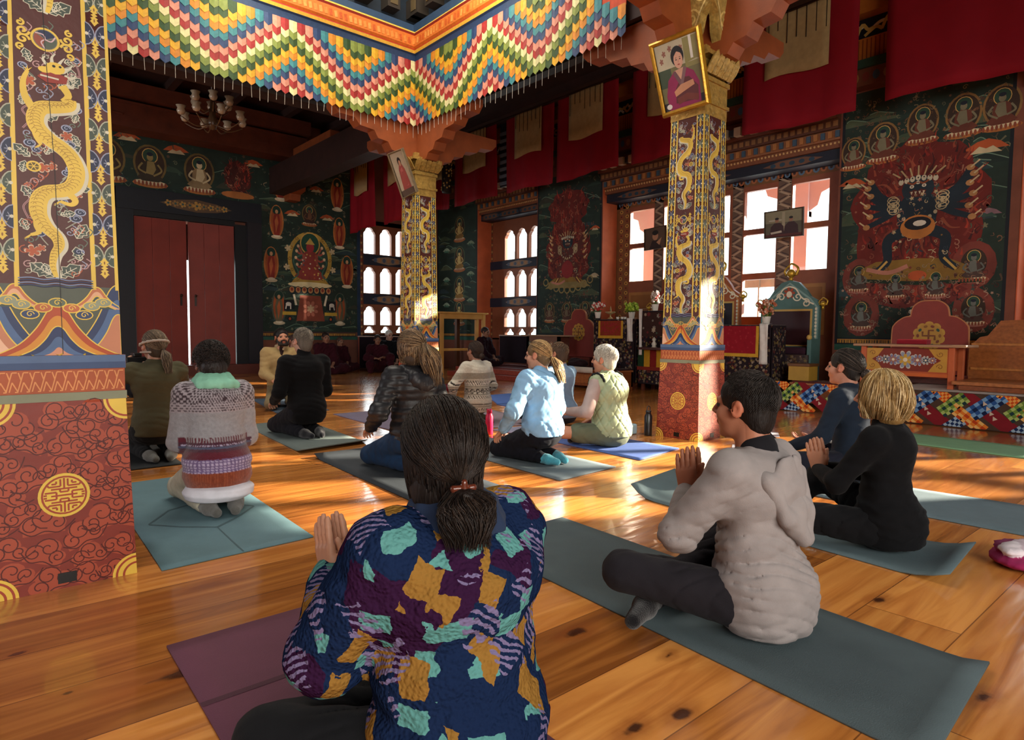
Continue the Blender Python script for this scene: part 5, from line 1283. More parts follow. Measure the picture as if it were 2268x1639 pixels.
def art_lady(P):
    r = P.rect; r(0, 1, 0, 1, rgb('#6f6b45'), 0); r(0, 1, .62, 1, rgb('#b5ad92'), 1); r(.66, 1, .55, .98, rgb('#8a8450'), 1); r(.8, .86, .66, 1, rgb('#d9d6cc'), 2); r(0, .3, .35, .62, rgb('#3c4a34'), 1)
    for x, y in ((.2, .85), (.35, .9), (.12, .75), (.6, .86)): P.petals(x, y, .05, 5, rgb('#8a5a4a'), 2)
    r(0, 1, 0, .12, rgb('#2a2026'), 1)
    P.poly([(.12, .0), (.1, .22), (.2, .45), (.38, .56), (.62, .58), (.82, .48), (.92, .3), (.9, 0)], rgb('#8a2350'), 2)
    P.poly([(.3, .08), (.35, .3), (.5, .44), (.7, .42), (.88, .25), (.85, .05)], rgb('#5a2a2c'), 3)
    P.poly([(.38, .56), (.5, .34), (.62, .58)], rgb('#c79a80'), 4); P.poly([(.34, .52), (.48, .3), (.54, .36), (.4, .56)], rgb('#6a4a50'), 5); P.poly([(.68, .56), (.52, .3), (.48, .36), (.6, .58)], rgb('#7a5a5c'), 5)
    P.ell(.5, .76, .15, .15, rgb('#14100f'), 4, 22); P.ell(.51, .70, .105, .125, rgb('#cf9f86'), 5, 22); P.poly([(.41, .76), (.5, .83), (.61, .78), (.6, .86), (.42, .85)], rgb('#14100f'), 6)
    P.ell(.465, .71, .018, .01, rgb('#1c1412'), 6, 8); P.ell(.555, .71, .018, .01, rgb('#1c1412'), 6, 8); P.line([(.51, .71), (.51, .665)], .012, rgb('#b0806a'), 6); P.ell(.51, .635, .03, .01, rgb('#9a4038'), 6, 8); P.line([(.45, .735), (.48, .74)], .008, rgb('#2a1c18'), 6); P.line([(.54, .74), (.575, .735)], .008, rgb('#2a1c18'), 6)
    P.poly([(.3, .26), (.48, .34), (.78, .36), (.8, .28), (.5, .22), (.32, .18)], rgb('#c08a68'), 6); P.line([(.35, .1), (.6, .14), (.85, .08)], .1, rgb('#6e342c'), 5)
    P.ell(.12, .06, .07, .04, rgb('#d8d4cc'), 7, 10)
def art_figure(P):
    P.rect(0, 1, 0, 1, rgb('#b5a68c'), 0); P.ell(.5, .78, .13, .1, rgb('#26201e'), 1, 14); P.poly([(.2, .1), (.3, .6), (.42, .72), (.6, .72), (.72, .58), (.8, .1)], rgb('#9a4a44'), 1)
    P.ell(.51, .74, .08, .07, rgb('#b58468'), 2, 12); P.poly([(.36, .2), (.4, .6), (.56, .64), (.66, .2)], rgb('#b5605a'), 2); P.rect(0, 1, 0, .14, rgb('#5a4a40'), 3)
def art_pair(P):
    P.rect(0, 1, 0, 1, rgb('#5f5a48'), 0); P.rect(0, 1, .55, 1, rgb('#8a8468'), 1); P.rect(.46, .54, .2, .95, rgb('#a39a80'), 2); P.rect(.1, .45, .62, .68, rgb('#b0aa98'), 2)
    for x in (.32, .7):
        P.poly([(x - .2, .05), (x - .17, .4), (x - .06, .55), (x + .08, .55), (x + .18, .4), (x + .2, .05)], rgb('#3a2226'), 3); P.ell(x, .64, .055, .09, rgb('#9a7058'), 4, 10); P.ell(x, .71, .055, .05, rgb('#1c1614'), 5, 10)
    P.line([(.15, .15), (.45, .2)], .08, rgb('#c0b8a8'), 5); P.rect(0, 1, 0, .1, rgb('#5a2a26'), 5)
def art_dark(P):
    P.rect(0, 1, 0, 1, rgb('#5a4434'), 0); P.ell(.5, .6, .14, .2, rgb('#b08060'), 1, 12); P.ell(.5, .76, .15, .12, rgb('#1c1410'), 2, 12); P.poly([(.2, 0), (.35, .4), (.65, .4), (.8, 0)], rgb('#2c1c1a'), 2); P.poly([(.55, .3), (.8, .5), (.7, .15)], rgb('#b98a68'), 3)
A = at
picture('framed_portrait', 'gold framed portrait of a person in magenta, tilted forward on a pillar', (A(1437, 98, X=4.84), A(1551, 52, X=4.84), A(1575, 229, X=5.06), A(1470, 263, X=5.06)), art_lady, rgb('#b98a2c'), .045, group='portraits on the pillars')
picture('framed_portrait', 'small thin framed portrait tilted forward on the farther painted pillar', (A(860, 340, X=4.72), A(892, 327, X=4.72), A(926, 424, X=5.02), A(894, 441, X=5.02)), art_figure, rgb('#8a7a60'), .02, group='portraits on the pillars')
picture('framed_photograph', 'framed photograph of two seated people hung before the large right window', (A(1693, 470, X=10.3), A(1781, 457, X=10.3), A(1780, 522, X=10.36), A(1693, 530, X=10.36)), art_pair, rgb('#55463a'), .02, m=PAINT)
picture('framed_photograph', 'small dark photograph hung on the window bar left of the portrait pillar', (A(1428, 508, X=10.4), A(1476, 498, X=10.4), A(1476, 548, X=10.45), A(1428, 556, X=10.45)), art_dark, rgb('#3a2c24'), .01, m=PAINT)
# ---------------------------------------------------------------- things along the right-hand wall
def pot(name, loc, label, cols, h=.34, potc='#e8e4da', leaf='#5a7a34', n=26, seed=1, spread=.13, group='flower pots on the altar tables'):
    t = empty(name, loc, 0, label, 'flower pot' if name != 'potted_plant' else 'plant', group); rr = random.Random(seed)
    mb = MB(rgb(potc)); mb.lathe([(.04, 0), (.045, .005), (.062, .11), (.066, .12), (.058, .12), (.04, .03)], 16); mb.build('pot', GLOSS, t, smooth=True)
    mb = MB(); st = MB(rgb(leaf))
    for k in range(n):
        a = rr.random() * 6.28; r = spread * math.sqrt(rr.random()); z = .16 + (h - .16) * rr.random() * (1 - .4 * r / spread); x, y = r * math.cos(a), r * math.sin(a)
        st.tube([(x * .2, y * .2, .08), (x * .6, y * .6, z * .6), (x, y, z)], .003, 4)
        for q in range(5):
            b = q * 1.257 + rr.random(); d = .022
            mb.ball((x + d * math.cos(b), y + d * math.sin(b) * .6, z + d * math.sin(b)), .018, 6, 4, rgb(rr.choice(cols)))
        la = rr.random() * 6.28; lx, ly = x + .05 * math.cos(la), y + .05 * math.sin(la)
        st.add([(x * .7, y * .7, z * .7), ((x + lx) / 2 + .012, (y + ly) / 2, z * .8), (lx, ly, z * .85), ((x + lx) / 2 - .012, (y + ly) / 2, z * .75)], [(0, 1, 2, 3)], rgb(leaf))
    mb.build('blossoms' if name != 'potted_plant' else 'leaves', CLOTH, t, smooth=True); st.build('stems', CLOTH, t)
    return t
BROC = ['#2a2024', '#6a5a4a', '#8a7a68', '#3c3240', '#5a2a26', '#7c6a3c']
def brocade(P, u0, u1, v0, v1, seed=0, base='#231a20', n=None, dens=500):
    rr = random.Random(seed); P.rect(u0, u1, v0, v1, rgb(base), 0)
    for k in range(n or int((u1 - u0) * (v1 - v0) * dens)):
        u = rr.uniform(u0 + .02, u1 - .02); v = rr.uniform(v0 + .02, v1 - .02)
        P.petals(u, v, rr.uniform(.012, .03), 5, rgb(rr.choice(BROC)), 1, .5, rr.random(), 3)
def altar(name, label, x0, x1, y0, y1, z, front, seed=0, cat='altar table'):
    """cloth covered altar table; front drawn in (y, z) on the plane x = x0"""
    t = empty(name, ((x0 + x1) / 2, (y0 + y1) / 2, 0), 0, label, cat, 'altar tables'); ox, oy = (x0 + x1) / 2, (y0 + y1) / 2
    mb = MB(rgb('#5a2c1c'))
    mb.box(x0 - ox, x1 - ox, y0 - oy, y1 - oy, z - .03, z, rgb('#6b3a24'))
    for a in (x0 + .03, x1 - .08):
        for b in (y0 + .03, y1 - .08): mb.box(a - ox, a + .05 - ox, b - oy, b + .05 - oy, 0, z - .03)
    mb.build('table', PINE, t, bevel=.004)
    mb = MB(rgb('#231a20'))
    mb.box(x0 - ox - .008, x1 - ox + .008, y0 - oy - .008, y1 - oy + .008, z, z + .006, rgb('#b9b2a4'))
    mb.box(x0 - ox - .02, x0 - ox - .008, y0 - oy, y1 - oy, .12, z + .004); mb.box(x0 - ox, x1 - ox, y0 - oy - .02, y0 - oy - .008, .12, z + .004)
    P = Paint(mb, lambda u, v, h: (x0 - ox - .02 - h, u - oy, v), flip=True); brocade(P, y0, y1, .12, z, seed)
    P2 = Paint(mb, lambda u, v, h: (u - ox, y0 - oy - .02 - h, v)); brocade(P2, x0, x1, .12, z, seed + 1)
    mb.build('brocade_cloth', CLOTH, t)
    mb = MB(); P = Paint(mb, lambda u, v, h: (x0 - ox - .028 - h, u - oy, v), flip=True); front(P); mb.build('altar_frontal', CLOTH, t)
    return t
def redfront(a, b, z0, z1, red='#8f1a28'):
    def f(P):
        P.rect(a, b, z0, z1, rgb('#c79a34'), 0); P.rect(a + .045, b - .045, z0 + .05, z1, rgb(red), 1)
        rr = random.Random(6)
        for k in range(60): P.petals(rr.uniform(a + .06, b - .06), rr.uniform(z0 + .07, z1 - .03), .018, 4, rgb('#a02a34'), 2, .5, 0, 3)
    return f
altar('altar_table', 'altar table with crimson yellow-edged frontal, just right of the portrait pillar', 8.9, 9.3, 4.50, 5.96, 1.13, redfront(4.68, 5.95, .66, 1.12), 3)
altar('altar_table', 'altar table with small rust frontal and white top cloth, left of the others', 9.0, 9.4, 7.05, 8.0, 1.24, redfront(7.3, 7.88, .9, 1.22, '#8c3a24'), 5)
def midfront(P):
    rr = random.Random(3)
    P.rect(6.05, 6.9, .95, 1.36, rgb('#3a2622'), 0)
    for k in range(26): P.petals(rr.uniform(6.1, 6.85), rr.uniform(.98, 1.33), rr.uniform(.02, .05), 6, rgb(rr.choice(['#8a8478', '#6a2a2c', '#a89a84', '#4a5a4a'])), 1)
    cols = ['#b98a24', '#7a1f1c', '#1f3a24', '#b98a24', '#7a1f1c', '#b98a24', '#1f3a24']
    for k, c in enumerate(cols): P.rect(6.05 + k * .13, 6.05 + (k + 1) * .13 - .005, .42, .72, rgb(c), 0)
    P.rect(6.0, 6.97, .36, .42, rgb('#7a2a20'), 1)
altar('altar_table', 'tallest altar table with striped skirt, half hidden by the portrait pillar', 9.0, 9.4, 6.0, 6.95, 1.38, midfront, 9)
def scarf(x, y, z0, z1, w, label, rz=0):
    mb = MB(rgb('#d9d6d0')); G = []
    for i in range(13):
        z = z1 - (z1 - z0) * i / 12; G.append([(-.012 * math.sin(j * 1.4 + i * .3), -w / 2 + w * j / 6, z) for j in range(7)])
    G = [[(.12, -w / 2 + w * j / 6, z1 + .006) for j in range(7)]] + G
    mb.grid(G); o = mb.build('ceremonial_scarf', CLOTH, smooth=True); o.location = (x, y, 0); s = o.modifiers.new('thickness', 'SOLIDIFY'); s.thickness = .003
    tag(o, label, 'scarf', 'white ceremonial scarves')
scarf(8.86, 4.60, .56, 1.155, .13, 'white scarf hanging off the right corner of the altar table with the crimson frontal')
scarf(8.96, 7.14, .85, 1.265, .13, 'white scarf hanging off the left-hand altar table')
scarf(8.955, 6.90, .62, 1.42, .07, 'narrow white scarf down the left corner of the tallest altar table')
F1 = ['#c9785a', '#d89a7a', '#b5603f', '#e0b9a0']; F2 = ['#c03a3a', '#e8d8c8', '#d86a5a', '#f0e6da']
pot('flower_pot', tuple(at(1697, 719, X=9.1)), 'white pot of peach flowers in front of the teal throne', F1, .42, seed=1)
pot('flower_pot', (9.1, 5.55, 1.14), 'white pot of peach and white flowers right beside the portrait pillar', F1 + ['#efe6da'], .44, seed=2)
pot('flower_pot', tuple(at(1324, 705, X=9.2)), 'white pot of red and white flowers at the left end of the left-hand altar table', F2, .34, seed=3)
pot('flower_pot', (9.2, 6.78, 1.385), 'small white pot with a slim bunch of white flowers on the tallest altar table', ['#e8e0d4', '#c9b8a8', '#a83a3a'], .40, seed=5, spread=.06)
pot('potted_plant', tuple(at(1399, 706, X=9.2)), 'white pot of lime green leaves on the left-hand altar table', ['#9ab83a', '#b8cc5a', '#7a9a2c'], .32, n=40, seed=4, spread=.12, group='potted plants')
# small altar objects
t = empty('candle_stand', tuple(at(1352, 706, X=9.15)), 0, 'small brass candle stand between the flowers and the green plant', 'candle stand')
mb = MB(rgb('#b9a070')); mb.lathe([(.05, 0), (.05, .01), (.015, .03), (.012, .08), (.09, .11), (.1, .13), (.02, .12), (.012, .2), (.0, .24)], 14); mb.build('stand', GOLD, t, smooth=True)
for k, (px, X_) in enumerate(((1368, 9.1), (1378, 9.1), (1384, 9.15))):
    mb = MB(rgb('#e4e0d8')); mb.lathe([(.02, 0), (.032, .045), (.028, .045), (.015, .01)], 12); o = mb.build('offering_cup', GLOSS, smooth=True); o.location = at(px, 707, X=X_)
    tag(o, 'small white offering cup left of the lime green plant', 'cup', 'offering cups'); o.location.z = 1.246
o_ = empty('small_picture', (9.2, 6.35, 1.386), 0, 'small white-framed picture standing on the tallest altar table', 'picture')
mb = MB(rgb('#e4e0d6')); mb.box(-.01, .01, -.07, .07, 0, .2); mb.box(-.014, -.01, -.045, .045, .03, .17, rgb('#6a5a50')); mb.build('frame', GLOSS, o_)
mb = MB(rgb('#1c1614')); mb.lathe([(.05, 0), (.03, .02), (.045, .06), (.02, .1), (.035, .14), (.0, .18)], 12, c=rgb('#b8b0a0')); o = mb.build('figurine', GLOSS, smooth=True); o.location = (8.88, 6.55, .761); 
tag(o, 'pale seated figurine on a dark shelf at the front of the tallest altar table', 'figurine')
sh = MB(rgb('#3a1a16')); sh.box(8.80, 8.975, 6.2, 6.83, .72, .76); so = sh.build('front_shelf', PINE); so.parent = bpy.data.objects['altar_table.002']; so.matrix_parent_inverse = Matrix.Translation(-Vector(bpy.data.objects['altar_table.002'].location))
# thrones
def throne(name, label, cy, x, w, zt, zs, body, trim, panel_c, crest=True, group='carved thrones behind the altar tables'):
    t = empty(name, (x, cy, 0), 0, label, 'throne', group)
    mb = MB(rgb(body)); h = w / 2
    mb.prism([(-h, 0), (h, 0), (h, zt - .42), (h * .92, zt - .32), (h * .7, zt - .26), (h * .55, zt - .16), (h * .3, zt - .04), (0, zt), (-h * .3, zt - .04), (-h * .55, zt - .16), (-h * .7, zt - .26), (-h * .92, zt - .32), (-h, zt - .42)], lambda u, v, q: (q, u, v), 0, .07)
    P = Paint(mb, lambda u, v, q: (-q, u, v), .003, flip=True)
    P.line([(-h + .03, .3), (-h + .03, zt - .43), (-h * .7, zt - .3), (0, zt - .05), (h * .7, zt - .3), (h - .03, zt - .43), (h - .03, .3)], .03, rgb(trim), 1)
    P.rect(-h + .1, h - .1, zs, zt - .45, rgb('#c9a558'), 1); P.rect(-h + .13, h - .13, zs + .02, zt - .48, rgb(panel_c), 2)
    for s in (-1, 1):
        for k in range(11): P.ell(s * (h - .045), zs + .05 + k * (zt - .5 - zs) / 10, .018, .024, rgb('#d8d4bc'), 2, 8)
        P.spiral(s * .13, zt - .26, .07, 1.3, .02, rgb('#e6dfc4'), 3, 0, s); P.spiral(s * .26, zt - .36, .07, 1.3, .02, rgb('#e0d6b8'), 3, 1, -s); P.curve([(0, zt - .1), (s * .1, zt - .14), (s * .2, zt - .28), (s * .38, zt - .38)], .022, rgb('#e6dfc4'), 3, 5)
    P.petals(0, zt - .2, .09, 7, rgb('#a8441f'), 4); P.ell(0, zt - .22, .045, .05, rgb('#e4dcc4'), 5, 12)
    mb.build('back', PAINT, t, bevel=.004)
    mb = MB(rgb(body)); mb.box(-.33, 0, -h, h, .0, zs - .12, rgb('#3a2420')); 
    P = Paint(mb, lambda u, v, q: (-.33 - q, u, v), .002, flip=True); brocade(P, -h, h, .05, zs - .12, 11, '#4a3a34')
    for s in (-1, 1): mb.box(-.3, .0, s * h - .03, s * h + .03, .0, zs + .12, rgb(body)); mb.ball((-.3, s * h, zs + .14), .04, 8, 6, rgb('#c9a558'))
    mb.build('seat', PAINT, t)
    mb = MB(rgb('#3a2230')); mb.box(-.3, -.01, -h + .06, h - .06, zs - .12, zs - .01); mb.build('cushion', CLOTH, t, bevel=.03, smooth=True)
    for px_, zz, s in ((0, zt, 1.5), (-h - .04, zt - .44, .9), (h + .04, zt - .44, .9)):
        g = MB(rgb('#c9a23c'))
        g.tube([(.03, px_, zz - .02), (.03, px_, zz + .04 * s)], .02 * s, 8); g.ball((.03, px_, zz + .07 * s), .045 * s, 10, 7); g.tube(spl([(.03, px_ - .05 * s, zz + .05 * s), (.03, px_ - .07 * s, zz + .12 * s), (.03, px_, zz + .17 * s), (.03, px_ + .03 * s, zz + .13 * s)], 5), lambda t_: .016 * s * (1 - .6 * t_), 6)
        g.tube(spl([(.03, px_ + .05 * s, zz + .05 * s), (.03, px_ + .07 * s, zz + .1 * s), (.03, px_ + .02 * s, zz + .16 * s)], 5), lambda t_: .014 * s * (1 - .6 * t_), 6)
        g.build('gilded_finial', GOLD, t, smooth=True)
    return t
throne('throne', 'teal carved throne with dark maroon back panel and gold crest, right of the altar tables', 4.66, 9.75, .92, 1.84, .82, '#4f7470', '#7fa09a', '#34161c')
throne('throne', 'orange carved throne with pale inner border, showing just right of the portrait pillar', 5.95, 9.85, .8, 2.0, .95, '#9c5226', '#c98a4a', '#1c1a26')
throne('throne', 'red-backed throne behind the tallest altar table, mostly hidden', 7.05, 9.95, .8, 1.86, .95, '#7c2c22', '#b08a4a', '#8a2a26')
# red trefoil seat backs
def trefoil(name, label, x, cy, w, z0, z1, zb=0.0, dp=.3, grp='red trefoil thrones'):
    t = empty(name, (x, cy, 0), 0, label, 'throne', grp); h = w / 2; H = z1 - z0
    out = spl([(-h, z0), (-h, z0 + H * .55), (-h * .93, z0 + H * .68), (-h * .7, z0 + H * .77), (-h * .5, z0 + H * .79)], 5) + spl([(-h * .5, z0 + H * .80), (-h * .44, z0 + H * .92), (-h * .25, z0 + H * .99), (0, z0 + H), (h * .25, z0 + H * .99), (h * .44, z0 + H * .92), (h * .5, z0 + H * .80)], 5) + spl([(h * .5, z0 + H * .79), (h * .7, z0 + H * .77), (h * .93, z0 + H * .68), (h, z0 + H * .55), (h, z0)], 5)
    mb = MB(rgb('#8a342a')); mb.prism(out, lambda u, v, q: (q, u, v), 0, .05, cs=rgb('#b9784a'))
    P = Paint(mb, lambda u, v, q: (-q, u, v), .002, flip=True); P.line(out, .014, rgb('#b9784a'), 1)
    zc = z0 + H * .52; r = w * .2
    P.petals(0, zc, r * 1.08, 10, rgb('#c2953c'), 1, .86); P.ell(0, zc, r * .92, r * .92, rgb('#b98a38'), 2, 26)
    rr = random.Random(4)
    for k in range(10):
        a = k * .628; P.ell(r * .72 * math.cos(a), zc + r * .72 * math.sin(a), r * .14, r * .1, rgb(['#7a3a24', '#2c4c40', '#8a5a24'][k % 3]), 3, 8, a + 1.57)
    d = rgb('#7a4420'); q = r * .4
    for k in range(4):
        a = k * math.pi / 2; ca, sa = math.cos(a), math.sin(a)
        def T(x_, y_): return (x_ * ca - y_ * sa, zc + x_ * sa + y_ * ca)
        P.line([T(0, 0), T(q, 0), T(q, q * .8)] if True else [], r * .13, d, 4)
    mb.build('painted_back', PAINT, t)
    mb = MB(rgb('#5a2c20')); mb.box(-dp, 0, -h, h, zb, z0); mb.box(-dp - .02, .02, -h - .02, h + .02, z0 - .05, z0, rgb('#6b2a20')); mb.build('seat', PINE, t, bevel=.004)
    return t
trefoil('trefoil_throne', 'red three-lobed throne back with gold wheel, behind the painted table at the right', 9.62, 2.72, .88, .5, 1.46, .388)
trefoil('trefoil_throne', 'red three-lobed throne back beside the desk, left of the altar tables', 9.72, 9.08, .84, .5, 1.48, .222, .12)
# painted table with the red book
t = empty('painted_table', (8.75, 2.66, .385), 0, 'low orange table with a painted flower panel, on the quilt-covered platform', 'table')
mb = MB(rgb('#b4542c')); mb.box(-.22, .3, -.62, .58, .48, .51, rgb('#b08a6a')); mb.build('table_top', PAINT, t, bevel=.008)
for a in (-.17, .2):
    for b in (-.5, .44):
        mb = MB(rgb('#c0623a')); mb.box(a, a + .06, b, b + .06, 0, .48); mb.build('leg', PAINT, t, bevel=.004)
mb = MB(rgb('#b4542c')); mb.box(-.165, -.14, -.44, .44, .16, .46); mb.box(.2, .22, -.44, .44, .2, .46); mb.box(-.17, -.13, -.44, .44, .13, .17, rgb('#c8642c'))
P = Paint(mb, lambda u, v, h: (-.165 - h, u, v), .0015, flip=True)
P.rect(-.43, .43, .19, .46, rgb('#7c2c1e'), 0)
for s in (-1, 1): P.poly([(s * .43, .19), (s * .43, .46), (s * .24, .46), (s * .3, .37), (s * .37, .325), (s * .3, .28), (s * .24, .19)], rgb('#c0923a'), 1); P.spiral(s * .36, .4, .035, 1.2, .007, rgb('#8a5a20'), 2, 0, s); P.spiral(s * .36, .25, .035, 1.2, .007, rgb('#8a5a20'), 2, 0, -s)
for k, (r, c1, c2) in enumerate(((.115, '#8a9ab0', '#c9a23c'), (.075, '#7a80a8', '#9a6a5c'), (.055, '#b0b4b0', '#3a4a5a'), (.04, '#7a80a8', '#a86a4a'))):
    for s in ((0,) if k == 0 else (-1, 1)):
        x = s * (0, .13, .215, .285)[k]; P.petals(x, .325, r, 8, rgb('#c9c8bc'), 1); P.petals(x, .325, r * .86, 8, rgb(c1), 2); P.petals(x, .325, r * .6, 6, rgb(c2), 3); P.ell(x, .325, r * .22, r * .22, rgb('#e4dcc4'), 4, 10)
mb.build('painted_apron', PAINT, t)
t = empty('prayer_book', tuple(at(2035, 757, X=8.62)), 0, 'red cloth-wrapped prayer book lying on the painted table', 'book'); t.location = (8.68, 2.62, .897)
mb = MB(rgb('#8f2230')); mb.box(-.08, .08, -.17, .15, 0, .045); mb.build('cover', CLOTH, t, bevel=.008); mb = MB(rgb('#b8404a')); mb.box(-.075, .075, -.175, .145, .0455, .06); mb.build('top_board', CLOTH, t, bevel=.005)
# platform with patchwork cover
t = empty('platform', (9.2, 1.3, 0), 0, 'long low platform under the right wall mural, covered with a patchwork quilt', 'platform')
mb = MB(rgb('#5a3420')); mb.box(-.98, 1.0, -2.3, 1.5, 0, .37); mb.build('deck', PINE, t)
mb = MB(rgb('#3a1a1a')); mb.box(-1.02, .9, -2.3, 1.42, .372, .385, rgb('#cfc6bc')); mb.box(-1.02, -.982, -2.3, 1.42, .01, .385)
P = Paint(mb, lambda u, v, h: (-1.02 - h, u, v), .001, flip=True); P.rect(-2.3, 1.42, .01, .385, rgb('#4a3a30'), 0)
def par(u, v, a, w, ln, c, chk=None, L=1):
    """one slanted patch, optionally chequered"""
    ca, sa = math.cos(a), math.sin(a)
    def T(x, y): return (u + x * ca - y * sa, v + x * sa + y * ca)
    def clip(pts):
        for (lo, s) in ((.012, 1), (.383, -1)):
            o = []
            for i in range(len(pts)):
                p, q = pts[i], pts[(i + 1) % len(pts)]; ip, iq = (p[1] - lo) * s >= 0, (q[1] - lo) * s >= 0
                if ip: o.append(p)
                if ip != iq: f = (lo - p[1]) / (q[1] - p[1]); o.append((p[0] + (q[0] - p[0]) * f, lo))
            pts = o
            if len(pts) < 3: return []
        return pts
    q = clip([T(-ln / 2, -w / 2), T(ln / 2, -w / 2), T(ln / 2, w / 2), T(-ln / 2, w / 2)])
    if len(q) > 2: P.poly(q, rgb(c), L)
    if chk:
        k = 8; m = 4
        for i in range(k):
            for j in range(m):
                cc = chk[(abs(j - m // 2) + (i % 2)) % len(chk)]
                q = clip([T(-ln / 2 + ln * i / k, -w / 2 + w * j / m), T(-ln / 2 + ln * (i + 1) / k, -w / 2 + w * j / m), T(-ln / 2 + ln * (i + 1) / k, -w / 2 + w * (j + 1) / m), T(-ln / 2 + ln * i / k, -w / 2 + w * (j + 1) / m)])
                if len(q) > 2: P.poly(q, rgb(cc), L + 1)
for k in range(-3, 4):
    u = .85 - k * .60
    par(u + .20, .27, -.70, .15, .36, '#27477c', ['#16264a', '#2c5490', '#6f9ac4'])
    par(u - .10, .25, -.70, .13, .30, '#6a8a3c', ['#203a3c', '#6a8a3c', '#a4b86a'])
    par(u + .08, .11, .66, .14, .40, '#7a1f28')
    par(u - .24, .11, .66, .12, .38, '#d89a4a', ['#b5401c', '#d87a2c', '#e4b46a'])
    par(u + .36, .34, .66, .12, .22, '#7a1f28'); par(u + .02, .36, .66, .11, .18, '#d89a4a', ['#c8501c', '#e0a050']); par(u - .10, .02, -.70, .12, .24, '#22406c', ['#9ab4c8', '#1c3058'])
    for q in range(4): P.poly([(u + .1 + q * .03, .13 + q * .05), (u + .14 + q * .03, .11 + q * .05), (u + .14 + q * .03, .16 + q * .05)], rgb('#c8b8a4'), 4)
mb.build('patchwork_cover', CLOTH, t)
# pine bench with high back
t = empty('pine_bench', (9.0, .9, .388), 0, 'plain knotty pine bench with high plank back at the right edge, on the platform', 'bench')
mb = MB(rgb('#9a5a2c')); h0 = .09
pr = [(-1.3, 0), (1.32, 0), (1.32, .48), (1.22, .60), (1.14, .62), (1.02, .80), (.1, .84), (-1.3, .84)]
mb.prism(pr, lambda u, v, q: (.42 + q, u, v), 0, .05); 
for z in (.2, .5): mb.box(.405, .42, -1.3, 1.3, z, z + .03, rgb('#b8783c'))
mb.build('back', PINE, t, bevel=.004)
mb = MB(rgb('#a8683a')); mb.box(-.5, .42, -1.3, 1.26, .06, .1); mb.box(-.46, .4, -1.26, 1.2, 0, .06, rgb('#8a4c28')); mb.build('seat', PINE, t, bevel=.006)
# carpet-covered chests
def chest(label, x0, x1, y0, y1, h, cloth):
    t = empty('pine_chest', ((x0 + x1) / 2, (y0 + y1) / 2, 0), 0, label, 'bench', 'low pine benches'); a, b = (x1 - x0) / 2, (y1 - y0) / 2
    mb = MB(rgb('#8a4c28')); mb.box(-a, a, -b, b, .05, h - .04)
    mb.box(-a - .012, -a, -b + .06, b - .06, .1, h - .1, rgb('#9c5c30'))
    for y in (-b, b - .06): mb.box(-a - .006, -a + .05, y, y + .06, 0, h - .04, rgb('#8f522c')); mb.box(a - .05, a, y, y + .06, 0, h - .04)
    mb.box(-a - .02, a, -b - .01, b + .01, h - .04, h - .012, rgb('#a8663a')); mb.build('box', PINE, t, bevel=.005)
    mb = MB(rgb(cloth)); mb.box(-a + .01, a - .01, -b + .01, b - .01, h - .01, h + .012)
    P = Paint(mb, lambda u, v, q: (u, v, h + .012 + q), .0008); rr = random.Random(2)
    for k in range(120): P.petals(rr.uniform(-a + .03, a - .03), rr.uniform(-b + .03, b - .03), .03, 5, rgb(rr.choice(['#7a3a30', '#a8907a', '#3a2420', '#8a6a50'])), 1, .5, 0, 3)
    mb.build('carpet', CLOTH, t)
chest('low pine bench with patterned carpet below the teal throne', 8.87, 9.3, 3.35, 4.18, .34, '#5a2c28')
chest('low pine bench with dark carpet and cloths behind the white-haired person', 8.4, 8.9, 7.0, 9.0, .36, '#3a2222')
t = empty('low_box', (9.2, 4.32, .0), 0, 'yellow painted box with a rust lid beside the teal throne', 'box'); t.location = (9.05, 4.12, .353)
mb = MB(rgb('#b08a34')); mb.box(-.14, .14, -.17, .12, 0, .2); mb.box(-.15, .15, -.18, .13, .2, .24, rgb('#6a4424')); mb.build('body', PAINT, t, bevel=.004)
# folded cloths, ball on the left bench
for k, (x, y, w, c, lab) in enumerate(((8.66, 8.1, .26, '#2a1a1c', 'dark folded robe heaped on the left bench'), (8.68, 7.55, .24, '#3a2024', 'dark maroon cloth heaped on the left bench near the altar table'), (8.70, 8.6, .22, '#b59a2c', 'mustard yellow cloth lying on the left bench'))):
    V, F = solid([ell((0, 0, .05), (w * .6, w * .8, .07)), ell((.05, .1, .1), (w * .4, w * .5, .06)), ell((-.04, -.12, .07), (w * .4, w * .4, .06))], .014, .04, lambda p: .012 * fnoise(p, k, (5, 5, 5)), clip=0)
    o = vmesh('folded_cloth', V, F, np.tile(np.array(rgb(c)[:3]), (len(V), 1)), CLOTH); o.location = (x, y, .374); tag(o, lab, 'cloth', 'folded cloths on the left bench')
mb = MB(rgb('#d8d0c0')); mb.ball((0, 0, .05), .05, 14, 10); o = mb.build('ball', GLOSS, smooth=True); o.location = (8.5, 8.3, .374); tag(o, 'pale round ball on the left bench', 'ball')
mb = MB(rgb('#c8c0b4'))
mb.grid([[(-.02 + .01 * math.sin(j), .9 * (j / 20 - .5), .02 - .05 * i) for j in range(21)] for i in range(3)]); o = mb.build('white_runner', CLOTH, smooth=True); o.location = (8.365, 7.9, .37); s = o.modifiers.new('thickness', 'SOLIDIFY'); s.thickness = .004; tag(o, 'white lace runner along the front edge of the left bench', 'cloth')
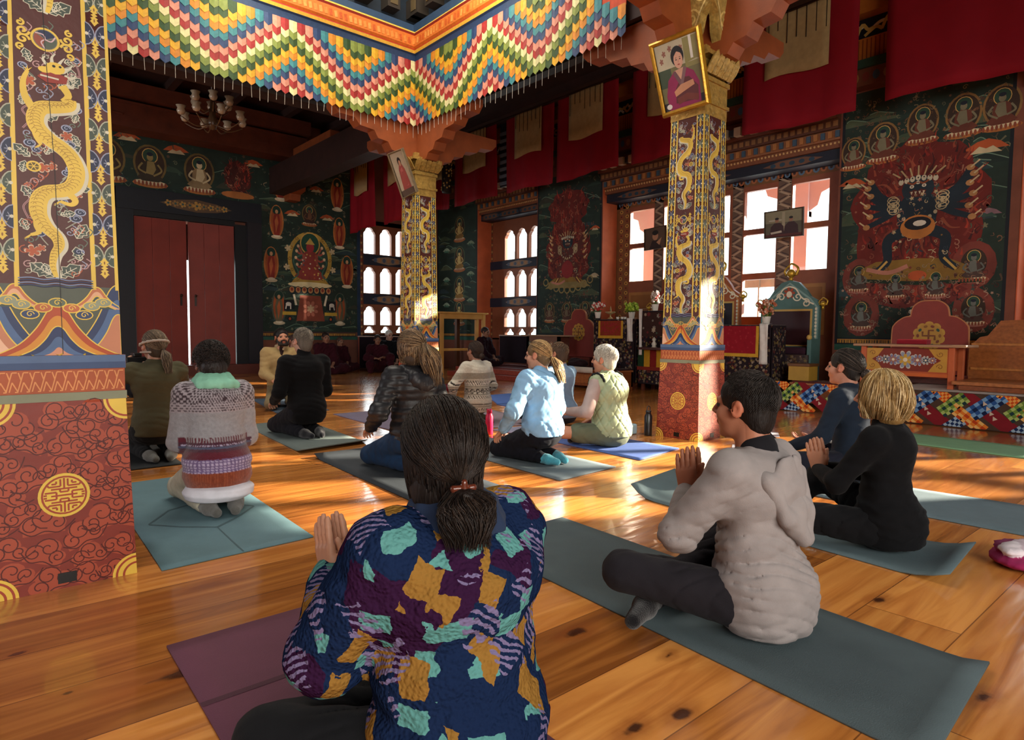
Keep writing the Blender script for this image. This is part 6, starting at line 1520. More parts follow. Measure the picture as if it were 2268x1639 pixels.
# desk on red steps
mb = MB(rgb('#8c3a2c')); mb.box(8.42, 10.2, 9.25, 11.95, 0, .1); mb.box(8.62, 10.2, 9.35, 11.9, .1, .2, rgb('#9a4638')); mb.box(8.8, 10.2, 9.4, 11.8, .2, .22, rgb('#7a3028'))
tag(mb.build('red_step', PINE, bevel=.008), 'low red stepped plinth in front of the small arched window', 'step')
t = empty('desk', (9.35, 9.62, .222), 0, 'brown desk with overhanging top beside the left red seat back', 'desk')
mb = MB(rgb('#6a4030')); mb.box(-.17, .17, -.65, .65, .69, .72, rgb('#9a7a60')); mb.build('desk_top', PAINT, t, bevel=.005)
mb = MB(rgb('#5c3226'))
for b in (-.5, .42): mb.box(-.14, .14, b, b + .08, 0, .69)
mb.box(-.14, -.11, -.5, .5, .38, .69, rgb('#7a5a4c'))
P = Paint(mb, lambda u, v, h: (-.14 - h, u, v), .0015, flip=True)
for k in range(-3, 4): P.petals(k * .13, .54, .055, 6, rgb('#5a6a5c' if k % 2 else '#a07a5c'), 1); P.ell(k * .13, .54, .02, .02, rgb('#c8b89c'), 2, 8)
mb.build('base', PAINT, t)
# dark padded screens
for nm, q, lab in (('a', (9.95, 11.3, .9, 1.1, math.pi / 2), 'dark padded bench back with pale edge behind the desk'), ('b', (8.5, 14.7, .84, 1.7, 0), 'dark padded bench back with pale edge below the glowing far window')):
    x, y, h, w, rz = q; t = empty('bench_back', (x, y, .222 if nm == 'a' else 0), rz, lab, 'bench', 'dark padded bench backs')
    if nm == 'a': h -= .22
    mb = MB(rgb('#241a22')); mb.box(-w / 2, w / 2, 0, .05, .05, h); mb.build('padding', CLOTH, t); mb = MB(rgb('#c9b0a4')); mb.box(-w / 2 - .02, w / 2 + .02, -.01, .06, h, h + .025); mb.box(-w / 2 - .02, -w / 2, 0, .05, 0, h, rgb('#8a4a3c')); mb.box(w / 2, w / 2 + .02, 0, .05, 0, h, rgb('#8a4a3c')); mb.build('edge_rail', PAINT, t)
# pale pine stand
t = empty('pine_stand', (9.15, 12.45, 0), 0, 'tall open pale pine stand in front of the far corner', 'stand')
PALE = mat('pale_pine', rgb('#c9954a'), rough=0.5, noise=5, amt=0.15)
mb = MB(); mb.box(-.74, .72, -.2, .2, 1.42, 1.46); mb.build('top_board', PALE, t, bevel=.004)
for a in (-.67, .57):
    for b in (-.17, .1):
        mb = MB(); mb.box(a, a + .08, b, b + .07, 0, 1.42); mb.build('leg', PALE, t, bevel=.003)
for q in ((-.59, .57, -.16, -.12, 1.3, 1.42), (-.59, .57, .12, .16, 1.3, 1.42), (-.59, .57, -.16, -.12, .54, .60), (-.67, -.6, -.1, .1, .5, .56), (.58, .65, -.1, .1, .5, .56)):
    mb = MB(); mb.box(*q); mb.build('crossbar', PALE, t, bevel=.003)
mb = MB(rgb('#5a3826')); mb.box(-.05, .05, -.05, .05, 0, 1.5); mb.box(-.16, .16, -.16, .16, 0, .04); o = mb.build('wooden_post', PAINT); o.location = (10.05, 13.8, 0); tag(o, 'dark wooden post standing behind the pale pine stand', 'post')

# ---------------------------------------------------------------- yoga mats
def ymat(label, q, c, curl=None, th=.006, z=0.0, n=28, creases=(), lift=0.0):
    """q: near-left, near-right, far-right, far-left on the floor"""
    q = [Vector((p[0], p[1], 0)) for p in q]; ctr = sum(q, Vector()) / 4; G = []
    rr = random.Random(int(abs(ctr.x * 100)))
    for i in range(n + 1):
        t = i / n; row = []
        for j in range(9):
            s = j / 8; p = (q[0] * (1 - s) + q[1] * s) * (1 - t) + (q[3] * (1 - s) + q[2] * s) * t - ctr
            h = 0
            if curl:
                for (end, amt, span) in curl:
                    d = t if end == 0 else 1 - t
                    if d < span: h += amt * (1 - d / span) ** 2
            p.z = z + h + .0012
            row.append(tuple(p))
        G.append(row)
    mb = MB(rgb(c)); mb.grid(G); 
    P = Paint(mb, lambda u, v, hh: ((q[0] * (1 - u) + q[1] * u) * (1 - v) + (q[3] * (1 - u) + q[2] * u) * v - ctr) + Vector((0, 0, z + th + .0022 + hh)))
    o = mb.build('yoga_mat', RUBBER, smooth=True); o.location = ctr
    s = o.modifiers.new('thickness', 'SOLIDIFY'); s.thickness = th; s.offset = 1
    if creases:
        cb = MB(); P.mb = cb
        for pts in creases: P.line(pts, .012, tuple(v * .55 for v in rgb(c)[:3]) + (1,), 0)
        co = cb.build('printed_line', RUBBER, o)
    return tag(o, label, 'yoga mat', 'yoga mats on the floor')
ymat('blue-grey mat with printed lines under the striped sweater person', [(.60, 2.88), (1.26, 2.90), (1.33, 4.68), (.67, 4.66)], '#5c7a82', creases=([(.5, .0), (.5, .25), (.28, .32), (.1, .4)], [(.5, .25), (.72, .32), (.9, .4)], [(.1, .4), (.3, .52), (.5, .55), (.7, .52), (.9, .4)]))
ymat('dusty purple mat at the bottom left, under the person in the patterned fleece', [(.42, .3), (1.05, .3), (1.09, 2.17), (.46, 2.17)], '#6a3e50', creases=([(0, .78), (1, .78)],))
ymat('black mat under the photographer at the left', [(.60, 5.1), (1.22, 5.1), (1.26, 6.9), (.64, 6.9)], '#1f2224')
ymat('grey mat with curled corner under the kneeling person in black', [(2.06, 4.96), (2.71, 5.06), (2.86, 6.84), (2.21, 6.8)], '#5f6a68', curl=((0, .03, .08),))
ymat('slate mat under the bearded person in beige', [(2.84, 7.55), (3.46, 7.45), (3.75, 9.2), (3.13, 9.3)], '#3f4c5a')
ymat('charcoal mat under the person in the black hooded jacket', [(1.95, 2.85), (2.60, 2.86), (2.74, 4.70), (2.07, 4.73)], '#2c3238', curl=((1, .03, .08),))
ymat('grey mat under the person in the light blue sweatshirt', [(3.02, 2.97), (3.66, 3.02), (3.75, 4.75), (3.1, 4.72)], '#5e6a70')
ymat('blue mat under the white-haired person in the quilted vest', [(4.0, 3.06), (4.69, 3.17), (4.74, 4.56), (4.08, 4.44)], '#4c64a0')
ymat('long grey-green mat under the person in the grey hooded cardigan', [(1.67, .42), (2.30, .45), (2.42, 2.36), (1.80, 2.36)], '#4f5d61', curl=((0, .02, .06),))
ymat('teal-grey mat with both ends curled up, under the person with the blonde bob', [(2.95, .72), (3.5, .76), (3.68, 2.52), (3.09, 2.43)], '#5a6d73', curl=((0, .05, .12), (1, .07, .1)))
ymat('grey mat at the right edge under the person in dark blue', [(4.03, -.3), (4.78, -.1), (4.62, 2.05), (3.96, 2.0)], '#5c6e76')
ymat('pale green mat at the right, in front of the quilt-covered platform', [(6.5, .2), (7.2, .3), (7.32, 2.5), (6.64, 2.45)], '#7fae84')
ymat('lilac mat behind the person in the black hooded jacket', [(3.22, 5.3), (3.88, 5.25), (4.0, 7.05), (3.33, 7.07)], '#6c6478')
ymat('pale lilac mat under the person in the patterned nordic sweater', [(4.15, 5.06), (4.82, 5.0), (5.15, 6.45), (4.5, 6.55)], '#8a7a84')
ymat('small lavender towel between the nordic sweater and the light blue sweatshirt', [(4.08, 4.62), (4.7, 4.66), (4.72, 4.96), (4.06, 4.97)], '#8c8fa8')
ymat('bright blue mat beyond the nordic sweater', [(5.6, 6.75), (6.2, 6.6), (7.0, 7.75), (6.2, 7.75)], '#4c6fb8')
ymat('blue mat beyond the hands of the white-haired person', [(5.25, 5.2), (5.85, 5.1), (6.15, 6.6), (5.55, 6.7)], '#44609c')
# ---------------------------------------------------------------- bottles and belongings
t = empty('water_bottle', (3.87, 4.78, .0), 0, 'bright pink water bottle standing behind the person in the nordic sweater', 'bottle', 'water bottles')
mb = MB(rgb('#c8184a')); mb.lathe([(.034, 0), (.037, .005), (.037, .18), (.026, .205), (.024, .215)], 20); mb.build('body', METAL, t, smooth=True)
mb = MB(rgb('#b01440')); mb.lathe([(.027, .214), (.027, .25), (.0, .252)], 16); mb.build('cap', METAL, t, smooth=True)
t = empty('water_bottle', (5.06, 3.78, .0), 0, 'black water bottle with a loop lid beside the base of the portrait pillar', 'bottle', 'water bottles')
mb = MB(rgb('#14161a')); mb.lathe([(.036, 0), (.038, .005), (.038, .19), (.025, .215), (.024, .225)], 20); mb.build('body', METAL, t, smooth=True)
mb = MB(rgb('#1c1c20')); mb.lathe([(.027, .224), (.027, .245), (.0, .247)], 16); mb.tube(spl([(-.022, 0, .24), (-.022, 0, .275), (0, 0, .29), (.022, 0, .275), (.022, 0, .24)], 5), .005, 8); mb.build('loop_cap', METAL, t, smooth=True)
mb = MB(rgb('#9fc0d0')); mb.box(-.07, .07, -.1, .1, 0, .1); o = mb.build('plastic_box', GLOSS, bevel=.015); o.location = (4.98, 4.0, .002); tag(o, 'clear pale blue plastic box between the quilted vest and the black bottle', 'box')
def heap(name, label, cat, loc, prims, c, seed=0, k=.03, cc=None):
    V, F = solid(prims, .009, k, lambda p: .006 * fnoise(p, seed, (9, 9, 9)), clip=0)
    C = near_col(prims, V, rgb(c)); o = vmesh(name, V, F, C, CLOTH); o.location = loc; return tag(o, label, cat)
heap('folded_garment', 'pink and white folded garment on the floor at the right edge', 'garment', (3.50, .58, 0), [ell((0, 0, .03), (.17, .13, .035), rgb('#96285a')), ell((.03, .02, .065), (.14, .1, .018), rgb('#7a2050')), ell((.02, -.02, .085), (.12, .07, .012), rgb('#c8b8c4')), ell((-.05, .03, .075), (.1, .05, .02), rgb('#e4dce4'))], '#96285a', 3, .01)
heap('red_shawl', 'dark red cloth bundle on the floor right of the black hooded jacket', 'cloth', tuple(at(990, 866, Z=0)), [ell((0, 0, .05), (.14, .12, .07), rgb('#6a1628')), ell((.05, -.05, .1), (.06, .05, .06), rgb('#84203a')), ell((.06, .0, .03), (.13, .07, .03), rgb('#9a98a4'))], '#6a1628', 4)
heap('sling_bag', 'black and teal small bag on the floor behind the head of the person in grey', 'bag', tuple(at(1703, 992, Z=0)), [ell((0, 0, .05), (.09, .07, .06), rgb('#14141c')), ell((-.03, .02, .1), (.07, .06, .05), rgb('#1a1a24')), ell((.03, -.05, .03), (.05, .04, .03), rgb('#6fa8a0')), ell((.06, .02, .03), (.07, .05, .025), rgb('#4a4468'))], '#14141c', 5)
for k, (px, py, w, lab) in enumerate(((1700, 962, .3, 'white sheet of paper on the floor near the small black bag'), (1640, 990, .2, 'pale cloth scrap on the floor by the portrait pillar base'))):
    mb = MB(rgb('#cfd0dc')); mb.box(-w * .5, w * .5, -w * .35, w * .35, .001, .004); o = mb.build('paper_sheet', CLOTH); o.location = at(px, py, Z=0); o.rotation_euler = (0, 0, .5); tag(o, lab, 'paper')
heap('backpack', 'black backpack on the floor beside the photographer, at the edge of the left pillar', 'backpack', tuple(at(303, 880, Z=0)), [ell((0, 0, .2), (.17, .14, .22), rgb('#14161a')), ell((.02, -.1, .16), (.12, .08, .13), rgb('#1e2126')), cone((-.05, 0, .38), .02, (.05, 0, .42), .02, rgb('#2a2c30')), ell((.1, .02, .33), (.07, .07, .1), rgb('#555a5c'))], '#14161a', 6)
# ---------------------------------------------------------------- people
def nv(v): v = np.array(v, dtype=float); return v / (np.linalg.norm(v) + 1e-9)
def ik(S_p, W_p, l1, l2, pole):
    S_p, W_p = np.array(S_p, float), np.array(W_p, float); d = W_p - S_p; L = np.linalg.norm(d); L2 = min(L, (l1 + l2) * .995); n = d / L
    a = (l1 * l1 - l2 * l2 + L2 * L2) / (2 * L2); h = math.sqrt(max(l1 * l1 - a * a, 0)); p = np.array(pole, float); p = nv(p - n * (p @ n))
    return S_p + n * a + p * h, S_p + n * L2
def rotm(yaw=0, pitch=0, roll=0):
    """head: yaw to its left, pitch nods forward, roll tilts"""
    return np.array((Matrix.Rotation(yaw, 3, 'Z') @ Matrix.Rotation(-pitch, 3, 'X') @ Matrix.Rotation(roll, 3, 'Y')))
def postclip(hem, hw=.2, yb=.2):
    def f(P, D):
        m = (np.abs(P[:, 0]) < hw) & (P[:, 1] < yb)
        return np.where(m, np.maximum(D, hem - P[:, 2]), D)
    return f
def solid2(prims, res, k, disp=None, post=None):
    if post is None: return solid(prims, res, k, disp)
    # displacement and hem cut in one go
    def dd(P):
        return disp(P) if disp is not None else 0 * P[:, 0]
    V, F = solid(prims, res, k, lambda P: dd(P))
    return V, F
def head_prims(sk, male=False, open_=False):
    dk = tuple(c * .45 for c in sk[:3]); lip = (sk[0] * .8, sk[1] * .5, sk[2] * .5); ear = (min(1, sk[0] * 1.08), sk[1] * .85, sk[2] * .8)
    j = 1.08 if male else 1.0
    pr = [ell((0, -.015, .035), (.076, .094, .083), sk), ell((0, .028, -.028), (.060, .064, .085), sk), ell((0, .036, -.078), (.042 * j, .046, .036), sk), ell((0, .066, -.1), (.022 * j, .02, .016), sk),
          cone((0, -.02, -.05), .052, (0, -.04, -.17), .056 * j, sk),
          cone((-.036, .078, .022), .011, (.036, .078, .022), .011, sk, .015),
          cone((0, .086, .018), .008, (0, .110, -.022), .011, sk, .010), ell((-.011, .098, -.028), (.009, .010, .007), sk, .006), ell((.011, .098, -.028), (.009, .010, .007), sk, .006),
          ell((-.031, .098, .004), (.015, .016, .010), None, .012, sub=True), ell((.031, .098, .004), (.015, .016, .010), None, .012, sub=True),
          ell((-.031, .079, .003), (.0115, .0105, .0105), (.02, .015, .012), .002), ell((.031, .079, .003), (.0115, .0105, .0105), (.02, .015, .012), .002),
          cone((-.018, .088, -.054), .0055, (.018, .088, -.054), .0055, lip, .006), cone((-.015, .088, -.063), .006, (.015, .088, -.063), .006, lip, .006),
          ell((.042, .055, -.03), (.022, .026, .024), sk, .02), ell((-.042, .055, -.03), (.022, .026, .024), sk, .02)]
    for s in (-1, 1):
        pr += [ell((s * .079, -.008, -.004), (.008, .021, .032), ear, .006, (0.15, 0, s * -.45)), ell((s * .087, -.003, .0), (.006, .011, .017), None, .005, (0, 0, s * -.3), True)]
    return pr
def hand(w, F, N, T, sk, curl=.25, sc=1.0, spread=0.0, thumb=.6):
    """palm from the wrist w along F, palm faces N, thumb on the side T"""
    w, F, N, T = np.array(w, float), nv(F), nv(N), nv(T)
    pr = []
    for i in range(4):
        pr.append(cone(w + F * .005 * sc + T * (.018 - i * .012) * sc, .016 * sc, w + F * .085 * sc + T * (.032 - i * .021) * sc, .0125 * sc, sk, .012))
    for i, L in enumerate((.072, .080, .074, .058)):
        p = w + F * .088 * sc + T * (.032 - i * .021) * sc; d = nv(F + T * (1.5 - i) * spread); a = 0
        for q, (fr, r0, r1) in enumerate(((.42, .0098, .0092), (.32, .0092, .0085), (.26, .0085, .0068))):
            a += curl * (.6 + .4 * q); dd = nv(d * math.cos(a) + N * math.sin(a)); p2 = p + dd * L * fr * sc
            pr.append(cone(p, r0 * sc, p2, r1 * sc, sk, .004)); p = p2
    p = w + F * .022 * sc + T * .026 * sc + N * .006; d = nv(F * .75 + T * thumb + N * .25)
    pr.append(cone(w + F * .01 * sc + T * .01, .016 * sc, p + d * .035 * sc, .0125 * sc, sk, .012)); p = p + d * .035 * sc
    d2 = nv(F * .95 + T * .25 + N * .25); p2 = p + d2 * .032 * sc; pr.append(cone(p, .0115 * sc, p2, .0105 * sc, sk, .005)); pr.append(cone(p2, .0105 * sc, p2 + nv(d2 + N * .2) * .024 * sc, .0075 * sc, sk, .005))
    return pr
def strands(mb, n, path, r, cols, seg=7, seed=0, k=3):
    rr = random.Random(seed)
    for i in range(n):
        pts = path(i, rr)
        if pts is None: continue
        c = np.array(rr.choice(cols)[:3]) * rr.uniform(.75, 1.25)
        mb.tube(pts, lambda t: r * (1 - .55 * abs(2 * t - 1) ** 2), k, tuple(c) + (1,), cap=False)
def hair(kind, par, R, H, cols, res=.006, n=600, seed=1, tie=None, plen=.2, big=1.0, tr=.0022, hl=None, nape=0, tw=1.0):
    """scalp shell plus laid strands; R,H place the head"""
    base = tuple(np.array(cols[0][:3]) * .75); E0 = np.array((0, -.014, .036)); ER = np.array((.083, .104, .092)) * big
    pr = [ell(E0, ER * .975, base), ell((0, -.055, -.03), (.062 * big, .052 * big, .075), base, .03)]
    if nape: pr += [ell((0, -.045, -.085), (.070 * big, .052 * big, .065), base, .03), ell((0, -.015, -.06), (.070 * big, .064 * big, .055), base, .03)]
    if kind in ('bob', 'fall'): pr += [ell((0, -.04, -.04), (.085 * big, .075 * big, .08), base, .03), ell((0, -.05, -.10), (.075 * big, .06 * big, .05), base, .03)]
    face = [ell((0, .12, -.045), (.074, .085, .112), None, .012, None, True)] + ([] if nape else [ell((0, .02, -.13), (.085, .06, .07), None, .015, None, True)])
    if kind != 'bob' and kind != 'fall': face += [ell((s * .09, .005, -.02), (.03, .032, .05), None, .01, None, True) for s in (-1, 1)]
    V, F = solid(pr + face, res, .02, (lambda P: .0016 * fnoise(P, seed, (22, 22, 8))))
    C = np.tile(np.array(base), (len(V), 1)); V = V @ R.T + H
    o = vmesh('hair', V, F, C, HAIR, par)
    mb = MB(); rr0 = random.Random(seed)
    def E(d, q=1.0): d = nv(d); t = 1 / math.sqrt(((d / ER) ** 2).sum()); return E0 + d * t * q
    if kind in ('tail', 'bun'):
        tie = np.array(tie, float); td = nv(tie - E0); tq = np.linalg.norm(tie - E0) / np.linalg.norm(E(td) - E0)
        def path(i, rr):
            z = 1 - 2 * (i + .5) / n; a = i * 2.39996; d = np.array((math.sqrt(1 - z * z) * math.cos(a), math.sqrt(1 - z * z) * math.sin(a), z))
            if d[1] > .42 and d[2] < .62: return None
            if d[2] < (-.8 if nape else -.55): return None
            if abs(d[0]) > .72 and d[2] < 0.05 and d[1] > -.25: return None
            ang = math.acos(max(-1, min(1, float(d @ td)))); q0 = rr.uniform(.99, 1.045); pts = []
            for s in range(8):
                t = s / 7; t2 = t ** 1.1
                dd = (math.sin((1 - t2) * ang) * d + math.sin(t2 * ang) * td) / max(math.sin(ang), .05) if ang > .08 else d * (1 - t2) + td * t2
                q = q0 + (tq - q0) * t ** 3
                pts.append(E(dd, 1) * 0 + (E0 + (E(dd, 1) - E0) * q))
            return [tuple(R @ p + H) for p in pts]
        strands(mb, n, path, tr, cols, seed=seed)
        if nape:
            def p9(i, rr):
                a = rr.uniform(.9, 5.38); sd_ = np.array((math.sin(a), math.cos(a), 0)); e = E(nv(sd_ + np.array((0, 0, rr.uniform(-.45, .15))))); pts = []
                for s_ in range(6):
                    t = s_ / 5; p = e.copy(); p[:2] = E0[:2] + (e[:2] - E0[:2]) * (1.0 - .16 * t * t); p[2] = e[2] - t * rr.uniform(.07, .115); pts.append(p)
                return [tuple(R @ p + H) for p in pts]
            strands(mb, n, p9, tr * 1.2, cols, seed=seed + 5)
        if kind == 'tail':
            dn = nv(hl if hl is not None else (0, -.35, -1))
            def p2(i, rr):
                a = rr.random() * 6.28; q = math.sqrt(rr.random()); w = .024 * big * tw; L = plen * rr.uniform(.45, 1.12); ox, oy = q * math.cos(a), q * math.sin(a); pts = []
                for s in range(8):
                    t = s / 7; wd = w * (.5 + 1.0 * math.sin(min(1, t * 1.25) * math.pi * .8) + .12 * t)
                    pts.append(tie + np.array((ox * wd + .004 * math.sin(t * 7 + a * 2) * tw, -.018 + oy * wd * .7, 0)) + dn * L * t + np.array((0, -.025 * math.sin(t * 2.2), 0)))
                return [tuple(R @ p + H) for p in pts]
            strands(mb, int(n * .45), p2, tr, cols, seed=seed + 1)
            core = [cone(tie, .014, tie + dn * plen * .25 + np.array((0, -.02, 0)), .022 * big * min(tw, 1.5), base), cone(tie + dn * plen * .25 + np.array((0, -.02, 0)), .022 * big, tie + dn * plen * .85, .010, base)]
        else:
            core = [ell(tie + td * .018, (.034 * big, .03 * big, .034 * big), base)]
            def p3(i, rr):
                a = rr.random() * 6.28; b = rr.uniform(-1, 1); pts = []
                c0 = tie + td * .018
                for s in range(9):
                    t = a + s * .5; rr_ = .034 * big; pts.append(c0 + np.array((math.cos(t) * rr_ * math.cos(b), math.sin(b) * rr_, math.sin(t) * rr_ * math.cos(b))))
                return [tuple(R @ p + H) for p in pts]
            strands(mb, n // 4, p3, tr, cols, seed=seed + 1)
        V, F = solid(core, res, .01); mb.add([tuple(R @ v + H) for v in V], [tuple(f) for f in F], base + (1,))
    elif kind in ('bob', 'fall'):
        Lb = plen
        def path(i, rr):
            a = rr.uniform(-math.pi, math.pi)                # azimuth, 0 = front
            if abs(a) < .75: return None
            Lv = rr.uniform(-.16, .06); side = np.array((math.sin(a), math.cos(a), 0)); pts = []
            q = rr.uniform(1.0, 1.10); st = rr.uniform(0.05, .9)
            for s in range(10):
                t = s / 9
                th = st + t * (2.5 - st)
                if th < 1.62: p = E(np.array((side[0] * math.sin(th), side[1] * math.sin(th), math.cos(th)))); p = E0 + (p - E0) * (q + .04 * math.sin(th))
                else:
                    f = (th - 1.62) / .88; e = E(side); wv = 1.06 * q + .10 * math.sin(f * 2.6) - (.22 * f * f)
                    p = E0 + (e - E0) * wv; p[2] = E0[2] - .01 - f * Lb * (1.0 + Lv)
                    if kind == 'fall': p[1] -= .02 * f
                pts.append(p)
            j = rr.uniform(-.012, .012); wf = a * 5 + rr.uniform(0, 1.2)
            return [tuple(R @ (p + np.array((j * k_ / 9 + .011 * math.sin(k_ * .9 + wf) * k_ / 9, .009 * math.cos(k_ * .8 + wf) * k_ / 9, 0))) + H) for k_, p in enumerate(pts)]
        strands(mb, n, path, tr, cols, seed=seed)
    elif kind in ('short', 'curly'):
        def path(i, rr):
            z = 1 - 2 * (i + .5) / n; a = i * 2.39996; d = np.array((math.sqrt(1 - z * z) * math.cos(a), math.sqrt(1 - z * z) * math.sin(a), z))
            if d[1] > .5 and d[2] < .55: return None
            if d[2] < -.6 or (abs(d[0]) > .75 and d[2] < -.02 and d[1] > -.3): return None
            L = plen * rr.uniform(.7, 1.2) * (1 if d[2] > -.1 else .55)
            crown = np.array((.2, -.55, .8)); f = d - nv(crown) * float(d @ nv(crown)); f = nv(f) if kind == 'short' else nv(np.array((rr.gauss(0, 1), rr.gauss(0, 1), rr.gauss(0, 1))))
            p0 = E(d, .97); pts = []
            for s in range(5):
                t = s / 4; dd = nv(d + f * t * L / .09); w = .004 * math.sin(t * 3.14 * (3 if kind == 'curly' else 1)) + (.012 * t if kind == 'curly' else .003 * t)
                e = E(dd); pts.append(e + nv(dd) * w)
            return [tuple(R @ p + H) for p in pts]
        strands(mb, n, path, tr, cols, seed=seed)
    if mb.v: mb.build('hair_strands', HAIR, o, smooth=True)
    return o
def cfix(c): return np.array(rgb(c)[:3]) if isinstance(c, str) else np.array(c[:3])
LEGS = {}
def person(label, x, y, yaw, pose='kneel', s=1.0, lean=0.0, side=0.0, hyaw=0, hpitch=0, hroll=0, skin='#b98468', wrists=None, poles=None, top='#888888', pants='#222222', res=.010,
           bulk=0.0, topf=None, topdisp=None, topm=None, hem=None, sleeve=1.0, feet='#333333', hairc=None, hairk=None, hands=None, legs=None, bare=False, pantsm=None, group='people sitting on the floor', lift=0.0, male=False, hoff=(0, 0, 0), shw=.165, shrug=0.0, skirt=0.006, neckc=True):
    """local frame: faces +y; s scales the whole figure"""
    t = empty('person', (x, y, lift), yaw, label, 'person', group); t.scale = (s, s, s)
    sk = tuple(cfix(skin)); pz = .255 if pose == 'kneel' else .125
    P = np.array((0, 0, pz)); up = nv((side, math.sin(lean), math.cos(lean))); Wc = P + up * .18; Cc = P + up * .35; N = P + up * .495 + np.array((0, .0, 0)); H = N + np.array((0, .035, .145)) + up * .0 + np.array(hoff)
    R = rotm(hyaw, hpitch, hroll); b = bulk
    Sh = [N + np.array((q * shw, -.0, -.055 + shrug)) for q in (-1, 1)]
    wr = wrists or [(-.12, .32, pz + .2), (.12, .32, pz + .2)]; po = poles or [(-.6, -.3, -1), (.6, -.3, -1)]
    arms = [ik(Sh[i], wr[i], .275, .245, po[i]) for i in (0, 1)]
    # body: one continuous skin from head to feet
    core = [ell(P, (.155, .115, .12), sk), ell(Wc, (.125, .09, .14), sk), ell(Cc, (.145, .10, .15), sk), cone(Sh[0], .045, Sh[1], .045, sk), cone(N - up * .03, .058, H + R @ np.array((0, -.03, -.04)), .052, sk, .02)]
    for i in (0, 1):
        e, w = arms[i]; core += [cone(Sh[i], .044, e, .036, sk), cone(e, .036, w, .026, sk)]
    if pose == 'kneel': K = [(-.13, .40, .085), (.13, .40, .085)]; A = [(-.085, -.07, .06), (.085, -.07, .06)]; TO = [(-.05, -.21, .04), (.05, -.21, .04)]
    else: K = [(-.34, .27, .13), (.34, .27, .13)]; A = [(.10, .36, .06), (-.10, .30, .07)]; TO = [(.23, .30, .045), (-.24, .27, .05)]
    if legs: K, A, TO = legs
    hip = [P + np.array((-.085, 0, -.01)), P + np.array((.085, 0, -.01))]
    for i in (0, 1): core += [cone(hip[i], .075, K[i], .052, sk), cone(K[i], .048, A[i], .036, sk), cone(A[i], .034, TO[i], .024, sk)]
    parts = []
    V, F = solid(core, max(res, .010), .03); parts.append((V, F, np.tile(np.array(sk), (len(V), 1))))
    hp = head_prims(sk, male); V, F = solid(hp, min(res, .006) if res < .012 else .009, .016); parts.append((V @ R.T + H, F, near_col(hp, V, sk)))
    for i in (0, 1):
        e, w = arms[i]; q = -1 if i == 0 else 1
        hd = (hands[i] if hands else None) or dict(F=nv(w - e) + np.array((0, .1, .0)), N=(-q * .5, 0, -1), T=(-q, 0, .3), curl=.5)
        pr = hand(w, hd['F'], hd['N'], hd['T'], sk, hd.get('curl', .25), 1.0, hd.get('spread', .05), hd.get('thumb', .6)) + [cone(w - nv(w - e) * .05, .026, w, .023, sk, .012)]
        V, F = solid(pr, .0042 if res < .009 else (.006 if res < .012 else .010), .006); parts.append((V, F, np.tile(np.array(sk), (len(V), 1))))
    V, F, C = joinVF(parts); vmesh('body', V, F, C, SKIN, t)
    # trousers
    pc = tuple(cfix(pants))
    tr = [ell(P, (.168, .135, .125), pc), ell(P + np.array((0, -.03, -.02)), (.16, .12, .105), pc)] + ([ell(Wc - up * .03, (.142, .108, .1), pc)])
    for i in (0, 1):
        if bare: mid = hip[i] * .35 + np.array(K[i]) * .65; tr += [cone(hip[i], .098, mid, .088, pc)]
        else: tr += [cone(hip[i], .096, K[i], .068, pc), cone(K[i], .066, A[i], .047, pc)]
    V, F = solid(tr, res, .035, lambda Q: .004 * fnoise(Q, 5, (5, 5, 5)) + folds(Q, 110, (.5, 1, .4), .009, 9), clip=.012)
    vmesh('trousers' if not bare else 'shorts', V, F, np.tile(np.array(pc), (len(V), 1)), pantsm or CLOTH, t)
    fc = tuple(cfix(feet)); A_, T_ = np.array(A), np.array(TO)
    for i in (0, 1):
        fp = [cone(A_[i], .040, A_[i] + (T_[i] - A_[i]) * .4, .042, fc), cone(A_[i] + (T_[i] - A_[i]) * .4, .040, T_[i], .028, fc), cone(A_[i] - nv(np.array(A[i]) - np.array(K[i])) * .05, .042, A_[i], .040, fc)]
        V, F = solid(fp, max(.006, res * .8), .02, clip=.009); vmesh('sock', V, F, np.tile(np.array(fc), (len(V), 1)), KNIT, t)
    # upper garment
    tc_ = tuple(cfix(top)); hz_ = hem if hem is not None else P[2] - .02
    tp = [ell(P + up * .06, (.160 + b, .128 + b, .14), tc_), ell(Wc, (.145 + b, .112 + b, .16), tc_), ell(Cc, (.162 + b, .122 + b, .16), tc_), ell(Cc + np.array((0, -.03, .04)), (.14 + b, .10 + b, .12), tc_),
          cone(Sh[0] + np.array((.02, 0, 0)), .062 + b * .6, Sh[1] - np.array((.02, 0, 0)), .062 + b * .6, tc_)] + ([cone(N - up * .05, .075, N + up * .012, .062, tc_, .02)] if neckc else [cone(N - up * .07, .085, N - up * .035, .08, tc_, .02)])
    if skirt: tp += [ell(P + np.array((0, -.025, -.02)), (.165 + skirt, .14 + skirt * .8, .15), tc_), ell(P + np.array((0, -.02, .05)), (.158 + skirt, .135 + skirt * .8, .12), tc_)]
    for i in (0, 1):
        e, w = arms[i]; w2 = e + (w - e) * (sleeve if sleeve > 0 else .01)
        if sleeve > 0: tp += [cone(Sh[i], .060 + b * .7, e, .047 + b * .6, tc_)]
        if sleeve > 0: tp += [cone(e, .047 + b * .6, w2, .037 + b * .35, tc_)]
    dsp = topdisp or (lambda Q: .006 * fnoise(Q, 3, (3, 3, 5)) + folds(Q, 130, (.3, .4, 1), .008, 7))
    V, F = solid(tp, res, .035, dsp, clip=hz_)
    C = topf(V) if topf else np.tile(np.array(tc_), (len(V), 1))
    vmesh('upper_garment', V, F, C, topm or CLOTH, t)
    if hairk: hair(hairk.pop('k'), t, R, H, [rgb(c) for c in hairc], **hairk)
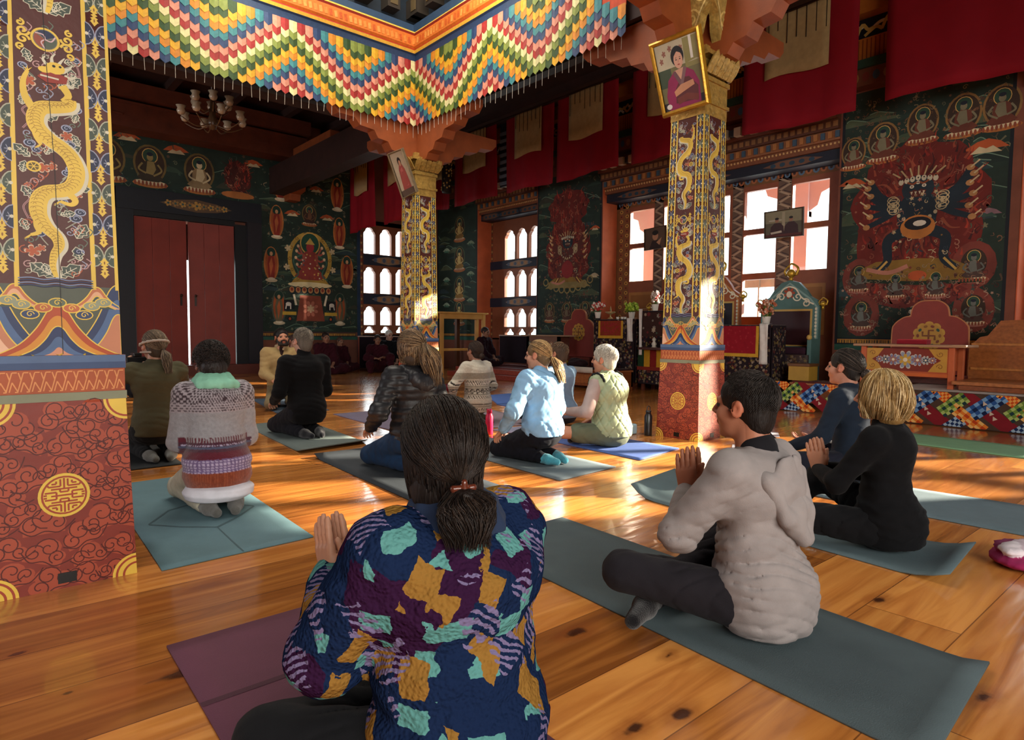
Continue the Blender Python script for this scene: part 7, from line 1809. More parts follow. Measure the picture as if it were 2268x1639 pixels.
    return dict(t=t, P=P, N=N, H=H, R=R, up=up, Sh=Sh, arms=arms, C=Cc, W=Wc)
def extra(name, j, prims, c, m=None, res=.008, k=.02, disp=None, clip=None, colf=None):
    V, F = solid(prims, res, k, disp, clip); C = colf(V) if colf else near_col(prims, V, cfix(c)); return vmesh(name, V, F, C, m or CLOTH, j['t'])
def folds(Q, f, d, amp, seed, wf=1.3):
    d = nv(d); return amp * (np.exp(-3.2 * np.abs(np.sin(Q @ d * f * .5 + 1.6 * fnoise(Q, seed, (wf, wf, wf))))) - .35) * np.clip(.55 + .8 * fnoise(Q, seed + 20, (2.4, 2.4, 2.4)), 0, 1.2)
def ringp(c, rx, ry, r, n=12, tilt=0.0, col=None, k=None, a0=0, a1=2 * math.pi):
    P = []
    for i in range(n + 1):
        a = a0 + (a1 - a0) * i / n; P.append((c[0] + rx * math.cos(a), c[1] + ry * math.sin(a), c[2] + tilt * math.sin(a)))
    return [cone(P[i], r, P[i + 1], r, col, k) for i in range(n)]
def pray(cx, y, z, tilt=.25):
    """wrists and hands of joined palms, fingers up"""
    w = [(cx - .022, y, z), (cx + .022, y, z)]
    Fd = (0, tilt, 1)
    return w, [dict(F=Fd, N=(1, 0, 0), T=(0, -1, .25), curl=.03, thumb=.45, spread=.02), dict(F=Fd, N=(-1, 0, 0), T=(0, -1, .25), curl=.03, thumb=.45, spread=.02)]
def sel(V, conds, base):
    C = np.tile(cfix(base), (len(V), 1)).astype(float)
    for m, c in conds: C[m] = cfix(c)
    return C

# --- fleece with a scattered colour pattern
FL = bpy.data.materials.new('patterned_sherpa_fleece'); FL.use_nodes = True
def _fleece():
    n = FL.node_tree.nodes; l = FL.node_tree.links; b = n['Principled BSDF']
    tx = n.new('ShaderNodeTexCoord')
    def M(op, a, b_=None):
        q = n.new('ShaderNodeMath'); q.operation = op
        for i, v in enumerate((a, b_)):
            if v is None: continue
            if isinstance(v, (int, float)): q.inputs[i].default_value = v
            else: l.new(v, q.inputs[i])
        return q.outputs[0]
    fz = n.new('ShaderNodeTexNoise'); fz.inputs['Scale'].default_value = 95; l.new(tx.outputs['Object'], fz.inputs['Vector'])
    nz = n.new('ShaderNodeTexNoise'); nz.inputs['Scale'].default_value = 9; l.new(tx.outputs['Object'], nz.inputs['Vector'])
    def vor(scale, seed, stretch, thr):
        mp = n.new('ShaderNodeMapping'); mp.inputs['Location'].default_value = (seed, seed * 2, seed * 3); mp.inputs['Scale'].default_value = stretch; mp.inputs['Rotation'].default_value = (.2, .4 + seed * .7, .3)
        l.new(tx.outputs['Object'], mp.inputs[0])
        a1 = n.new('ShaderNodeVectorMath'); a1.operation = 'MULTIPLY_ADD'; l.new(fz.outputs['Color'], a1.inputs[0]); a1.inputs[1].default_value = (.010, .010, .010); l.new(mp.outputs[0], a1.inputs[2])
        a2 = n.new('ShaderNodeVectorMath'); a2.operation = 'MULTIPLY_ADD'; l.new(nz.outputs['Color'], a2.inputs[0]); a2.inputs[1].default_value = (.06, .06, .06); l.new(a1.outputs[0], a2.inputs[2])
        v = n.new('ShaderNodeTexVoronoi'); v.distance = 'CHEBYCHEV'; v.inputs['Scale'].default_value = scale; v.inputs['Randomness'].default_value = .85; l.new(a2.outputs[0], v.inputs['Vector'])
        sc_ = n.new('ShaderNodeSeparateColor'); l.new(v.outputs['Color'], sc_.inputs[0])
        return M('LESS_THAN', v.outputs['Distance'], thr), sc_, a2
    def mix(f, a, c):
        q = n.new('ShaderNodeMixRGB'); l.new(f, q.inputs[0])
        for i, v in ((1, a), (2, c)):
            if isinstance(v, tuple): q.inputs[i].default_value = v
            else: l.new(v, q.inputs[i])
        return q.outputs[0]
    navy, plum, teal, must, lil = rgb('#182644'), rgb('#301834'), rgb('#578f8c'), rgb('#8a6630'), rgb('#71688c')
    m0, s0, _ = vor(5.5, 3.1, (1, 1, .8), .42); base = mix(M('MULTIPLY', m0, M('GREATER_THAN', s0.outputs[0], .45)), navy, plum)
    m1, s1, p1 = vor(10.5, 1.7, (1, 1.2, 1.35), .33); c1 = mix(M('MULTIPLY', m1, M('GREATER_THAN', s1.outputs[1], .35)), base, teal)
    m2, s2, p2 = vor(10.0, 5.3, (1.35, 1, .95), .32); c2 = mix(M('MULTIPLY', m2, M('GREATER_THAN', s2.outputs[1], .42)), c1, must)
    m3, s3, p3 = vor(8.6, 8.9, (1, 1, 1), .38)
    wv = n.new('ShaderNodeTexWave'); wv.inputs['Scale'].default_value = 24; wv.inputs['Distortion'].default_value = .3; wv.bands_direction = 'DIAGONAL'; l.new(p3.outputs[0], wv.inputs['Vector'])
    st = M('MULTIPLY', M('MULTIPLY', m3, M('GREATER_THAN', s3.outputs[2], .5)), M('GREATER_THAN', wv.outputs['Fac'], .55)); c3 = mix(st, c2, lil)
    l.new(c3, b.inputs['Base Color']); b.inputs['Roughness'].default_value = 1; b.inputs['Specular IOR Level'].default_value = .0
    v = n.new('ShaderNodeTexVoronoi'); v.feature = 'SMOOTH_F1'; v.inputs['Scale'].default_value = 120; l.new(tx.outputs['Object'], v.inputs['Vector'])
    v2 = n.new('ShaderNodeTexNoise'); v2.inputs['Scale'].default_value = 60; v2.inputs['Detail'].default_value = 3; l.new(tx.outputs['Object'], v2.inputs['Vector'])
    bp = n.new('ShaderNodeBump'); bp.inputs['Strength'].default_value = .75; bp.inputs['Distance'].default_value = .005; l.new(M('ADD', M('MULTIPLY', v.outputs['Distance'], -1.4), v2.outputs['Fac']), bp.inputs['Height']); l.new(bp.outputs[0], b.inputs['Normal'])
_fleece()
NYL = mat('quilted_nylon', rough=0.5, noise=12, amt=0.1, bump=0.1, bscale=60, spec=0.4)

# 1 near person in the patterned fleece
w, hd = pray(-.11, .37, .41, .35)
j = person('person seen from behind at the bottom, dark ponytail, colourful patterned fleece, palms joined', .80, 1.08, math.radians(2), 'cross', .95, .08, skin='#b8886e', wrists=w, hands=hd, poles=[(-.62, -.15, -1), (.62, -.15, -1)],
           top='#1c2c4e', topm=FL, pants='#121316', bulk=.056, res=.0075, hem=.02, skirt=.035, hyaw=math.radians(-20), hpitch=.10, shw=.165, feet='#111214',
           topdisp=lambda Q: .010 * fnoise(Q, 3, (2.5, 2.5, 4)) + .006 * np.abs(fnoise(Q, 7, (6, 6, 8))),
           hairc=['#1a110d', '#231812', '#2c2018', '#150d0a'], hairk=dict(k='tail', n=2600, tie=(.0, -.125, -.055), plen=.115, res=.005, tr=.0012, seed=3, big=1.13, nape=1, tw=1.5, hl=(0, -.15, -1)))
extra('collar', j, ringp(j['N'] + np.array((0, -.012, .040)), .078, .078, .022, col=rgb('#26344e')) + ringp(j['N'] + np.array((0, -.012, .0)), .088, .088, .030, col=rgb('#26344e')), '#26344e', CLOTH, .006, .02, lambda Q: .003 * fnoise(Q, 4, (9, 9, 9)))
extra('hair_clip', j, [cone(j['H'] + j['R'] @ np.array(p), .007, j['H'] + j['R'] @ np.array(q), .007) for p, q in (((-.022, -.155, -.055), (.022, -.155, -.055)), ((-.018, -.158, -.07), (.018, -.158, -.07)), ((-.022, -.15, -.055), (-.016, -.156, -.08)), ((.022, -.15, -.055), (.016, -.156, -.08)), ((.0, -.16, -.042), (.0, -.16, -.084)))], '#5a2a1c', GLOSS, .003, .003)

# 2 person in the grey hooded cardigan
w, hd = pray(-.0, .28, .43, .12)
j = person('person with short dark hair in a light grey hooded cardigan, palms joined', 2.03, 1.04, math.radians(2), 'cross', .97, .06, skin='#a86f55', wrists=w, hands=hd, poles=[(-.75, .05, -.75), (.75, .05, -.75)], male=True,
           top='#918b8a', pants='#1f1d22', bulk=.018, res=.0065, hem=.025, skirt=.028, neckc=False, feet='#0f0f12', hyaw=math.radians(4), hpitch=-.02, shw=.175, hoff=(0, .01, .01),
           legs=([(-.33, .34, .19), (.34, .30, .19)], [(.06, .40, .08), (-.18, .32, .055)], [(.20, .36, .05), (-.38, .26, .05)]),
           topdisp=lambda Q: .007 * fnoise(Q, 3, (2.5, 2.5, 4)) + folds(Q, 165, (.55, .35, 1), .013, 5, 1.7) * np.clip((.50 - Q[:, 2]) * 5, .15, 1) + folds(Q, 110, (-.3, .2, 1), .006, 8),
           hairc=['#1c1614', '#2a221e', '#35302c'], hairk=dict(k='short', n=3800, plen=.05, res=.005, tr=.0011, seed=5))
N = j['N']
extra('shirt_collar', j, [cone(N + np.array((0, -.012, -.055)), .100, N + np.array((0, -.008, .012)), .066), ell(N + np.array((0, -.01, -.04)), (.125, .085, .045))], '#1a1a1e', CLOTH, .006, .012)
extra('hood', j, [cone(N + np.array((q * .095, -.01, -.012)), .022, N + np.array((q * .118, -.10, -.07)), .024) for q in (-1, 1)] + [cone(N + np.array((q * .118, -.10, -.07)), .024, N + np.array((q * .075, -.152, -.19)), .024) for q in (-1, 1)] + [cone(N + np.array((q * .075, -.152, -.19)), .024, N + np.array((.012, -.172, -.265)), .026) for q in (-1, 1)]
      + [ell(N + np.array((0, -.115, -.11)), (.112, .036, .125)), ell(N + np.array((.005, -.15, -.195)), (.075, .034, .075)), ell(N + np.array((0, -.082, -.012)), (.072, .036, .085), None, .012, None, True)], '#938d8c', CLOTH, .0065, .022,
      lambda Q: .003 * fnoise(Q, 2, (5, 5, 5)) + folds(Q, 40, (1, .2, .25), .005, 4) + .004 * np.exp(-((Q[:, 0] - .01) / .005) ** 2))
extra('garment_label', j, [ell((-.19, .03, .13), (.004, .016, .020))], '#b89888', CLOTH, .004, .002)

# 3 blonde bob in black
w, hd = pray(0.0, .33, .35, .25)
j = person('person in black with a blonde bob, palms joined', 3.26, 1.06, math.radians(2), 'cross', .93, .04, skin='#c08a6e', wrists=w, hands=hd, poles=[(-.7, .0, -.8), (.7, 0, -.8)], top='#0d0e11', pants='#101114', res=.008, hem=.04, skirt=.015, feet='#101114', hyaw=math.radians(2),
           legs=([(-.28, .42, .15), (.26, .42, .26)], [(.05, .50, .06), (-.10, .52, .07)], [(.17, .52, .05), (-.22, .56, .05)]),
           topdisp=lambda Q: .006 * fnoise(Q, 3, (3, 3, 5)) - .005 * np.abs(np.sin(Q[:, 2] * 50 + 2 * fnoise(Q, 5, (3, 3, 3)))) ** 4 * np.clip((.36 - Q[:, 2]) * 8, 0, 1),
           hairc=['#8a6c3e', '#a88a58', '#c9ac78', '#7a5c34', '#ddc79a'], hairk=dict(k='bob', n=4200, plen=.125, res=.006, tr=.0019, big=1.1, seed=4))
N = j['N']; extra('high_collar', j, [cone(N + np.array((0, -.01, -.01)), .070, N + np.array((0, 0, .045)), .062)], '#0c0d10', CLOTH, .007, .01)
extra('logo_mark', j, ringp(N + np.array((.03, -.105, -.035)), .011, .002, .0022, 6, .011, a0=.5, a1=4.6), '#d8d8dc', GLOSS, .0018, .001)
extra('pocket_tag', j, [ell((-.165, .09, .125), (.004, .013, .016))], '#d8d8d4', CLOTH, .004, .002)

# 4 dark blue top, hair bun
j = person('person in dark blue with a low hair bun, behind the blonde bob', 4.62, 1.72, math.radians(3), 'cross', 1.02, .10, skin='#b07c66', wrists=[(-.20, .34, .21), (.2, .34, .21)], poles=[(-.5, -.4, -.8), (.5, -.4, -.8)], hands=[dict(F=(0.1, 1, -.1), N=(0, 0, 1), T=(-1, 0, .2), curl=.35, spread=.12), dict(F=(-.1, 1, 0), N=(0, 0, 1), T=(1, 0, 0), curl=.35)],
           top='#1c2634', pants='#20222e', res=.009, hem=.08, feet='#1a1c24', hyaw=0, hpitch=-.02, hairc=['#1f1a18', '#3a322c', '#5c5048', '#2a2420'], hairk=dict(k='bun', n=1500, tie=(0, -.125, -.03), res=.006, tr=.0018, seed=6))

# 5 white hair, quilted vest
def vestdisp(Q):
    a = np.arctan2(Q[:, 0], -Q[:, 1] + .02) * .17; g = 34
    d1, d2 = np.abs(np.sin((a * 1.1 + Q[:, 2] * .75) * g)), np.abs(np.sin((a * 1.1 - Q[:, 2] * .75) * g))
    arm = np.abs(Q[:, 0]) > .20
    return np.where(arm, .0, .010 * np.exp(-d1 * 7) + .010 * np.exp(-d2 * 7) - .006) + .003 * fnoise(Q, 3, (5, 5, 5))
j = person('white-haired person in a pale green quilted vest and shorts', 4.32, 3.62, math.radians(6), 'cross', 1.0, .12, skin='#b57f64', wrists=[(-.24, .30, .30), (.18, .3, .2)], poles=[(-.55, -.3, -.8), (.5, -.4, -.8)], hands=[dict(F=(-.5, .8, .1), N=(.4, 0, 1), T=(0, .3, 1), curl=.3, spread=.1, thumb=.9), None],
           top='#8e9a78', bulk=.030, res=.0075, hem=.10, pants='#5c6250', bare=True, feet='#1c1c20', sleeve=0, topm=NYL, topdisp=vestdisp, shw=.15, hairc=['#b9b2a4', '#d0cabe', '#e0dcd2', '#a8a092'], hairk=dict(k='short', n=1500, plen=.07, res=.006, tr=.0026, big=1.08, seed=8), hyaw=math.radians(14))
# sleeves of the shirt under the vest
for i in (0, 1):
    e, w_ = j['arms'][i]; extra('shirt_sleeve', j, [cone(j['Sh'][i] + np.array(((-.015 if i == 0 else .015), 0, -.01)), .066, e, .054), cone(e, .054, e + (w_ - e) * .92, .038)], '#a08c86', CLOTH, .009, .02, lambda Q: .003 * fnoise(Q, 3, (6, 6, 6)))
    extra('armhole_trim', j, [cone(j['Sh'][i] + np.array(((.0 if i == 0 else -.0), 0, -.01)) + np.array((0, .080 * math.cos(a), .094 * math.sin(a))), .014, j['Sh'][i] + np.array(((.0 if i == 0 else -.0), 0, -.01)) + np.array((0, .080 * math.cos(a + .55), .094 * math.sin(a + .55))), .014) for a in np.arange(0, 6.28, .55)], '#17181a', CLOTH, .008, .01)

# 6 light blue sweatshirt
j = person('person with a blonde ponytail in a light blue sweatshirt, kneeling on turquoise socks', 3.36, 3.50, math.radians(4), 'kneel', .92, .06, skin='#b98a72', wrists=[(-.27, .20, .28), (.2, .25, .3)], poles=[(-.75, -.6, -.4), (.4, -.6, -.7)], top='#86b4da', pants='#14161e', res=.0085, bulk=.028, hem=.235, feet='#4aa0b4', sleeve=.95,
           topdisp=lambda Q: .010 * fnoise(Q, 3, (3, 3, 3)) + folds(Q, 95, (1, .2, .45), .014, 5) + folds(Q, 120, (-.6, .2, .8), .008, 8),
           hairc=['#7a6448', '#8a6c48', '#b08c5c', '#d8b47c', '#5a4630'], hairk=dict(k='tail', n=1600, tie=(0, -.118, -.02), plen=.2, tw=1.6, res=.006, tr=.0022, seed=9, hl=(0.02, -.25, -1)), hyaw=math.radians(20), hpitch=.05)
# 6b person mostly hidden behind
person('person in pale blue sleeves hidden behind the one in the light blue sweatshirt', 4.95, 4.85, math.radians(4), 'cross', 1.0, .05, skin='#b08468', top='#7f9cb8', pants='#2c3038', res=.013, hem=.08, hairc=['#5a4636', '#7a6048'], hairk=dict(k='short', n=300, plen=.05, res=.01, tr=.004, seed=3))

# 7 black hooded puffer jacket
j = person('person with long brown hair in a black hooded puffer jacket, kneeling in blue jeans', 2.42, 3.83, math.radians(2), 'kneel', .98, .05, skin='#b08066', wrists=[(-.24, .20, .33), (.22, .22, .33)], poles=[(-.6, -.6, -.5), (.4, -.6, -.6)], top='#15161a', pants='#17304e', res=.009, bulk=.03, hem=.20, feet='#1c2430', topm=NYL,
           topdisp=lambda Q: -.009 * np.abs(np.cos(Q[:, 2] * 62)) ** .7 + .008 + .004 * fnoise(Q, 3, (7, 7, 7)), hairc=['#4a3828', '#6a5238', '#8a6f50', '#3a2a1e', '#a08868'], hairk=dict(k='tail', n=1600, tie=(.01, -.118, .035), plen=.28, res=.006, tr=.0026, seed=12, big=1.14, nape=1, tw=2.2, hl=(.12, -.15, -1)), hyaw=math.radians(12))
N = j['N']; extra('hood', j, [cone(N + np.array((q * .09, 0, .0)), .035, N + np.array((q * .07, -.13, -.06)), .045) for q in (-1, 1)] + [ell(N + np.array((0, -.14, -.09)), (.10, .05, .07))], '#1a1b20', NYL, .009, .03, lambda Q: .008 * fnoise(Q, 2, (9, 9, 9)))

# 8 nordic sweater
def nordic(V):
    z = V[:, 2]; a = np.arctan2(V[:, 0], -V[:, 1]) * .15; C = np.tile(cfix('#b8b0a0'), (len(V), 1)).astype(float); u = np.mod(a, .07) / .07
    def band(z0, z1, m, c): C[(z > z0) & (z < z1) & m] = cfix(c)
    al = np.ones(len(V), bool)
    for z0, z1, c in ((.56, .64, '#8a8272'), (.44, .452, '#6a6256'), (.46, .48, '#8a8272'), (.37, .385, '#7a7264'), (.25, .265, '#6a6256'), (.225, .24, '#8a8272'), (.50, .52, '#d8d0c0')): band(z0, z1, al, c)
    band(.485, .54, (np.abs(np.mod(a * 1.6 + z, .05) - .025) < .009), '#2c2622'); band(.385, .445, np.abs(np.abs(u - .5) * .07 + np.abs(z - .415) - .022) < .006, '#1f1a18'); band(.385, .445, np.abs(u - .5) * .07 + np.abs(z - .415) < .008, '#1f1a18'); band(.385, .445, np.abs(np.abs(u - .5) * .07 + np.abs(z - .415) - .036) < .004, '#3a322c')
    for z0 in (.18, .33): band(z0, z0 + .035, (np.abs(np.mod(a * 1.6 + (z if z0 > .2 else -z), .045) - .022) < .008), '#2c2622')
    return C
j = person('small person in a black and cream patterned nordic sweater, dark hair in a bun', 4.22, 5.42, math.radians(4), 'kneel', .88, .05, skin='#8f6450', wrists=[(-.22, .22, .34), (.2, .24, .34)], poles=[(-.9, -.4, -.2), (.7, -.4, -.5)], top='#b8b0a0', topf=nordic, topm=KNIT, pants='#6a6450', res=.0095, bulk=.02, hem=.155, feet='#2a2420', hairc=['#2a1c16', '#3a2a20'], hairk=dict(k='bun', n=700, tie=(0, -.118, -.045), res=.007, tr=.003, seed=13))

# 9 striped sweater with scarf
def stripes(V):
    z = V[:, 2]; a = np.arctan2(V[:, 0], -V[:, 1]) * .16; C = np.tile(cfix('#8f8f94'), (len(V), 1)).astype(float)
    def band(z0, z1, c, m=True): C[(z > z0) & (z < z1) & m & ((np.abs(V[:, 0]) < .20) | (z > .55))] = cfix(c)
    yoke = z > .60
    chk = (np.mod(a, .022) < .011) ^ (np.mod(z, .02) < .010)
    zz = np.mod(a + np.floor(z / .014) * .011, .022); d = (zz < .0125) & (np.mod(z, .014) < .010)
    band(.60, .9, '#3c3036', d)
    band(.60, .9, '#9a9298', ~d)
    band(.425, .455, '#5a2430', np.mod(a, .02) < .01); band(.375, .425, '#4a2836'); band(.39, .402, '#4c5068'); band(.405, .412, '#a8a0b8', np.mod(a, .016) < .009); band(.335, .375, '#5a1e2c')
    band(.26, .335, '#6c5a80'); band(.26, .335, '#b0a4c0', (np.mod(a, .02) < .011) & (np.mod(z, .016) < .009)); band(.0, .26, '#7c3a24'); band(.0, .26, '#8f4a30', np.mod(a, .011) < .004)
    return C
j = person('kneeling person in a purple and rust striped sweater with a mint scarf', 1.05, 3.68, math.radians(-4), 'kneel', .93, .10, skin='#7a5444', wrists=[(-.10, .30, .42), (.10, .30, .42)], poles=[(-.3, -.35, -1), (.3, -.35, -1)], top='#8f8f94', topf=stripes, topm=KNIT, pants='#b4b09c', res=.0072, bulk=.016, hem=.165, skirt=.022, feet='#5c5c58', shw=.155, hpitch=.2, hoff=(0, .02, -.03),
           topdisp=lambda Q: .005 * fnoise(Q, 3, (3, 3, 5)) + .006 * np.exp(-((Q[:, 2] - .275) / .02) ** 2) - .004 * np.exp(-((Q[:, 2] - .32) / .02) ** 2), hairc=['#17100e', '#241a16', '#2e221c'], hairk=dict(k='curly', n=2600, plen=.05, res=.006, tr=.0018, big=1.12, seed=14))
extra('hair_bun', j, [ell(j['H'] + j['R'] @ np.array((0, -.085, -.03)), (.072, .055, .062))], '#1a1210', HAIR, .007, .01, lambda Q: .005 * fnoise(Q, 3, (30, 30, 30)))
N = j['N']; extra('scarf', j, ringp(N + np.array((0, .0, .02)), .085, .08, .032, col=rgb('#7fb8a0')) + ringp(N + np.array((.01, -.02, -.012)), .105, .085, .028, col=rgb('#86bfa6'), tilt=-.02) + ringp(N + np.array((0, -.005, .045)), .07, .065, .026, col=rgb('#78b098')), '#80b8a0', CLOTH, .007, .015, lambda Q: .004 * fnoise(Q, 2, (10, 10, 18)))
extra('shirt_tail', j, [ell((0, -.035, .135), (.190, .168, .065)), ell((0, -.055, .125), (.18, .150, .05))], '#d4d6e0', CLOTH, .008, .03, lambda Q: -.004 * np.abs(np.sin(Q[:, 2] * 90 + 6 * Q[:, 0])) ** 4, clip=.085)

# 10 photographer
j = person('kneeling photographer with a white headband and olive top', 1.12, 5.42, math.radians(-2), 'kneel', .97, .05, skin='#a87c64', wrists=[(-.20, .28, .70), (.0, .27, .69)], poles=[(-.9, .1, -.5), (.9, .1, -.3)], hands=[dict(F=(.5, .5, .6), N=(1, 0, 0), T=(0, -.5, 1), curl=.7), dict(F=(-.5, .5, .5), N=(-.5, 0, -.5), T=(0, 0, 1), curl=.7)],
           top='#4f4c38', pants='#1a1b1c', res=.0095, bulk=.012, hem=.20, feet='#6f706a', hairc=['#4a3c2e', '#6a5844', '#84705a'], hairk=dict(k='tail', n=1300, tie=(.02, -.12, -.03), plen=.17, res=.006, tr=.0022, seed=15), hyaw=math.radians(12))
RH = lambda p: j['H'] + j['R'] @ np.array(p)
extra('headband', j, [cone(RH((.096 * math.cos(a), -.014 + .118 * math.sin(a), .0 - .028 * math.sin(a) * 1 + .02)), .009, RH((.096 * math.cos(a + .42), -.014 + .118 * math.sin(a + .42), .02 - .028 * math.sin(a + .42) * 1)), .009) for a in np.arange(0, 6.28, .42)], '#b0a498', CLOTH, .006, .01)
extra('mask_strap', j, [cone(RH((-.083, .04, -.05)), .008, RH((-.06, -.075, -.045)), .008), cone(RH((.083, .04, -.05)), .008, RH((.06, -.075, -.045)), .008), cone(RH((-.06, -.075, -.045)), .008, RH((.06, -.075, -.045)), .008)], '#b0a498', CLOTH, .006, .01)
t = empty('camera_rig', at(302, 806, Y=5.74), math.radians(10), 'black camera with lens held up by the kneeling photographer at the left', 'camera'); t.scale = (1.25, 1.25, 1.25)
mb = MB(rgb('#101114')); mb.box(-.07, .07, -.035, .035, -.05, .045); mb.box(-.025, .025, -.03, .03, .045, .07); mb.build('camera_body', METAL, t, bevel=.006); mb = MB(rgb('#17181c')); mb.lathe([(.03, .03), (.035, .05), (.035, .10), (.04, .13), (.036, .13), (.03, .1)], 18, axis='y'); mb.build('lens', METAL, t, smooth=True)
mb = MB(rgb('#0c0c0e')); mb.box(-.115, -.07, -.02, .06, -.06, -.03); mb.box(-.12, -.10, -.01, .02, -.06, .07); mb.build('grip', METAL, t, bevel=.004)

# 11 grey-haired person in black, 12 bearded person in beige
j = person('person with short grey hair all in black, kneeling on the grey mat', 2.43, 5.72, math.radians(2), 'kneel', 1.0, .07, skin='#b08a76', wrists=[(-.20, .25, .33), (.16, .27, .34)], poles=[(-.4, -.6, -.8), (.3, -.6, -.8)], top='#08080a', pants='#14151c', res=.0095, bulk=.016, hem=.14, feet='#14151c', male=True, shw=.18, hairc=['#6a6258', '#7e766a', '#8f8678', '#544c42'], hairk=dict(k='short', n=1500, plen=.035, res=.006, tr=.0018, seed=16), hyaw=math.radians(6))
N = j['N']; extra('high_collar', j, [cone(N + np.array((0, -.005, -.01)), .070, N + np.array((0, .01, .04)), .063)], '#09090b', CLOTH, .009, .01)
j = person('bearded person in a beige zip fleece, facing the others', 3.14, 8.15, math.radians(158), 'kneel', 1.0, .0, skin='#b07a5e', wrists=[(-.13, .30, .36), (.1, .30, .38)], poles=[(-.4, -.3, -.8), (.4, -.3, -.8)], top='#9a8258', pants='#7a6c50', res=.011, bulk=.022, hem=.20, feet='#b0b0a4', male=True, shw=.185, hairc=['#17100c', '#241812'], hairk=dict(k='short', n=700, plen=.04, res=.008, tr=.003, seed=17), hyaw=math.radians(18), hpitch=-.15)
RH = lambda p: j['H'] + j['R'] @ np.array(p)
extra('beard', j, [cone(RH((-.062, .03, -.03)), .018, RH((-.045, .06, -.085)), .024), cone(RH((.062, .03, -.03)), .018, RH((.045, .06, -.085)), .024), cone(RH((-.04, .07, -.095)), .022, RH((.04, .07, -.095)), .022), cone(RH((-.024, .092, -.045)), .008, RH((.024, .092, -.045)), .008), cone(RH((-.03, .09, -.048)), .009, RH((-.034, .08, -.08)), .014), cone(RH((.03, .09, -.048)), .009, RH((.034, .08, -.08)), .014)], '#1c120d', HAIR, .007, .012, lambda Q: .003 * fnoise(Q, 3, (40, 40, 40)))
N = j['N']; extra('shirt_front', j, [cone(N + np.array((0, .06, .03)), .03, N + np.array((0, .125, -.12)), .022), cone(N + np.array((0, .125, -.12)), .022, N + np.array((0, .14, -.26)), .012)], '#2a1a18', CLOTH, .009, .01)
extra('fleece_collar', j, [cone(N + np.array((q * .04, .05, .045)), .02, N + np.array((q * .06, -.04, .035)), .026) for q in (-1, 1)] + [cone(N + np.array((-.06, -.04, .035)), .026, N + np.array((.06, -.04, .035)), .026), cone(N + np.array((-.04, .05, .045)), .014, N + np.array((-.02, .1, .0)), .014)], '#b09a78', CLOTH, .008, .012)

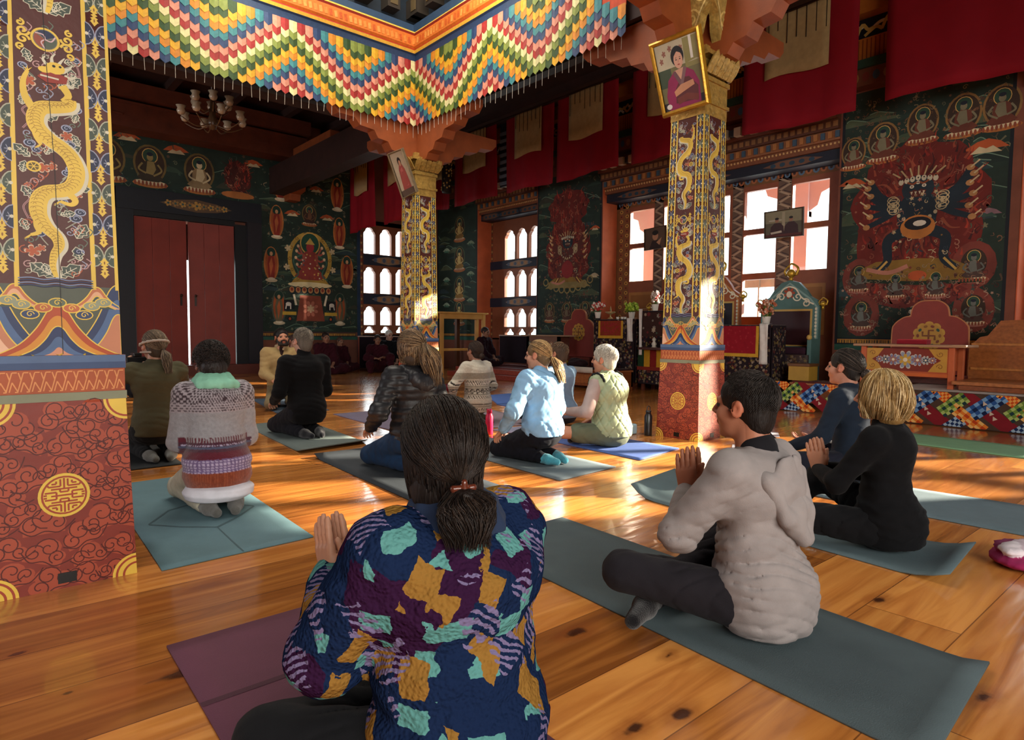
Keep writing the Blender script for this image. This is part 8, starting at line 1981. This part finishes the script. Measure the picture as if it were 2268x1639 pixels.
# 13 monks in maroon robes along the far wall
def monk(label, x, y, yaw, s=1.0, pose=0, robe='#3a121c', hairc=None, skin='#8f6650', seed=0, res=.013, lean=.03):
    t = empty('person', (x, y, .002), yaw, label, 'person', 'monks seated along the far wall'); t.scale = (s, s, s); sk = tuple(cfix(skin)); rc = tuple(cfix(robe)); pz = .13; N = np.array((0, .02 + lean, .62)); H = N + np.array((0, .03, .145)); R = rotm(0, .05, 0)
    if pose: W = [(-.08, .34, .36), (.1, .36, .34)]; K = [(-.26, .30, .36), (.22, .42, .2)]
    else: W = [(-.05, .30, .16), (.05, .30, .17)]; K = [(-.36, .26, .12), (.36, .26, .12)]
    Sh = [N + np.array((q * .16, 0, -.055)) for q in (-1, 1)]; arms = [ik(Sh[i], W[i], .275, .245, ((-.8 if i == 0 else .8), -.2, -.6)) for i in (0, 1)]
    core = [ell((0, 0, pz), (.15, .11, .11), sk), ell((0, .01, .35), (.13, .09, .25), sk), cone(Sh[0], .045, Sh[1], .045, sk), cone(N, .055, H, .05, sk)] + [c for i in (0, 1) for c in (cone(Sh[i], .044, arms[i][0], .038, sk), cone(arms[i][0], .038, arms[i][1], .027, sk), cone((0, 0, pz), .08, K[i], .05, sk))]
    V, F = solid(core, .013, .03); hp = head_prims(sk, True); V2, F2 = solid(hp, .009, .016); L = [(V, F, np.tile(np.array(sk), (len(V), 1))), (V2 @ R.T + H, F2, near_col(hp, V2, sk))]
    for i in (0, 1):
        q = -1 if i == 0 else 1; V3_, F3 = solid(hand(arms[i][1], (-q * .7, .5, -.1), (0, 0, -1), (0, 1, .3), sk, .4), .009, .008); L.append((V3_, F3, np.tile(np.array(sk), (len(V3_), 1))))
    vmesh('body', *joinVF(L), SKIN, t)
    rp_ = [ell((0, 0, pz + .02), (.19, .16, .14), rc), ell((0, .02, .36), (.175, .13, .24), rc), cone(Sh[0], .072, Sh[1], .078, rc), cone(N - np.array((0, 0, .04)), .085, N + np.array((.0, 0, .0)), .068, rc, .02)]
    for i in (0, 1):
        e, w_ = arms[i]; rp_ += [cone(Sh[i], .075, e, .07, rc), cone(e, .068, e + (w_ - e) * (.75 if i else .3), .055, rc)]
        rp_ += [cone((0, .02, pz), .12, K[i], .085, rc), cone(K[i], .085, (.1 - .2 * i, .36, .05) if not pose else (K[i][0], .44, .04), .06, rc)]
    V, F = solid(rp_, res, .06, lambda Q: .012 * fnoise(Q, seed, (4, 4, 4)) - .010 * np.abs(np.sin((Q[:, 0] * .8 + Q[:, 2] * .9 + .05 * fnoise(Q, seed + 1, (3, 3, 3))) * 40)) ** 3, clip=.0)
    vmesh('robe', V, F, np.tile(np.array(rc), (len(V), 1)), CLOTH, t)
    hc = cfix(hairc or '#2a1e1a'); pr = [ell((0, -.016, .038), (.079, .097, .086)), ell((0, .12, -.04), (.075, .09, .11), None, .01, None, True), ell((0, -.02, -.11), (.1, .1, .07), None, .01, None, True)]; V, F = solid(pr, .009, .012); vmesh('cropped_hair', V @ R.T + H, F, np.tile(hc, (len(V), 1)), HAIR, t)
A_ = math.radians(175)
monk('monk in maroon with cropped dark hair, upright, hands folded in the lap', 6.35, 13.9, A_, 1.08, 0, seed=1)
monk('monk in maroon with lighter hair, lower than the two beside', 6.98, 14.5, math.radians(190), .95, 0, seed=2, hairc='#4a3a30')
monk('monk in maroon robe seated below the glowing window with one knee raised', 7.62, 13.75, math.radians(160), 1.02, 1, seed=3)
monk('white-haired person in black under the glowing window, beyond the puffer jacket', 8.25, 14.35, math.radians(180), 1.15, 0, robe='#101418', hairc='#c8c4bc', skin='#b08a78', seed=4)
monk('monk half hidden behind the head of the grey-haired person in black', 5.92, 14.5, math.radians(190), .9, 0, seed=5)
monk('dark maroon robed monk sitting on the red step beside the pine stand', 9.05, 11.45, math.radians(200), 1.0, 0, robe='#240e18', seed=6)
monk('faint seated person just behind the bearded person, face between the two heads', 4.55, 11.3, math.radians(185), 1.04, 0, robe='#3a1a20', hairc='#3a2a24', skin='#a8806c', seed=7)
bpy.data.objects[[o.name for o in bpy.data.objects if o.get('label', '').startswith('dark maroon robed')][0]].location.z = .222
